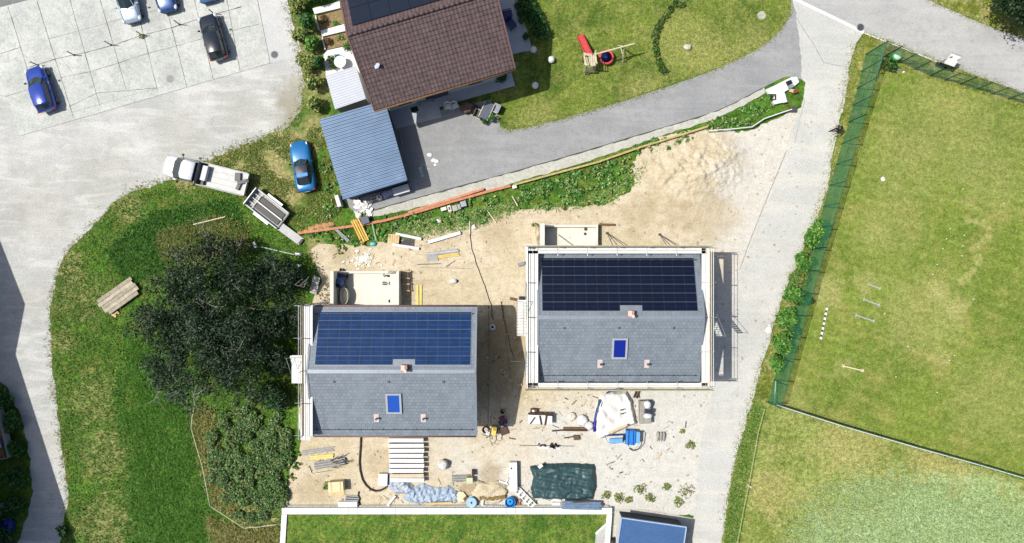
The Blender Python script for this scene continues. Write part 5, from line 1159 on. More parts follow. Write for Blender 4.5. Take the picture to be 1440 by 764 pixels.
# contents of the garage shells
t = T('cement_mixer', 'blue cement mixer in the shade of the lower garage shell', 'cement mixer', 481, 397, .1)
b = MB(); v = MB(); v.lathe([(.12, -.42), (.34, -.25), (.4, 0), (.38, .18), (.22, .46), (.24, .5)], 18); mm = Matrix.Rotation(R(32), 3, 'X'); b.add([tuple(mm @ Vector(p) + Vector((0, 0, .95))) for p in v.v], v.f); b.build('drum', M('mixer_blue', (70, 110, 176), .4, .12, 4), t, smooth=True)
b = MB(); v = MB(); v.lathe([(.05, .505), (.2, .51)], 16); b.add([tuple(mm @ Vector(p) + Vector((0, 0, .95))) for p in v.v], v.f); b.build('drum_mouth', m_black, t)
b = MB()
for s in (-1, 1): b.tube([(s * .45, .5, 0), (s * .45, 0, .95), (s * .45, -.5, 0)], .035, 6)
b.tube([(-.45, .5, .1), (.45, .5, .1)], .03, 6); b.tube([(-.45, -.5, .1), (.45, -.5, .1)], .03, 6); b.build('stand', m_navy, t)
MB().box(.0, .62, .62, .36, .34, .42).build('motor_box', m_navy, t, bevel=.03)
for s in (-1, 1): MB().tube([(s * .5 - .04, .5, .17), (s * .5 + .04, .5, .17)], .17, 12).build('wheel', m_tyre, t)
def tub(label, px, py, rx, ry, h, mat, h0=0.1):  # pale ovals added to stand for bright patches of light in the shell
    t = T('light_oval', label, 'tub', px, py, h0, 0, 'light ovals in the lower garage shell'); n = 24
    e = lambda k, z: [(rx * k * math.cos(6.2832 * i / n), ry * k * math.sin(6.2832 * i / n), z) for i in range(n)]
    MB().hull([e(.85, 0), e(1, h), e(1.03, h), e(.95, h - .01), e(.86, h * .55)]).build('tub', mat, t, smooth=False); MB().hull([e(.8, h * .5), e(.86, h * .6), e(.4, h * .62)]).build('oval_fill', m_con, t); return t
tub('narrow white oval standing in for light against the left wall of the lower garage shell', 474.5, 415, .17, .78, 1.3, m_white); tub('broad cream oval standing in for light below the blue mixer', 487, 416, .34, .74, .9, M('cream_oval', (238, 236, 208), .6, .05, 3))
t = T('rubble_bits', 'dark tool parts lying on the white slab of the lower garage shell', 'tools', 542, 388, .1); b = MB(); b.box(0, 0, .06, .3, .1, .1, .3); b.box(.25, -.02, .08, .16, .2, .14); b.build('drill', m_black, t, bevel=.02); b = MB(); b.box(-.15, .12, .03, .2, .05, .05, .8); b.build('bit', m_dgrey, t)
t = T('steel_trestle', 'small grey metal trestle on the white slab near the right wall', 'trestle', 544, 398.5, .1); MB().box(0, 0, .5, .62, .1, .05).build('top_bar', m_grey, t)
for s in (-1, 1): MB().box(s * .28, 0, .25, .05, .3, .5).build('leg', m_grey, t)
t = T('rubber_bucket', 'little dark bucket on the slab corner of the lower garage shell', 'bucket', 549, 423.5, .1); MB().lathe([(.11, 0), (.15, .26), (.13, .26), (.1, .05)], 14).build('bucket', m_dgrey, t); MB().tube([(-.14, 0, .26), (-.1, 0, .36), (.1, 0, .36), (.14, 0, .26)], .01, 4).build('handle', m_grey, t)
t = T('stone_lump', 'grey rubble lump on top of the white garage shell wall corner', 'rubble', 551, 383, 1.5); b = MB(); b.ball((0, 0, .06), (.32, .16, .14), 10, 6, .6, 3, zmin=0); b.build('lump', M('grey_stone', (0, 0, 0)), t); MB().ball((.3, .1, .04), (.1, .08, .08), 8, 5, .5, 8, zmin=0).build('chip', m_con, t)
t = T('drain_pot', 'small black drain pot at the outer corner of the lower garage shell', 'pot', 481, 380); MB().lathe([(.14, 0), (.18, .3), (.14, .3), (.1, .1)], 12).build('pot', m_black, t); MB().lathe([(.08, .05), (.04, .2)], 8).build('pipe', m_dgrey, t)
t = T('metal_plate', 'tilted grey metal sheet standing beside the scaffolding top left corner', 'metal sheet', 445, 401, 0, ANG(10, -30)); MB().box(0, 0, .5, 1.7, .62, .05, 0, 0, 0, R(-22)).build('sheet', M('sheet_grey', (190, 192, 190), .5, .1, 3), t)
for s in (-1, 1): MB().box(-.5, s * .25, .22, .05, .05, .5).build('leg', m_brown, t)
t = T('floor_drain', 'pair of dark drain fittings on the slab of the upper garage shell', 'drain', 823.5, 324, .1); MB().lathe([(.13, 0), (.15, .05), (.05, .2)], 12, (0, .1, 0)).build('fitting', m_dgrey, t); MB().lathe([(.1, 0), (.12, .06), (.04, .16)], 12, (-.05, -.32, 0)).build('fitting', m_dgrey, t)
plank('shore_pole', 'thin dark pole lying diagonally on the upper garage slab', 'pole', 785, 330, 808, 347, .07, .12, .06, m_dgrey)
plank('edge_timber', 'dark timber kerb running right from the upper garage shell', 'timber', 842, 316, 864, 316.5, .2, .02, .26, m_brown)
t = T('earth_mound', 'small tan earth mound against the left wall of the upper garage shell', 'earth mound', 753, 333); MB().ball((0, 0, 0), (.5, 1.2, .5), 14, 10, .5, 3, zmin=0).build('mound', m_site, t, smooth=True); leaves('weed', [(-.1, 1.0, .25, .3, .2, .2)], 60, .08, wd, 5, t)
for lab, x0, y0, x1, y1, x2, y2, x3, y3 in (('wire tripod brace on the sand right of the upper garage, left one', 854, 328, 862, 346, 870, 340, 878, 346), ('wire tripod brace on the sand right of the upper garage, right one', 928, 330, 938, 346, 943, 342, 952, 346)):
    t = T('tripod_brace', lab, 'brace', x1, y1, 0, 0, 'tripod braces by the upper scaffold'); z = 2.2; a = (*W2(t, x0, y0, .05), .05)
    for q in ((x1, y1), (x3, y3)): MB().tube([a, (*W2(t, *q, 1.2), 1.2)], .03, 5).build('strut', m_dgrey, t)
    MB().box(a[0], a[1], .03, .25, .2, .04).build('foot_plate', m_dgrey, t)
# bits and pieces lower side
T_W = 'white timbers of the stack'
ys = [617.5, 625, 632, 639, 646, 653, 660, 667, 673]
for i, y in enumerate(ys):
    lo = 547.5 + i * .3; hi = 596.5 + (i % 3) * .5
    t = T('white_timber', 'white squared timber of the bearer stack, %s' % ['first from the house', 'second from the house', 'third from the house', 'fourth from the house', 'fifth from the house', 'sixth from the house', 'third from the blue sheeting', 'second from the blue sheeting', 'closest to the blue sheeting'][i], 'timber', (lo + hi) / 2, y, .1, rng.uniform(-.008, .008), T_W)
    m_ = m_white if i not in (7,) else M('raw_timber', (222, 206, 178), .8, .1, 4); L = (hi - lo) / S
    MB().box(0, 0, .28, L, .335, .5).build('upper_beam', m_, t, bevel=.012)
    MB().box(L / 2 + .003, 0, .28, .012, .2, .4).build('end_grain', m_brown, t)
t = T('stack_bearer', 'pair of brown bearers carrying the white timber stack', 'bearers', 572, 645)
for s in (-1, 1): MB().box(s * 1.1, 0, .05, .14, 3.9, .1).build('bearer', m_dkwood, t)
t = T('big_white_bag', 'round white builders bag on sand right of the timber stack', 'bulk bag', 623.5, 652); b = MB(); b.ball((0, 0, .36), (.46, .46, .42), 16, 10, .25, 2, zmin=0); b.build('bag', M('woven_white', (238, 236, 230), .8, .06, 5), t, smooth=True)
for a in (.7, 2.3, 3.9, 5.4): MB().tube([(.3 * math.cos(a), .3 * math.sin(a), .65), (.4 * math.cos(a), .4 * math.sin(a), .85), (.3 * math.cos(a + .4), .3 * math.sin(a + .4), .65)], .025, 5).build('strap', m_plate, t)
def cloth(name, label, cat, px, hgt, mat, seed, amp=.22, fr=1.3, folds=(0, 1), res=44, h0=0.0):
    """crumpled sheet over a pile: outline px, height function with folds"""
    c = (sum(p[0] for p in px) / len(px), sum(p[1] for p in px) / len(px)); t = T(name, label, cat, *c, h0); poly = [W2(t, *p) for p in px]
    poly = ragged(poly, .07, .15, 2.5, seed); xs = [p[0] for p in poly]; ys_ = [p[1] for p in poly]; w = max(xs) - min(xs); hh = max(ys_) - min(ys_)
    nx = res; ny = max(8, int(res * hh / w)); idx = {}; vs = []; fs = []
    gx = np.linspace(min(xs), max(xs), nx + 1); gy = np.linspace(min(ys_), max(ys_), ny + 1); GX, GY = np.meshgrid(gx, gy)
    ins = inpoly(poly, GX.ravel(), GY.ravel()).reshape(GX.shape); pa = np.array(poly)
    for j in range(ny + 1):
        for i in range(nx + 1):
            x, y = GX[j, i], GY[j, i]
            if not ins[j, i]:
                k = np.argmin((pa[:, 0] - x) ** 2 + (pa[:, 1] - y) ** 2)
                if math.hypot(pa[k, 0] - x, pa[k, 1] - y) > 1.6 * max(w / nx, hh / ny): continue
                x, y = pa[k]; d = 0
            else: d = np.sqrt(((pa - (x, y)) ** 2).sum(1).min())
            e = min(1, d / .3); q = Vector((x * fr, y * fr, seed)); u = x * folds[0] + y * folds[1]
            z = .03 + e * hgt * (.8 + .2 * noise.noise(q * .7)) + e * amp * (abs(noise.noise(q * 1.2)) * .8 + .28 * abs(noise.noise(q * 3.1))) + e * .05 * math.sin(u * 9 + 2 * noise.noise(q))
            idx[(i, j)] = len(vs); vs.append((x, y, z))
    for j in range(ny):
        for i in range(nx):
            k = [(i, j), (i + 1, j), (i + 1, j + 1), (i, j + 1)]
            if all(q in idx for q in k): fs.append(tuple(idx[q] for q in k))
    b = MB(); b.add(vs, fs); o = b.build('sheet', mat, t, smooth=True, fix=False); md = o.modifiers.new('thick', 'SOLIDIFY'); md.thickness = .012; return t
m_tarp = M('green_black_tarp', (54, 84, 88), .45, .25, 3); m_btarp = M('blue_sheet', (176, 194, 214), .55, .2, 5); m_gtarp = M('grey_blue_sheet', (186, 198, 216), .5, .14, 5)
t = cloth('tarp_covered_stack', 'large dark green tarpaulin pulled over a low stack near the white wall', 'covered stack', [(745, 656), (762, 652), (800, 651), (836, 652.5), (838, 670), (839, 684), (834, 700), (808, 703), (770, 702), (750, 700), (746, 688), (750, 670)], .6, m_tarp, 3, .17, 1.15, (.15, 1.0), 100)
MB().box(1.6, -1.5, .9, 1.4, .12, .06, R(3)).build('weight_board', m_dgrey, t); MB().box(-1.9, 1.55, .7, .4, .3, .05, R(40)).build('weight_board', m_white, t)
t = cloth('blue_sheeting', 'crumpled light blue plastic sheeting lying along the white wall', 'sheeting', [(582, 685), (596, 679), (606, 684), (624, 685), (630, 682), (641, 689), (646, 697), (642, 707), (620, 705), (606, 709), (578, 707), (566, 702), (572, 695)], .22, m_btarp, 11, .34, 2.3, (1.2, .5), 100)
MB().box(.5, -.72, .3, 2.4, .1, .06, R(2)).build('weight_board', m_wood, t)
t = cloth('grey_blue_sheeting', 'pale grey blue sheeting draped over the left end of the timber stack', 'sheeting', [(546, 657), (552, 656), (563, 667), (576, 677), (588, 689), (575, 695), (556, 694), (545, 684)], .45, m_gtarp, 17, .22, 3.0, (.7, .7), 60)
MB().box(.1, -.2, .7, .5, .08, .05, R(20)).build('weight_board', m_wood, t)
crate_box('white_box', 'white box standing left of the grey blue sheeting', 'box', 540, 672.5, R(-2), .75, 1.0, .55, m_white, m_plate)
plank('bent_boards', 'bent white boards under the left end of the blue sheeting', 'boards', 545, 711, 556, 697, .2, .1, .1, m_white, n=1); plank('cream_board', 'cream board lying along the wall under the blue sheeting', 'boards', 598, 708.5, 640, 706.5, .22, .06, .1, m_wood, n=2)
t = T('cardboard', 'torn cream cardboard between the blue sheeting and the cable drum', 'cardboard', 649, 698, 0, R(20)); b = MB(); b.prism([(-.4, -.3), (.1, -.45), (.45, -.1), (.3, .35), (-.1, .5), (-.45, .2)], .02, .2); b.build('flat_sheet', M('cream_card', (240, 226, 190), .85, .06, 4), t); MB().box(.3, -.2, .26, .4, .2, .04, .4).build('flap', m_brown, t)
t = T('cable_drum', 'pale blue drum with dark centre standing against the white wall', 'drum', 663.5, 704.5, 0); MB().lathe([(.44, 0), (.46, .05), (.36, .06), (.36, .44), (.46, .45), (.46, .5), (.44, .52)], 24).build('drum', M('drum_pale_blue', (168, 206, 226), .55, .08, 4), t); MB().lathe([(.1, .5), (.09, .53)], 12).build('hub', m_black, t)
t = T('blue_tub', 'bright blue round tub next to the fallen white ladder', 'tub', 717.5, 704, 0); MB().lathe([(.34, 0), (.44, .5), (.47, .5), (.47, .54), (.42, .54), (.4, .5), (.36, .34)], 22).build('tub', m_blue, t); MB().lathe([(.37, .34), (.2, .36), (.02, .33)], 18).build('water', M('tub_content', (60, 160, 236), .2, .1, 5), t, smooth=True); MB().box(-.5, .05, .42, .14, .2, .05).build('handle', m_plate, t)
t = T('brick_pile', 'small reddish brick pile right of the blue tub', 'brick pile', 728.5, 705)
g = random.Random(4); b = MB()
for k in range(16): b.box(g.uniform(-.28, .28), g.uniform(-.25, .25), .05 + .08 * (k % 3), .24, .12, .07, g.uniform(0, 3), 0, g.uniform(-.3, .3))
b.build('bricks', M('dull_brick', (176, 126, 100), .9, .25, 6), t, bevel=.005); b = MB(); b.ball((.1, -.1, .03), (.3, .25, .07), 10, 5, .4, 1, zmin=0); b.build('crumbs', m_con, t)
t = T('long_grey_box', 'long pale grey channel lying against the white wall right of the drum', 'channel', 694, 712.5, 0, R(-1)); MB().box(0, 0, .12, 1.7, .36, .24).build('box', M('channel_grey', (196, 204, 212), .6, .06, 3), t, bevel=.02)
for k in (-.6, 0, .6): MB().box(k, 0, .25, .05, .38, .03).build('band', m_grey, t)
plank('white_post', 'short white post standing slanted between the drum and the grey channel', 'post', 678, 713, 679, 694, .22, .05, .14, m_white)
t = T('earth_heap', 'shadowed tan earth heap above the long grey channel', 'earth heap', 690, 692); MB().ball((0, 0, 0), (1.6, .95, .3), 40, 20, .45, 6, zmin=0).build('heap', m_site, t, smooth=True); b = MB(); g = random.Random(8)
for k in range(16): b.box(-.9 + .14 * k, -.45 + g.uniform(-.08, .08), .3, .12, .3, .1, g.uniform(-.4, .4), g.uniform(-.3, .3))
b.build('clods', M('dark_clod', (150, 128, 80), .95, .2, 6), t)
t = T('white_board', 'upright long white board with one dark hole beside the ladder', 'board', 722, 668, 0, R(1)); MB().box(0, 0, .3, .66, 2.5, .6).build('slab', m_white, t, bevel=.02); MB().lathe([(.085, .6), (.085, .606)], 14, (-.16, .75, 0)).build('hole', m_black, t); MB().box(0, -1.0, .608, .5, .2, .012).build('label_plate', m_plate, t)
t = T('white_ladder', 'white ladder lying askew between the board and the dark tarpaulin', 'ladder', 738, 699, .12, ANG(26, 26)); 
for s in (-1, 1): MB().box(0, s * .26, .1, 2.35, .07, .1).build('side_rail', m_white, t)
for k in range(6): MB().box(-1.0 + k * .4, 0, .12, .2, .46, .05).build('rung', m_white, t)
plank('bent_white_rod', 'angled white battens left of the long white board', 'battens', 702, 676, 714, 681, .16, .05, .08, m_white); plank('bent_white_rod', 'short steep white batten close to the long white board', 'battens', 711, 680, 715, 672, .12, .08, .08, m_white)
t = plank('pipe_bundle', 'bundle of grey pipes with a pale green cap on sand below the timber stack', 'pipes', 636, 672.5, 662, 671.5, .5, .02, .16, m_grey, n=5, gap=.01, mats=[M('dull_pipe', (150, 148, 136), .6, .15, 4), M('grey_beam', (0, 0, 0))])
MB().box(.75, -.1, .42, .55, .5, .5).build('cap_block', M('pale_green_block', (214, 222, 176), .7, .08, 4), t, bevel=.02); MB().box(1.05, .5, .3, .2, .5, .4).build('clamp', m_dkwood, t)
plank('yellow_beam', 'yellow beam at the lower left of the plot above grey pipes', 'beam', 437, 643.5, 470, 640.5, .34, .02, .12, M('lemon_timber', (0, 0, 0)), n=2)
t = plank('pipe_bundle', 'tangled grey pipes under the yellow beam at the lower left of the plot', 'pipes', 442, 655, 486, 648, .6, .04, .2, m_grey, n=6, gap=.01, mats=[M('dull_pipe', (0, 0, 0)), M('grey_beam', (0, 0, 0))])
b = MB(); g = random.Random(3)
for k in range(12): a = Vector((g.uniform(.1, 1.2), g.uniform(-.35, .35), .2)); c = a + Vector((g.uniform(.2, .7), g.uniform(-.3, .4), g.uniform(.1, .5))); b.tube([a, c], .04, 5)
b.build('clamps', m_dgrey, t)
plank('pipe_bundle', 'three thin grey tubes flat on sand under the lower house eaves', 'pipes', 425, 637, 470, 631, .36, .02, .05, m_grey, n=3, gap=.04); plank('steel_bar', 'thin dark bar slanting at the lower left of the plot', 'steel bar', 435, 655, 439, 666, .06, .02, .05, m_dgrey)
plank('steel_bar', 'thin dark bar below the tangled grey pipes', 'steel bar', 440, 666, 468, 661, .05, .02, .04, m_dgrey)
t = T('plywood_crate', 'cream plywood crate casting a dark shadow at the lower left of the plot', 'crate', 475.5, 681, 0, R(4)); MB().box(0, 0, .4, 1.25, .85, .8).build('box', M('cream_plywood', (240, 224, 180), .8, .05, 3), t, bevel=.01); MB().box(0, 0, .82, 1.3, .9, .05).build('lid', M('cream_plywood', (0, 0, 0)), t)
for s in (-1, 1): MB().box(s * .4, 0, .85, .08, .9, .03).build('batten', m_wood, t)
plank('cream_sheet', 'flat cream formwork sheet below the plywood crate', 'sheet', 463, 693, 485, 692.5, .5, .03, .04, m_wood, n=1)
t = plank('grate', 'grey metal grate lying beside the wall below the plywood crate', 'grate', 486, 700, 505, 701, .5, .05, .08, m_dgrey, n=5, gap=.0, mats=[M('grey_beam', (0, 0, 0)), m_dgrey]); plank('white_slab', 'flat white slab against the wall below the grate', 'slab', 476, 708.5, 503, 708.5, .48, .05, .2, m_white, n=1)
t = T('black_cable', 'short black cable curled at the right end of the grate', 'cable', 506, 700); b = MB(); b.tube([(*W2(t, x, y), .08) for x, y in ((505, 691), (504, 696), (506.5, 701), (505, 706))], .06, 6); b.build('cable', m_black, t, smooth=True); MB().ball((*W2(t, 504.5, 709), .12), (.14, .24, .12), 10, 6, .2, 1).build('plug', m_black, t)
t = T('black_hose', 'thick black drain hose curving from the lower house to the white box', 'hose', 509, 650); b = MB(); ps = [(508, 612), (507.5, 625), (506.5, 638), (505.8, 650), (507, 662), (510, 674), (515, 682), (521, 687.5), (528, 690), (535, 689.5), (542, 686), (546, 681)]; b.tube([(*W2(t, x, y), .08) for x, y in ps], .085, 8); b.build('hose', M('hose_brown_black', (62, 48, 40), .7, .15, 4), t, smooth=True); MB().lathe([(.12, .02), (.12, .16)], 10, (*W2(t, 546, 681), 0)).build('coupling', m_dgrey, t)
t = T('pale_hose', 'pale cream hose running from black hose end toward the grate', 'hose', 530, 692); MB().tube([(*W2(t, x, y), .05) for x, y in ((520, 690), (530, 693), (541, 690), (545, 684))], .05, 6).build('hose', M('cream_hose', (226, 216, 190), .6, .05, 3), t, smooth=True); MB().box(*W2(t, 520, 690), .05, .14, .12, .1).build('coupling', m_grey, t)
# machines at the corner of the shadow
t = T('yellow_machine', 'small yellow plate compactor with looped black handle at the house shadow', 'compactor', 695, 604, 0, R(-6)); MB().box(0, 0, .06, .5, .7, .08).build('base_plate', m_dgrey, t, bevel=.02); MB().box(0, .02, .4, .42, .75, .55).build('engine_cover', M('machine_yellow', (246, 222, 110), .45, .08, 4), t, bevel=.05); MB().box(-.02, .15, .7, .22, .22, .14).build('tank', M('machine_ochre', (196, 160, 70), .5, .1, 4), t, bevel=.03)
b = MB(); b.tube([(-.28, .2, .5), (-.3, -.4, .8), (-.26, -.78, .9), (-.1, -.98, .92), (.1, -.98, .92), (.26, -.78, .9), (.28, -.4, .8), (.26, .2, .5)], .028, 6); b.build('handle', m_black, t, smooth=True)
t = T('blue_compressor', 'blue and dark red compressor in the house shadow beside the yellow compactor', 'compressor', 707, 592, 0, R(10)); MB().ball((0, 0, .5), (.3, .34, .28), 14, 8).build('tank', m_navy, t, smooth=True); MB().box(0, .34, .55, .5, .3, .4).build('motor', M('dark_red_paint', (120, 50, 60), .5, .1, 4), t, bevel=.04)
for s in (-1, 1): MB().tube([(s * .3 - .05, -.1, .2), (s * .3 + .05, -.1, .2)], .2, 12).build('wheel', m_tyre, t)
b = MB(); b.tube([(-.25, .1, .5), (-.28, .2, .9), (.28, .2, .9), (.25, .1, .5)], .025, 5); b.build('handle', m_red, t); MB().box(-.05, -.85, .12, .7, .7, .14, R(12)).build('brown_slab', M('brown_box', (96, 72, 64), .8, .15, 4), t, bevel=.02)  # flat dark brown block set below the compressor
t = T('black_bucket', 'black bucket standing above the blue compressor in the shadow', 'bucket', 706.5, 578); MB().lathe([(.16, 0), (.2, .3), (.18, .3), (.14, .04)], 14).build('bucket', m_black, t); MB().tube([(-.19, 0, .3), (-.12, .02, .38), (.12, .02, .38), (.19, 0, .3)], .012, 4).build('handle', m_grey, t)
t = T('cable_reel', 'white and black coil of cable by the corner of the lower house', 'cable reel', 683, 604); b = MB()
for k in range(4): b.tube([((.2 + .03 * k) * math.cos(a), (.2 + .03 * k) * math.sin(a), .05 + .05 * k) for a in [i * 6.2832 / 16 for i in range(16)]], .03, 5, closed=True)
b.build('coil', m_black, t); MB().ball((.2, -.3, .08), (.25, .2, .14), 10, 6, .4, 2, zmin=0).build('sack', m_white, t, smooth=True)
# cables trailing over the ground
for lab, pts, r, mm in (('thin black cable trailing down the sand between the two houses', [(661, 330), (664, 350), (672, 378), (682, 402), (690, 428), (694, 450)], .03, m_black), ('grey cable fallen in the shadow right of the lower house', [(687, 432), (688, 470), (688, 520), (687, 560), (686, 600)], .025, m_grey), ('pair of thin dark cables running into the gap from the sand', [(705, 425), (709, 450), (714, 470), (718, 490), (723, 505)], .025, m_black), ('pale wire lying low in the gap beside the scaffolding', [(707, 430), (711, 455), (713, 490), (716, 515), (721, 550)], .02, m_grey)):
    t = T('ground_cable', lab, 'cable', *pts[0], group='cables lying on the plot'); L = [Vector((*W2(t, *p), .05)) for p in pts]; fine = []
    for a, c in zip(L[:-1], L[1:]):
        for k in range(6): p = a + (c - a) * (k / 6); p.x += .08 * noise.noise(p * 1.5); fine.append(p)
    fine.append(L[-1]); MB().tube(fine, r, 5).build('cable', mm, t, smooth=True); MB().box(fine[0].x, fine[0].y, .05, .1, .1, .08).build('plug', m_black, t)
t = T('tyre', 'white rimmed tyre lying in the gap right of the lower house', 'tyre', 692.5, 460); b = MB(); b.tube([(.2 * math.cos(a), .2 * math.sin(a), .1) for a in [i * 6.2832 / 18 for i in range(18)]], .09, 8, closed=True); b.build('ring', m_plate, t, smooth=True); MB().lathe([(.12, .02), (.11, .08)], 12).build('hub', m_black, t)
plank('pale_pole', 'short pale pole lying across the gap against the scaffolding', 'pole', 717, 508, 734, 508.5, .1, .04, .08, m_plate); plank('cream_block', 'small cream block in the gap by the scaffold foot', 'block', 728, 540.5, 734, 540.5, .18, .02, .16, m_wood)
t = T('black_box', 'small black box on the sand left of the scaffold stair', 'box', 733, 420, 0); MB().box(0, 0, .2, .4, .4, .4).build('box', m_black, t, bevel=.03); MB().box(-.7, -.05, .08, .6, .25, .16, R(-12)).build('board', m_brown, t)
plank('grey_block', 'short grey beam on the sand near the upper scaffold corner', 'beam', 728, 373, 738, 370, .3, .02, .2, m_grey)
t = T('white_sack', 'small white sack lying alone on the sand above the gap', 'sack', 638, 395.5); MB().ball((0, 0, .12), (.34, .22, .2), 12, 8, .4, 6, zmin=0).build('sack', m_white, t, smooth=True); MB().ball((.3, 0, .1), (.1, .12, .1), 8, 6).build('knot', m_black, t)
t = T('rubble_patch', 'patch of white crushed rubble above the lower garage shell', 'rubble', 508, 366); b = MB(); g = random.Random(9)
for k in range(70): x, y = g.gauss(0, .7), g.gauss(0, .45); b.box(x, y, .03, g.uniform(.06, .3), g.uniform(.06, .22), g.uniform(.03, .1), g.uniform(0, 3), 0, g.uniform(-.4, .4), g.uniform(-.3, .3))
b.build('fragments', m_con, t); MB().ball((.2, .1, 0), (.45, .35, .08), 12, 5, .5, 2, zmin=0).build('dust', m_white, t)
# grey concrete blocks on the bank
for i, (lab, x, y, w, d, mm) in enumerate([('pale concrete block on the weedy bank, leftmost of the row', 624.5, 294.5, .5, .3, m_plate), ('hollow pale block second in the row on the weedy bank', 632.5, 294, .3, .55, m_con), ('grey block third in the row on the weedy bank', 640, 293.5, .45, .5, M('grey_stone', (0, 0, 0))), ('narrow grey block fourth in the row on the weedy bank', 646, 291.5, .25, .45, M('grey_beam', (0, 0, 0))), ('largest grey block at the right end of the row on the weedy bank', 652, 287.5, .5, .48, M('block_grey', (176, 178, 188), .8, .1, 5))]):
    t = T('concrete_block', lab, 'block', x, y, .05, R(16), 'concrete blocks on the bank'); MB().box(0, 0, .22, w, d, .4).build('block', mm, t, bevel=.015); MB().box(0, 0, .423, w * .5, d * .5, .012).build('hole', m_dgrey if i == 1 else mm, t)
t = T('white_stone', 'single white stone on the weedy bank right of the blocks', 'stone', 666.5, 320, .05); MB().ball((0, 0, .1), (.22, .2, .16), 10, 6, .5, 4).build('stone', m_white, t); MB().ball((.2, -.1, .03), (.08, .08, .06), 6, 5, .4, 1).build('chip', m_con, t)
t = T('white_stone', 'white stone lying just above the left cream beams', 'stone', 617.5, 311, .05); MB().ball((0, 0, .1), (.22, .16, .14), 10, 6, .5, 5).build('stone', m_white, t); MB().ball((-.2, .1, .03), (.08, .08, .06), 6, 5, .4, 1).build('chip', m_con, t)
t = T('white_stone', 'small white block by the joint of red board and tan rail', 'stone', 723.5, 263.5, .0); MB().box(0, 0, .2, .4, .3, .4, R(16)).build('block', m_white, t, bevel=.03); MB().box(.0, 0, .41, .2, .15, .03, R(16)).build('notch', m_con, t)
plank('leaning_stake', 'pale stake leaning on the bank below the tan rail', 'stake', 720, 276, 728, 290, .1, .15, .06, m_palew); plank('leaning_stake', 'pale stake lying below the grey blocks at the weedy edge', 'stake', 685, 296, 698, 314, .1, .1, .06, m_palew); plank('leaning_stake', 'pale vertical stake near the upper end of the black cable', 'stake', 660.5, 311, 660.5, 330, .1, .1, .06, m_palew)
# work table and pile in front of the scaffolded house
t = T('work_table', 'white work table with dark brown boards laid across it', 'work table', 759, 586, 0, R(-1)); MB().box(0, -.1, .72, 2.1, .75, .06).build('tabletop', m_white, t)
for sx in (-1, 1):
    for sy in (-.4, .2): MB().box(sx * .9, sy, .35, .07, .07, .7).build('leg', m_brown, t)
b = MB(); b.box(-.1, .42, .8, 1.9, .14, .1); b.box(.05, -.15, .79, .14, .8, .06, R(12)); b.box(.5, -.15, .79, .15, .85, .06, R(-8)); b.box(.75, .3, .84, .6, .12, .08); b.box(-.65, -.2, .79, .1, .7, .06, R(-35)); b.build('brown_board', m_dkwood, t)
t = T('tool_case', 'red brown tool case open behind the white work table', 'tool case', 750.5, 577, 0, R(-6)); MB().box(0, 0, .2, .6, .36, .4).build('case', M('case_red', (130, 70, 56), .6, .2, 5), t, bevel=.03); MB().box(-.05, 0, .41, .2, .2, .04).build('tray', m_white, t); MB().box(0, .2, .5, .56, .05, .3).build('lid', m_black, t)
for lab, x, y, r, mm, h in (('larger bright white round sandbag near the blue hose', 818.5, 590.5, .52, m_white, .5), ('flatter cream round sandbag beside the larger white one', 803.5, 585.5, .4, M('cream_sack', (236, 228, 208), .85, .06, 4), .3), ('narrow white sandbag squeezed against the blue hose', 828, 598, .4, m_white, .4)):
    t = T('sandbag', lab, 'sandbag', x, y, 0, 0, 'round sandbags by the blue hose'); MB().ball((0, 0, h * .4), (r, r * .95, h * .6), 16, 9, .2, x, zmin=0).build('bag', mm, t, smooth=True); MB().ball((-r * .2, r * .3, h * .95), (.08, .12, .07), 8, 5).build('knot', m_plate, t)
plank('dark_pole', 'long dark brown beam lying below the sandbags', 'beam', 776, 606, 800, 604, .12, .06, .14, m_dkwood); plank('dark_pole', 'wide dark timber continuing right under the sandbags', 'beam', 792, 603, 826, 603.5, .34, .06, .2, m_dkwood, n=2, mats=[m_dkwood, m_brown])
plank('dark_pole', 'small brown paddle shaped board below the long beam', 'board', 793, 616, 806, 614, .1, .06, .1, m_dkwood); plank('dark_pole', 'square brown block at the end of the paddle shaped board', 'block', 806, 615, 814, 615, .42, .05, .25, m_brown, n=2)
t = T('tool_heap', 'row of black tools and a long thin rod on the ground', 'tools', 772, 627, 0, R(0)); b = MB(); g = random.Random(6)
for k in range(15): MB().box(g.uniform(-1.2, 1.1), g.uniform(-.16, .16), .08, g.uniform(.12, .5), g.uniform(.05, .16), .14, g.uniform(-1.2, 1.2)).build('tool', m_black, t, bevel=.01)
MB().tube([(-2.6, .05, .05), (2.2, -.02, .05)], .025, 5).build('rod', m_brown, t); b = MB(); b.box(-.5, -.14, .04, 1.0, .18, .08); b.box(.6, -.2, .04, .7, .14, .08); b.build('white_tray', m_white, t)
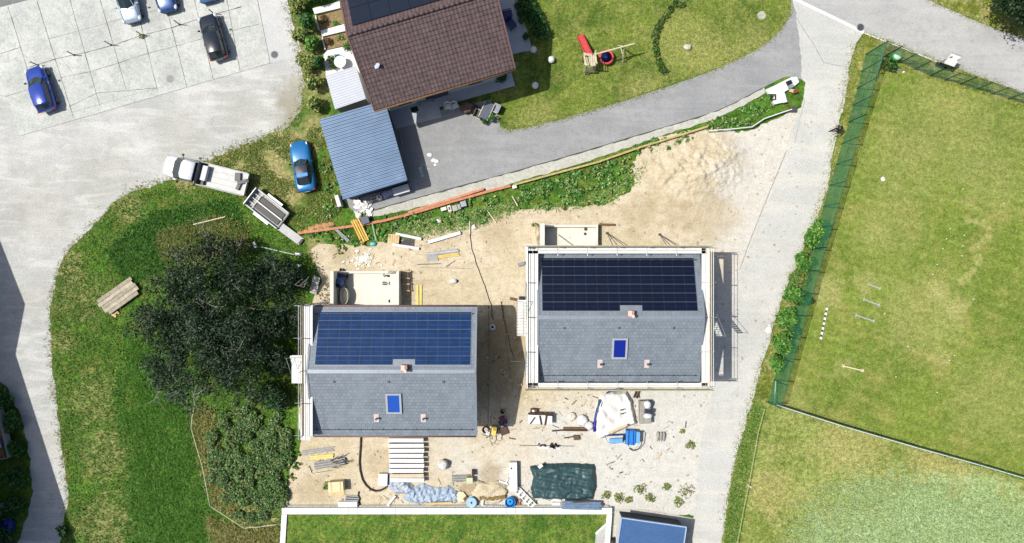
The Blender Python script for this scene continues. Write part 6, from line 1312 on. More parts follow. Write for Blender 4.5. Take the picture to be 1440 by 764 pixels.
# white sheeted pile with blue hose and blue frame
t = cloth('sheeted_pile', 'big white sheeted sand pile ringed by a blue hose below the scaffolding', 'sheeted pile', [(846, 552), (860, 548), (880, 548), (888, 560), (893, 580), (895, 596), (884, 600), (870, 607), (850, 615), (842, 618), (837, 608), (836, 585), (839, 565)], .7, M('white_sheet', (244, 242, 236), .6, .05, 3), 21, .25, 1.0, (.6, .5), 54)
MB().box(.55, .62, 1.05, .3, .1, .06, R(8)).build('slot', m_black, t); MB().box(.6, .3, 1.08, .3, .1, .06, R(4)).build('slot', m_black, t); MB().tube([(1.05, -.7, 1.0), (-.6, -1.5, .6), (-1.2, -1.75, .4)], .09, 6).build('edge_pole', m_wood, t)
MB().tube([(-1.35, 0, .3), (-1.15, 1, .6), (-.9, 1.5, .6)], .04, 5).build('rope', m_black, t)
t = T('blue_hose', 'thick dark blue hose curving along the left side of the sheeted pile', 'hose', 838, 580); MB().tube([(*W2(t, x, y, .3), .3) for x, y in ((874, 548.5), (864, 549), (856, 552), (849, 558), (844, 566), (840, 576), (837.5, 588), (836, 600), (836, 607))], .12, 8).build('hose', M('deep_blue_hose', (20, 30, 150), .4, .1, 4), t, smooth=True); MB().box(*W2(t, 842.5, 571, .4), .42, .3, 1.1, .2, R(-8)).build('clamp', M('slate_clamp', (60, 84, 110), .5, .1, 4), t, bevel=.03)
t = T('blue_machine', 'bright blue machine box with dark blue bars at the foot of the sheeted pile', 'machine', 885, 612.5, 0, R(-2)); MB().box(0, 0, .55, .8, 1.25, .7).build('box', M('azure_paint', (40, 136, 230), .4, .1, 4), t, bevel=.04)
for s in (-.2, .2): MB().box(s, 0, .915, .06, 1.26, .03).build('rib', m_navy, t)
MB().box(.62, 0, .5, .4, 1.0, .5).build('side_tank', M('light_azure', (120, 182, 240), .4, .1, 4), t, bevel=.04)
MB().box(-1.5, .05, .3, 2.2, .12, .12, R(4)).build('tow_bar', m_navy, t); MB().box(-1.2, -.45, .26, 1.2, .42, .2, R(6)).build('chute', M('light_azure', (0, 0, 0)), t, bevel=.05)
b = MB(); b.tube([(.75, .55, .7), (.95, .3, .8), (.95, -.6, .7), (.7, -1.1, .5), (.3, -1.25, .3), (0, -1.1, .2)], .045, 6); b.build('handle', m_dgrey, t, smooth=True)
for s in (-1, 1): MB().tube([(s * .5 - .06, -.2, .22), (s * .5 + .06, -.2, .22)], .22, 12).build('wheel', m_tyre, t)
t = T('white_coil', 'coil of white hose lying round the foot of the blue machine', 'hose', 872, 619); MB().tube([(*W2(t, x, y), .06) for x, y in ((850, 614), (853, 622), (862, 625), (874, 623), (882, 626), (886, 632), (892, 631), (897, 624), (898, 614))], .06, 6).build('hose', m_plate, t, smooth=True); MB().box(*W2(t, 850, 614), .07, .16, .12, .12).build('coupling', m_grey, t)
t = T('grey_hopper', 'grey hopper with white sacks right of the sheeted pile', 'hopper', 905, 577, 0, R(2)); MB().hull([[(-.45, -.95, 0), (.45, -.95, 0), (.45, .95, 0), (-.45, .95, 0)], [(-.55, -1.05, .7), (.55, -1.05, .7), (.45, .95, .75), (-.35, .95, .75)]]).build('hopper', M('hopper_grey', (164, 162, 152), .7, .15, 4), t, bevel=.05)
MB().ball((.2, .65, .85), (.32, .36, .2), 12, 7, .3, 2).build('sack', m_white, t, smooth=True); MB().box(.25, .05, .82, .65, .35, .22, R(-6)).build('motor', M('motor_navy', (50, 52, 84), .5, .1, 4), t, bevel=.04); MB().ball((.2, -.35, .8), (.4, .25, .2), 12, 7, .3, 5).build('sack', m_white, t, smooth=True)
plank('dark_post', 'pair of dark leaning posts under the scaffold edge by the hopper', 'posts', 893, 560, 897, 549, .28, .1, .12, m_dkwood, n=2, gap=.1)
t = T('grey_bags', 'small stack of grey bags on the pale gravel right of the blue machine', 'bags', 929, 613.5, 0, R(-4)); 
for k in range(3): MB().ball(((k - 1) * .26, 0, .14), (.14, .42, .15), 10, 6, .3, k, zmin=0).build('bag', M('grey_bag', (168, 168, 160), .8, .15, 5), t, smooth=True)
for i, (lab, x, y, r) in enumerate([('green weed clump at the right edge of the pale gravel', 970.5, 628, 8), ('green weed beside the track corner at the bottom of the plot', 966, 690, 12), ('low weed patch left of the small garage apron', 872, 699, 8), ('low weed patch above the middle of the garage apron', 900, 688, 9), ('weed clump on the pale gravel above the garage', 937, 684, 7), ('weed row against the edge of the garage apron', 915, 700, 8), ('green weed behind the tarpaulin corner', 852, 697, 7), ('dark weed by the track just above the garage', 955, 706, 8), ('tiny weed by the plywood crate', 459, 683, 5), ('tiny weed between ladder and white wall', 752, 706, 6), ('thin weed on the pale gravel above the weed clump', 960, 606, 4), ('olive weed at the end of the white wall', 885, 702, 6)]):
    shrub('weed_clump', lab, x, y, r * 1.15, .22, [g1[2], g2[0], g1[1]], 150, .085, 200 + i, 'weed clumps on the plot', 'weed')

# ------------------------------------------------------------------ walls and fences
t = T('retaining_wall', 'long white concrete retaining wall around the sunken lawn at the bottom edge', 'wall', 628, 718)
def wl(px, z0, z1, mat, nm='wall_block'): return MB().prism([W2(t, x, y, z1) for x, y in px], z0, z1).build(nm, mat, t, bevel=.012)
xs_ = [396, 418, 453, 464, 490, 503, 538, 556, 577, 600, 620, 640, 660, 678, 712, 725, 745, 764, 785, 806, 828, 861]
for a, c in zip(xs_[:-1], xs_[1:]): wl([(a + .15, 714.5), (c - .15, 714.5), (c - .15, 723.5), (a + .15, 723.5)], 0, .52 + rng.uniform(0, .015), m_white)
for y0_, y1_ in ((723.8, 745), (745.2, 770), (770.2, 800)): wl([(396 - (y0_ - 723) * .06, y0_), (403.5 - (y0_ - 723) * .06, y0_), (403.5 - (y1_ - 723) * .06, y1_), (396 - (y1_ - 723) * .06, y1_)], 0, .52, m_white)
for y0_, y1_ in ((723.8, 742), (742.2, 770), (770.2, 800)): wl([(853.5 - (y0_ - 723) * .08, y0_), (861 - (y0_ - 723) * .08, y0_), (861 - (y1_ - 723) * .08, y1_), (853.5 - (y1_ - 723) * .08, y1_)], 0, .52, m_white)
wl([(399, 711), (856, 711), (856, 714.3), (399, 714.3)], 0, .2, m_kerbcon, 'footing')
MB().prism([W2(t, x, y, .45) for x, y in ((852, 738), (838, 752), (836, 775), (849, 775))], .38, .45).build('gravel_bed', m_gravel, t)
MB().prism([W2(t, x, y, .5) for x, y in ((852, 736), (837, 750), (838, 752), (853, 738.5))], .38, .5).build('coping', m_white, t)
t = plank('blue_grey_sheets', 'stack of blue grey sheets lying on the wall by the dark tarpaulin', 'sheets', 790, 710.5, 846, 711.5, .72, .54, .05, m_corr, n=3, mats=[M('dull_blue_sheet', (110, 134, 162), .5, .2, 3)])
plank('white_feet', 'white boards between the tarpaulin and the wall', 'boards', 776, 705.5, 788, 705.5, .6, .05, .1, m_white, n=2, gap=.1)
t = T('black_bag', 'dark round bag beside the garage at the bottom edge', 'bag', 862, 762); MB().ball((0, 0, .3), (.45, .5, .36), 14, 8, .3, 3, zmin=0).build('bag', m_black, t, smooth=True); MB().ball((.1, .1, .64), (.12, .1, .1), 8, 6).build('knot', m_brown, t)

# tall green net fence of the sports field
def net_mat(nm='green_net', c=(66, 150, 104)):
    tn = NT(nm); tr = tn.n('ShaderNodeBsdfTransparent'); mx = tn.n('ShaderNodeMixShader')
    v = tn.math('ADD', .46, tn.math('MULTIPLY', tn.math('SUBTRACT', tn.noise(1.2, 4), .5), .35))
    tn.l(v, mx.inputs[0]); tn.l(tr.outputs[0], mx.inputs[1]); tn.l(tn.p.outputs[0], mx.inputs[2]); tn.l(mx.outputs[0], tn.out.inputs[0])
    return tn.done(A(*c), .7, 0, .2)
m_net = net_mat(); m_post = M('green_post', (40, 92, 74), .5, .1, 4); m_postl = M('pale_green_post', (150, 196, 176), .45, .08, 4)
def net_fence(label, pts, hs, npost, m_net=m_net):
    t = T('net_fence', label, 'fence', *pts[0]); L = [Vector((*W2(t, *p), 0)) for p in pts]
    for (a, c), (ha, hb), n in zip(zip(L[:-1], L[1:]), zip(hs[:-1], hs[1:]), npost):
        k = n * 4; vs = []; fs = []
        for i in range(k + 1):
            f = i / k; p = a + (c - a) * f; h = ha + (hb - ha) * f - .1 * math.sin(math.pi * (i % 4) / 4); nn_ = Vector((-(c - a).y, (c - a).x, 0)).normalized()
            for j in range(5): z = .04 + (h - .04) * j / 4; q = p + nn_ * (.06 * noise.noise(Vector((p.x * .7, p.y * .7, z * 1.3)))); vs.append((q.x, q.y, z))
        for i in range(k):
            for j in range(4): fs.append((i * 5 + j, i * 5 + j + 1, i * 5 + j + 6, i * 5 + j + 5))
        MB().add(vs, fs).build('net', m_net, t, fix=False)
        b = MB(); b.tube([tuple(a + Vector((0, 0, ha))), tuple(c + Vector((0, 0, hb)))], .018, 5); b.tube([tuple(a + Vector((0, 0, ha * .5))), tuple(c + Vector((0, 0, hb * .5)))], .014, 5); b.build('tension_wire', m_post, t)
        for i in range(n + 1):
            f = i / n; p = a + (c - a) * f; h = ha + (hb - ha) * f + .08; MB().tube([(p.x, p.y, 0), (p.x, p.y, h)], .045, 8).build('post', m_post, t)
    return t
net_fence('tall green net fence down the left side of the sports field', [(1217, 77), (1193, 172), (1140, 350), (1079.5, 565)], [3.6, 3.0, 3.0, 3.0], [4, 6, 7])
net_fence('green net fence between the road and the top of the sports field', [(1217.6, 77), (1245, 79), (1307, 107), (1350, 118.5), (1440, 146), (1600, 195)], [3.5, 2.6, 2.2, 2.1, 2.0, 2.0], [1, 3, 2, 4, 6], net_mat('pale_green_net', (130, 190, 150)))
for lab, x0, y0, x1, y1, h in (('pale green pole leaning in the corner of the net fence', 1233, 108, 1240, 78, 1.8), ('short pale pole crossing the net fence corner', 1240, 80, 1262, 68, 2.0)):
    t = T('prop_pole', lab, 'pole', x0, y0, group='poles in the net fence corner'); MB().tube([(0, 0, .05), (*W2(t, x1, y1, h), h)], .045, 6).build('pole', m_postl, t); MB().box(0, 0, .03, .2, .2, .05).build('foot', m_post, t)
t = T('green_bin', 'shiny green barrel with pale lid in the net fence corner', 'bin', 1254.5, 83); MB().lathe([(.3, 0), (.36, .1), (.38, .5), (.34, .9)], 18).build('barrel', M('bin_green', (60, 160, 100), .35, .08, 4), t, smooth=True); MB().ball((0, 0, .88), (.36, .36, .16), 16, 8).build('lid', M('bin_pale_green', (190, 232, 190), .3, .05, 4), t, smooth=True)
t = T('white_stones', 'two little white stones below the green barrel', 'stones', 1262, 98); MB().ball((0, 0, .1), (.16, .14, .12), 8, 6, .4, 1).build('stone', m_white, t); MB().ball((.5, -.25, .08), (.12, .1, .1), 8, 6, .4, 4).build('stone', m_white, t)
t = T('dark_shrub', 'dark bushy clump inside the corner of the net fence', 'shrub', 1246, 92); leaves('foliage', [(0, 0, .4, .7, .6, .45), (.5, -.3, .3, .5, .4, .3)], 350, .1, lv_dk, 77, t); MB().tube([(0, 0, 0), (0, .1, .7)], .03, 5).build('stem', m_bark, t)
# low rail fence along the lower edge of the field
t = T('low_fence', 'low pale metal mesh fence along the lower edge of the sports field', 'fence', 1084, 566); A0 = Vector((0, 0, 0)); pts = [(1084, 566), (1180, 596.5), (1280, 625.5), (1365, 649), (1440, 671), (1560, 706)]
L = [Vector((*W2(t, *p), 0)) for p in pts]
m_lowmesh = NT('low_mesh'); _tr = m_lowmesh.n('ShaderNodeBsdfTransparent'); _mx = m_lowmesh.n('ShaderNodeMixShader'); _mx.inputs[0].default_value = .62; m_lowmesh.l(_tr.outputs[0], _mx.inputs[1]); m_lowmesh.l(m_lowmesh.p.outputs[0], _mx.inputs[2]); m_lowmesh.l(_mx.outputs[0], m_lowmesh.out.inputs[0]); m_lowmesh = m_lowmesh.done(A(168, 196, 182), .6)
for a, c in zip(L[:-1], L[1:]):
    d = c - a; m = (a + c) / 2; an = math.atan2(d.y, d.x); MB().box(m.x, m.y, .55, d.length, .03, 1.0, an).build('mesh_panel', m_lowmesh, t)
    MB().box(m.x, m.y, 1.1, d.length, .07, .06, an).build('top_rail', M('rail_pale', (206, 222, 214), .5, .06, 3), t)
    n = max(2, int(d.length / 2.4))
    for i in range(n): p = a + d * (i / n); MB().tube([(p.x, p.y, 0), (p.x, p.y, 1.2)], .045, 6).build('post', m_postl, t)
t = T('field_gate', 'narrow metal gate bars at the lower corner of the net fence', 'gate', 1083, 565); b = MB(); b.tube([(0, 0, 1.0), (*W2(t, 1091, 536, 1.0), 1.0)], .05, 6); b.build('top_bar', m_postl, t)
for f in (.1, .5, .9): q = Vector(W2(t, 1091, 536)) * f; MB().tube([(q.x, q.y, 0), (q.x, q.y, 1.0)], .035, 6).build('upright', m_postl, t)
# thin string fences
def string_fence(label, pts, col, group=None):
    t = T('string_fence', label, 'fence', *pts[0], group=group); L = [Vector((*W2(t, *p, .7), .7)) for p in pts]; b = MB(); b.tube(L, .028, 5); b.build('cord', col, t)
    for p in L: MB().tube([(p.x, p.y, 0), (p.x, p.y, .85)], .022, 5).build('stake', m_palew, t)
    return t
m_cord = M('fence_cord', (226, 226, 190), .7, .05, 3)
string_fence('thin cord fence round the bramble thicket left of the lower house', [(274, 566), (270, 588), (268.5, 602), (276, 628), (284, 655), (290, 686), (295, 712), (343, 743), (366, 741), (388, 738)], m_cord)
string_fence('thin cord fence beside the track from the low field fence downward', [(1075, 576), (1066, 610), (1053, 682), (1046, 715), (1037, 764), (1030, 820)], M('fence_cord_green', (176, 196, 120), .7, .05, 3))
t = T('stake_tag', 'short white batten on the cord fence beside the track', 'batten', 1051, 681.5, 0, ANG(5, 3)); MB().box(0, 0, .5, .4, .06, .05).build('batten', m_white, t); MB().box(0, 0, .25, .05, .05, .5).build('stake', m_palew, t)
# white barrier at the end of the sand heap
t = T('white_barrier', 'white pipe barrier between the grass corner and the sand heap', 'barrier', 998, 185); pts = [(998, 184), (1030, 181.5), (1058, 178.5), (1075, 167), (1095, 160), (1113, 154)]
L = [Vector((*W2(t, *p, .55), .55)) for p in pts]; MB().tube(L, .05, 6).build('upper_rail', m_white, t); MB().tube([p - Vector((0, 0, .3)) for p in L[2:]], .04, 6).build('lower_rail', m_plate, t)
for p in L: MB().tube([(p.x, p.y, 0), (p.x, p.y, .6)], .05, 6).build('post', m_plate, t)
MB().box(L[-1].x + .2, L[-1].y + .05, .3, .5, .4, .5).build('end_block', m_dgrey, t, bevel=.02)
# white wrapped pile at the junction
t = T('wrapped_pile', 'white sheeted building panels stacked at the road junction', 'stacked panels', 1097, 125); 
def wp(px, z0, z1, nm, mat): return MB().prism([W2(t, x, y, z1) for x, y in px], z0, z1).build(nm, mat, t, bevel=.02)
wp([(1077, 126), (1088, 121), (1113, 108.5), (1121, 108), (1124, 115.5), (1119, 120), (1111, 125), (1104, 129), (1093, 133), (1081, 132)], 0, .34, 'lower_sheet', m_white)
wp([(1091, 131.5), (1103, 129), (1107.5, 143), (1100, 144.5), (1089, 147), (1087, 143)], 0, .42, 'side_sheet', m_white)
wp([(1098.5, 132), (1104, 131), (1107.5, 143.5), (1101.5, 145)], .42, .5, 'top_panel', M('lilac_white', (226, 230, 244), .5, .03, 3))
for c, s, rz, m_, z in (((1109.5, 116.5), (.5, .36), R(24), m_black, .36), ((1112, 122), (.52, .26), R(16), M('steel_blue_box', (130, 152, 164), .5, .1, 4), .37)): q = W2(t, *c, .4); MB().box(q[0], q[1], z + .06, s[0], s[1], .12, rz).build('box', m_, t, bevel=.02)
q = W2(t, 1086, 137.5, .3); b = MB()
for (dx, dy, sx, sy) in ((0, .22, .4, .07), (0, -.22, .4, .07), (.2, 0, .07, .5), (-.2, 0, .07, .5)): b.box(q[0] + dx, q[1] + dy, .5, sx, sy, .1)
b.build('black_frame', m_black, t)
q = W2(t, 1117, 130); b = MB(); b.box(q[0], q[1], .2, .4, .3, .4, R(20)); b.build('brown_box', M('case_red', (0, 0, 0)), t, bevel=.02); MB().box(q[0] - .35, q[1] + .08, .25, .4, .3, .1, R(-12)).build('pale_board', m_wood, t)
# sign by the road
t = T('road_sign', 'white road sign on two posts in the grass beside the road', 'sign', 1322, 93, 0, R(-20)); MB().box(0, 0, 1.75, .9, .05, .95, 0, 0, R(-50)).build('sign_panel', m_white, t, bevel=.01)
MB().box(0, .38, 2.08, .92, .07, .05).build('frame', m_grey, t)
for s in (-1, 1): MB().tube([(s * .35, .06, 0), (s * .35, .06, 2.2)], .035, 6).build('post', m_grey, t)
b = MB(); b.box(0, 0, .12, .9, .4, .24); b.build('base', m_black, t, bevel=.03)
# manholes
for lab, x, y, r, z, mm in (('dark manhole cover in the pavement right of the parking slab', 386, 77, .3, .012, m_dgrey), ('worn manhole cover in the parking slab near its lower edge', 239, 111, .3, .05, M('worn_iron', (150, 152, 152), .7, .15, 6)), ('dark square gully cover on the white line at the junction', 1210, 38.5, .3, .02, m_dgrey)):
    t = T('manhole_cover', lab, 'manhole cover', x, y, z, R(20)); MB().lathe([(r + .05, .004), (r + .05, .008), (r, .01), (r, .014)], 20).build('frame_ring', m_grey, t); MB().lathe([(r * .94, .012), (r * .94, .02), (r * .4, .022)], 20).build('cover', mm, t)
# black lamp stumps on the slab joints
for i, (x, y) in enumerate([(53.7, 92), (104.7, 77.7), (156.5, 63.6), (200.5, 50), (252.7, 34.8), (301, 19.6)]):
    lab = ['thin black stake next to the bonnet of the lone blue car', 'thin black stake one bay right of the lone blue car', 'thin black stake in the empty bay left of the weedy joint', 'thin black stake with weeds at its foot below the silver car', 'thin black stake below the nose of the slate blue car', 'thin black stake just above the black hatchback'][i]
    t = T('bay_stake', lab, 'stake', x, y, .05, 0, 'bay stakes on the parking slab'); MB().tube([(0, 0, 0), (.0, 0, 1.05)], .045, 6).build('rod', m_black, t); MB().lathe([(.1, 0), (.1, .03), (.06, .05)], 10).build('foot', m_dgrey, t)
    if i == 3: leaves('weed', [(0, -.1, .12, .3, .22, .15)], 70, .08, wd, 6, t)
# agility things on the field
t = T('striped_pole', 'row of white blocks on a dark strip lying on the sports field', 'marker strip', 1158, 455, 0, ANG(-9, 45)); MB().box(0, 0, .03, 3.0, .1, .05).build('strip', M('strip_dark', (60, 74, 50), .8, .1, 4), t)
for k in range(7): MB().box(-1.3 + k * .435, 0, .08, .24, .2, .12).build('block', m_white, t, bevel=.03)
def bar(label, x0, y0, x1, y1, mat, h=.12, group=None):
    t = T('hurdle_bar', label, 'hurdle', (x0 + x1) / 2, (y0 + y1) / 2, 0, ANG(x1 - x0, y1 - y0), group); L = math.hypot(x1 - x0, y1 - y0) / S
    MB().box(0, 0, h, L, .1, .08).build('bar', mat, t); 
    for s in (-1, 1): MB().box(s * L * .46, 0, h * .5, .08, .3, h).build('foot', mat, t)
m_lil = M('lilac_bar', (182, 188, 190), .6, .08, 3); HGp = 'hurdles on the sports field'
bar('pale lilac hurdle bar on the field, upper of the two clear ones', 1213, 421, 1236, 429.5, m_lil, .12, HGp); bar('pale lilac hurdle bar on the field, lower of the two clear ones', 1202, 443, 1229, 452, m_lil, .12, HGp); bar('faint short lilac bar topmost on the worn grass', 1220, 400, 1238, 406, M('lilac_faded', (186, 188, 168), .8, .1, 3), .05, HGp)
bar('cream jump bar casting a dark line on the lower field', 1183, 514, 1212, 521, M('cream_bar', (232, 226, 180), .6, .05, 3), .35, HGp)
cone0 = T('marker_cone', 'tiny white field markers scattered round the worn sand', 'marker', 1354, 266, group='tiny white markers on the field')
MB().lathe([(.06, 0), (.03, .07), (.012, .08)], 10).build('cone', m_white, cone0)
for x, y in ((1412, 286), (1336, 322), (1331, 336), (1326, 350), (1356, 331), (1354, 346), (1318, 372), (1312, 386), (1353, 360), (1369, 421), (1277, 487), (1342, 500), (1335, 507), (1260, 530), (1318, 552), (1244, 441)): dup(cone0, 'tiny white field markers scattered round the worn sand', x, y)
t = T('white_post', 'single white flat disc on the upper left of the field', 'disc', 1241.5, 252); MB().lathe([(.2, .02), (.2, .05), (.12, .07)], 14).build('disc', m_white, t); MB().box(.1, .05, .08, .2, .05, .03, .5).build('handle', m_grey, t)
# weathered timber platform in the meadow
t = T('timber_platform', 'weathered grey timber platform lying in the meadow left of the big tree', 'platform', 170, 417, 0, ANG(48, -35))
for k in range(5): MB().box(rng.uniform(-.12, .12), (k - 2) * .34, .36, 3.6 - (k == 0) * .5, .32, .07, rng.uniform(-.02, .02)).build('board', [M('silver_timber', (176, 166, 146), .9, .2, 3, bump=.2), M('silver_timber_pale', (198, 190, 168), .9, .2, 3, bump=.2)][k % 2], t, bevel=.01)
for s in (-1.4, 0, 1.4): MB().box(s, 0, .16, .14, 1.6, .3).build('bearer', m_brown, t)
b = MB(); g = random.Random(2)
for k in range(10): b.box(g.uniform(-1.8, -.6), g.uniform(-1.1, -.6), .12, g.uniform(.2, .6), g.uniform(.08, .2), .06, g.uniform(0, 3), 0, g.uniform(-.2, .2))
b.build('broken_slats', m_wood, t)
plank('pale_stick', 'long thin pale stick in the lush grass below the truck', 'stick', 272, 316, 317, 305, .1, .25, .06, m_palew)
plank('white_pipe', 'white pipe lying at the upper right edge of the dark tree', 'pipe', 379, 381.5, 424, 373, .2, .5, .14, m_plate, n=1)
t = plank('white_lath', 'short white post standing in the grass near the trailer ramp', 'post', 358, 341, 361, 349, .22, .3, .3, m_white)
t = plank('grey_gutter', 'thin greenish gutter lying among grass from the white post to the ramp foot', 'gutter', 366, 347, 422, 360, .1, .3, .06, M('pale_green_rail', (0, 0, 0))); plank('white_lath', 'white plastic piece by the foot of the trailer ramp', 'plastic piece', 415, 357, 424, 358.5, .22, .1, .08, m_white)

# ------------------------------------------------------------------ trees and bushes
m_twig = M('grey_twig', (158, 160, 152), .9, .25, 3); m_trunk = M('grey_bark', (96, 90, 82), .95, .25, 3, bump=.3)
def big_tree(name, label, px, py, h, rad, leafm, nleaf, seed, twigs=True, lsize=.12, squash=1.0, blobs=None, group=None):
    t = T(name, label, 'tree', px, py, group=group); g = random.Random(seed); b = MB(); tw = MB(); ends = []
    b.tube([(0, 0, 0), (.05, 0, h * .18), (.1, .05, h * .35)], .3 * h / 7, 9, .2 * h / 7)
    def grow(p, d, L, r, lev):
        k = 4; pts = [p.copy()]; q = p.copy(); dd = d.copy()
        for i in range(k):
            dd = (dd + Vector((g.gauss(0, .17), g.gauss(0, .17), g.gauss(0, .1)))).normalized(); q = q + dd * (L / k)
            if q.z < .5: q.z = .5
            pts.append(q.copy())
        (b if lev < 2 else tw).tube(pts, max(r, .026), 6 if lev < 2 else 4, max(r * .45, .012))
        ends.append((q.copy(), lev))
        if lev < 4:
            for i in range([0, 5, 4, 4, 3][lev] if lev else 4):
                o = pts[g.randint(2, k)]; a = g.uniform(0, 6.283); nd = (dd * .75 + Vector((math.cos(a) * .9, math.sin(a) * .9, g.uniform(-.15, .45)))).normalized()
                grow(o, nd, L * g.uniform(.5, .72), r * .5, lev + 1)
    n = 9
    for i in range(n):
        a = 6.283 * i / n + g.uniform(-.3, .3); up = g.uniform(.25, 1.0)
        grow(Vector((.1, .05, h * g.uniform(.2, .36))), Vector((math.cos(a), math.sin(a) * squash, up * .7)).normalized(), rad * g.uniform(.5, .68), .1 * h / 7, 1)
    grow(Vector((.1, .05, h * .35)), Vector((0, 0, 1)), h * .4, .12 * h / 7, 1)
    b.build('trunk', m_trunk, t, smooth=True, fix=False)
    if twigs: tw.build('twigs', m_twig, t, fix=False)
    cr = [(e.x, e.y, min(max(.7, e.z), h), .62, .62, .42) for e, l in ends if l >= 2 and math.hypot(e.x, e.y / squash) < rad * 1.05]
    leaves('crown', cr, nleaf, lsize, leafm, seed, t, shell=.3, flat=.55); return t
lf_dark = [leaf_mat('crown_dark', (20, 38, 20), (38, 62, 32)), leaf_mat('crown_deep', (28, 56, 26), (52, 86, 42))]
big_tree('dark_tree', 'large dark spreading tree with bare grey twigs left of the lower house', 338, 449, 6.4, 6.9, lf_dark, 52000, 12, True, .105, .98)
big_tree('broadleaf_tree', 'dense dark tree cut off at the top right corner of the view', 1412, 8, 6, 3.2, [leaf_mat('crown_shade', (26, 50, 24), (48, 76, 34))], 7000, 21, False, .14)
for i, (lab, x, y, r, h) in enumerate([('dark bush at the right flank of the big dark tree near the metal sheet', 414, 386, 21, 2.0), ('dark bush between the big dark tree and the scaffolded gable', 398, 505, 25, 2.4), ('dark bush under the lower right edge of the big dark tree', 388, 556, 24, 2.0), ('dark bush at the right of the big dark tree, level with the roof ridge', 400, 450, 22, 2.4)]):
    shrub('dark_bush', lab, x, y, r, h, lf_dark + [lv_dk[0]], 2600, .11, 500 + i, 'dark bushes beside the big tree')
t = T('bramble_thicket', 'dense green bramble thicket below the big dark tree', 'thicket', 350, 640); bl = []; g = random.Random(14)
for k in range(190):
    a, q = g.uniform(0, 6.283), math.sqrt(g.random()); x = 353 + 58 * q * math.cos(a); y = 646 + 86 * q * math.sin(a) + g.uniform(-6, 6)
    if y > 690: x += 10
    x_, y_ = W2(t, x, y); bl.append((x_, y_, g.uniform(.1, .42), g.uniform(.25, .7), g.uniform(.25, .7), g.uniform(.2, .5)))
leaves('foliage', bl, 42000, .09, [leaf_mat('bramble', (74, 124, 54), (112, 160, 84)), leaf_mat('bramble_dark', (46, 90, 44), (76, 122, 66)), leaf_mat('bramble_olive', (118, 130, 74), (160, 164, 108))], 15, t, flat=.75)
b = MB()
for k in range(40): x_, y_, *_ = bl[k]; b.tube([(x_, y_, 0), (x_ + g.uniform(-.4, .4), y_ + g.uniform(-.4, .4), 1.3)], .025, 4)
b.build('stem', m_bark, t, fix=False)
for i, (lab, x, y, r, h, m) in enumerate([('green shrub at the upper end of the row along the track', 1149, 322, 12, 1.3, lv_gr), ('bright green shrub against the net fence, second from the top of the row', 1141, 338, 16, 1.9, lv_gr), ('green shrub leaning to the track, third from the top of the row', 1128, 366, 14, 1.5, lv_gr), ('low olive shrub in the middle of the row along the track', 1118, 390, 13, 1.2, [g1[2], lv_dk[1]]), ('green shrub above the white litter on the track edge', 1109, 415, 14, 1.6, lv_gr), ('dark green shrub against the net in the middle of the row', 1120, 420, 12, 1.7, lv_dk), ('wide green shrub beside the white litter', 1102, 448, 15, 1.7, lv_gr), ('dark shrub tight against the net fence near the row end', 1110, 458, 11, 1.6, lv_dk), ('big bright shrub bulging toward the track', 1095, 482, 16, 1.9, lv_gr), ('fresh green shrub at the lower end of the row', 1089, 508, 14, 1.6, lv_gr)]):
    shrub('verge_shrub', lab, x, y, r * 1.12, h, m, 1300, .13, 300 + i, 'shrubs along the net fence')
t = T('white_litter', 'scrap of white sheet at the track edge beside the shrubs', 'litter', 1080.5, 464); MB().ball((0, 0, .1), (.28, .3, .14), 10, 6, .7, 3, zmin=0).build('sheet', m_white, t); MB().ball((.1, .4, .06), (.14, .1, .08), 8, 5, .6, 1, zmin=0).build('scrap', m_plate, t)
for i, (lab, x, y, r, h) in enumerate([('dark shrub in building shade at the upper left garden edge', 8, 556, 20, 1.5), ('dark shrub beside the rust coloured balcony', 28, 590, 16, 1.4), ('dark shrub right of the balcony corner', 32, 628, 16, 1.4), ('dark shrub below the balcony at the path edge', 34, 668, 17, 1.5), ('dark shrub by the path at the bottom left', 28, 712, 20, 1.5), ('dark shrub in the bottom left corner', 10, 748, 20, 1.6)]):
    shrub('shade_shrub', lab, x, y, r, h, lv_dk, 800, .13, 400 + i, 'shrubs in the building shade')
shrub('path_shrub', 'small green shrub where the path narrows at the bottom edge', 90, 745, 10, .8, lv_dk, 350, .11, 420)

# ------------------------------------------------------------------ neighbouring buildings at the left edge
t = T('neighbour_house', 'neighbouring house just outside the lower left edge whose shadow crosses the path', 'house', -60, 600)
E_ = [(-61, 478), (40, 791), (-120, 845), (-210, 530)]; q = [Vector(W2(t, *p)) for p in E_]; c = sum(q, Vector((0, 0))) / 4
MB().prism([tuple(c + (p - c) * .86) for p in q], 0, 8.2).build('wall', m_darkwall, t)
b = MB(); vs = [(p.x, p.y, 8.4 if i < 2 else 8.9) for i, p in enumerate(q)]; b.add(vs + [(x, y, z - .25) for x, y, z in vs], [(0, 1, 2, 3), (7, 6, 5, 4), (0, 4, 5, 1), (1, 5, 6, 2), (2, 6, 7, 3), (3, 7, 4, 0)]); b.build('roof', m_tile, t)
t = T('neighbour_house', 'taller flat roofed neighbouring block just outside the left edge', 'house', -100, 400)
E_ = [(-124, 228), (-48, 421), (-67, 520), (-230, 520), (-260, 228)]; q = [Vector(W2(t, *p)) for p in E_]; c = sum(q, Vector((0, 0))) / 5
MB().prism([tuple(c + (p - c) * .96) for p in q], 0, 8.6).build('wall', m_render, t); MB().prism([tuple(p) for p in q], 8.6, 8.9).build('roof', m_zinc, t)
bp = T('balcony', 'rust coloured timber balcony with pale rail reaching in at the left edge', 'balcony', -6, 612, 0, 0)
q = [W2(bp, *p, .8) for p in ((-30, 560), (1, 558), (19, 641), (-30, 652))]; MB().prism(q, .7, .8).build('deck', M('rust_boards', (168, 116, 78), .8, .15, 3), bp)
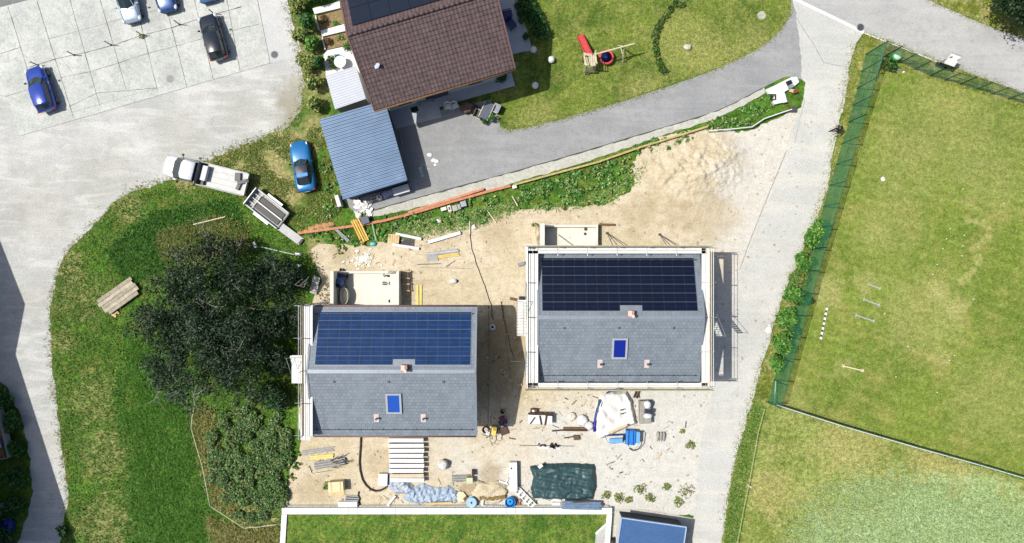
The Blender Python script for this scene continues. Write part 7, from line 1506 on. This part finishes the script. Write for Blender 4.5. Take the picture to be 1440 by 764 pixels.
a, c = Vector(q[1]), Vector(q[2]); wallseg(bp, a, c, .8, 1.5, .06, m_grey, 'rail'); wallseg(bp, c, Vector(q[3]), .8, 1.5, .06, m_grey, 'rail')
for p in (a, c): MB().box(p.x - .1, p.y, .35, .14, .14, .7).build('post', m_brown, bp)
t = T('balcony_box', 'pale blue box standing on the rust coloured balcony', 'box', 1.5, 622, .8, R(-75)); MB().box(0, 0, .2, .8, .4, .4).build('box', M('pale_blue_box', (150, 170, 200), .6, .06, 3), t, bevel=.02); MB().box(0, 0, .42, .84, .44, .04).build('lid', m_plate, t)
t = T('blue_bag', 'dark blue bag in the shade at the lower left edge', 'bag', 16, 736); MB().ball((0, 0, .4), (.5, .75, .4), 14, 8, .4, 7, zmin=0).build('bag', M('bag_blue', (40, 50, 170), .5, .15, 4), t, smooth=True); MB().tube([(-.2, -.2, .7), (0, 0, .95), (.2, .2, .7)], .03, 5).build('handle', m_black, t)
t = T('grey_bench', 'pale grey garden bench in the shade above the blue bag', 'bench', 9, 708, 0, R(6)); MB().box(0, 0, .45, 1.2, .4, .06).build('seat', m_galv, t); MB().box(.0, .22, .75, 1.2, .05, .3).build('backrest', m_galv, t)
for s in (-.5, .5): MB().box(s, 0, .21, .08, .36, .42).build('leg', m_dgrey, t)

# ------------------------------------------------------------------ person by the net fence
def person(label, px, py, facing, cloth_c, hair_c):
    t = T('person', label, 'person', px, py, .016, facing)
    J = [(0, 0, .95), (0, .01, 1.18), (0, .02, 1.42), (0, .05, 1.54), (.11, 0, .93), (.12, .18, .52), (.12, .24, .08), (.12, .4, .05), (-.11, 0, .93), (-.12, -.1, .5), (-.12, -.32, .12), (-.12, -.2, .04), (.2, .02, 1.4), (.27, -.12, 1.14), (.27, .06, .92), (-.2, .02, 1.4), (-.3, .16, 1.14), (-.26, .4, 1.05)]
    E = [(0, 1), (1, 2), (2, 3), (0, 4), (4, 5), (5, 6), (6, 7), (0, 8), (8, 9), (9, 10), (10, 11), (2, 12), (12, 13), (13, 14), (2, 15), (15, 16), (16, 17)]
    rad = [.15, .15, .15, .06, .1, .075, .05, .045, .1, .075, .05, .045, .075, .055, .04, .075, .055, .04]
    me = bpy.data.meshes.new('skeleton'); me.from_pydata(J, E, []); o = bpy.data.objects.new('skeleton', me); C.objects.link(o)
    o.modifiers.new('skin', 'SKIN'); sk = me.skin_vertices[0].data if me.skin_vertices else None
    if sk is None:
        bm = bmesh.new(); bm.from_mesh(me); bm.verts.layers.skin.verify(); bm.to_mesh(me); bm.free(); sk = me.skin_vertices[0].data
    for v, r in zip(sk, rad): v.radius = (r, r * .85)
    sk[0].use_root = True; s_ = o.modifiers.new('s', 'SUBSURF'); s_.levels = 2; s_.render_levels = 2
    dg = bpy.context.evaluated_depsgraph_get(); m2 = bpy.data.meshes.new_from_object(o.evaluated_get(dg)); bpy.data.objects.remove(o)
    skin = M('skin', (214, 164, 132), .6, .05, 4)
    b = MB(); b.add([tuple(v.co) for v in m2.vertices], [tuple(p.vertices) for p in m2.polygons])
    # head with nose and ears, hands with fingers, joined into the same surface object
    n0 = len(b.f); b.ball((0, .07, 1.66), (.085, .105, .125), 14, 10); b.ball((0, .175, 1.65), (.018, .03, .025), 8, 6); b.ball((.087, .07, 1.65), (.015, .03, .035), 8, 6); b.ball((-.087, .07, 1.65), (.015, .03, .035), 8, 6)
    for (hx, hy, hz), d in (((.27, .06, .92), Vector((0, .35, -.9))), ((-.26, .4, 1.05), Vector((.1, .95, -.15)))):
        b.ball((hx + d.x * .05, hy + d.y * .05, hz + d.z * .05), (.042, .05, .05), 8, 6)
        for k in range(4): p0 = Vector((hx + (k - 1.5) * .02, hy, hz)) + d * .08; b.tube([p0, p0 + d * .04, p0 + d * .065 + Vector((0, .015, -.02))], .009, 5)
        p0 = Vector((hx + .04, hy, hz)) + d * .04; b.tube([p0, p0 + d * .03 + Vector((.02, .01, 0))], .01, 5)
    b.m = [0 if i < n0 else 1 for i in range(len(b.f))]
    b.build('body', [cloth_c, skin], t, smooth=True, fix=False)
    h = MB(); h.ball((0, .05, 1.7), (.097, .112, .11), 14, 10, .08, 3); h.build('hair', hair_c, t, smooth=True)
    e = MB()
    for s in (-1, 1): e.ball((s * .035, .165, 1.675), .012, 8, 6)
    e.build('eyes', m_black, t)
    bg = MB(); bg.box(0, -.2, 1.22, .3, .16, .42); bg.build('backpack', m_black, t, bevel=.05); return t
person('person in dark clothing with a backpack walking at the track edge by the net fence', 1171, 185, ANG(-20, 8) - math.pi / 2, M('black_cloth', (34, 34, 40), .9, .15, 5), M('dark_hair', (40, 32, 28), .8, .1, 20))

# ------------------------------------------------------------------ camera, light
cam = bpy.data.cameras.new('camera'); co_ = bpy.data.objects.new('camera', cam); C.objects.link(co_); co_.location = (0, 0, H)
cam.sensor_width = 36; cam.lens = 36 / 90 * H; cam.clip_end = 2000; bpy.context.scene.camera = co_
EL, AZ = R(59.5), R(-5)
d = Vector((math.cos(EL) * math.cos(AZ), math.cos(EL) * math.sin(AZ), -math.sin(EL)))
sun = bpy.data.lights.new('sun', 'SUN'); sun.energy = 5.0; sun.angle = R(.53); sun.color = (1, .955, .88); so_ = bpy.data.objects.new('sun', sun); C.objects.link(so_); so_.rotation_euler = d.to_track_quat('-Z', 'Y').to_euler(); so_.location = (-30, 3, 60)
w = bpy.data.worlds.new('World'); sc = bpy.context.scene; sc.world = w; w.use_nodes = True; nt = w.node_tree
sky = nt.nodes.new('ShaderNodeTexSky'); sky.sky_type = 'NISHITA'; sky.sun_disc = False; sky.sun_elevation = EL; sky.sun_rotation = R(-85); sky.dust_density = 2.5; sky.air_density = .85
nt.links.new(sky.outputs[0], nt.nodes['Background'].inputs[0]); nt.nodes['Background'].inputs[1].default_value = .12
sc.view_settings.view_transform = 'Standard'; sc.view_settings.look = 'None'; sc.view_settings.exposure = .47; sc.view_settings.gamma = 1; sc.view_settings.use_curve_mapping = False
sc.cycles.max_bounces = 6; sc.cycles.transparent_max_bounces = 8; sc.cycles.use_denoising = True
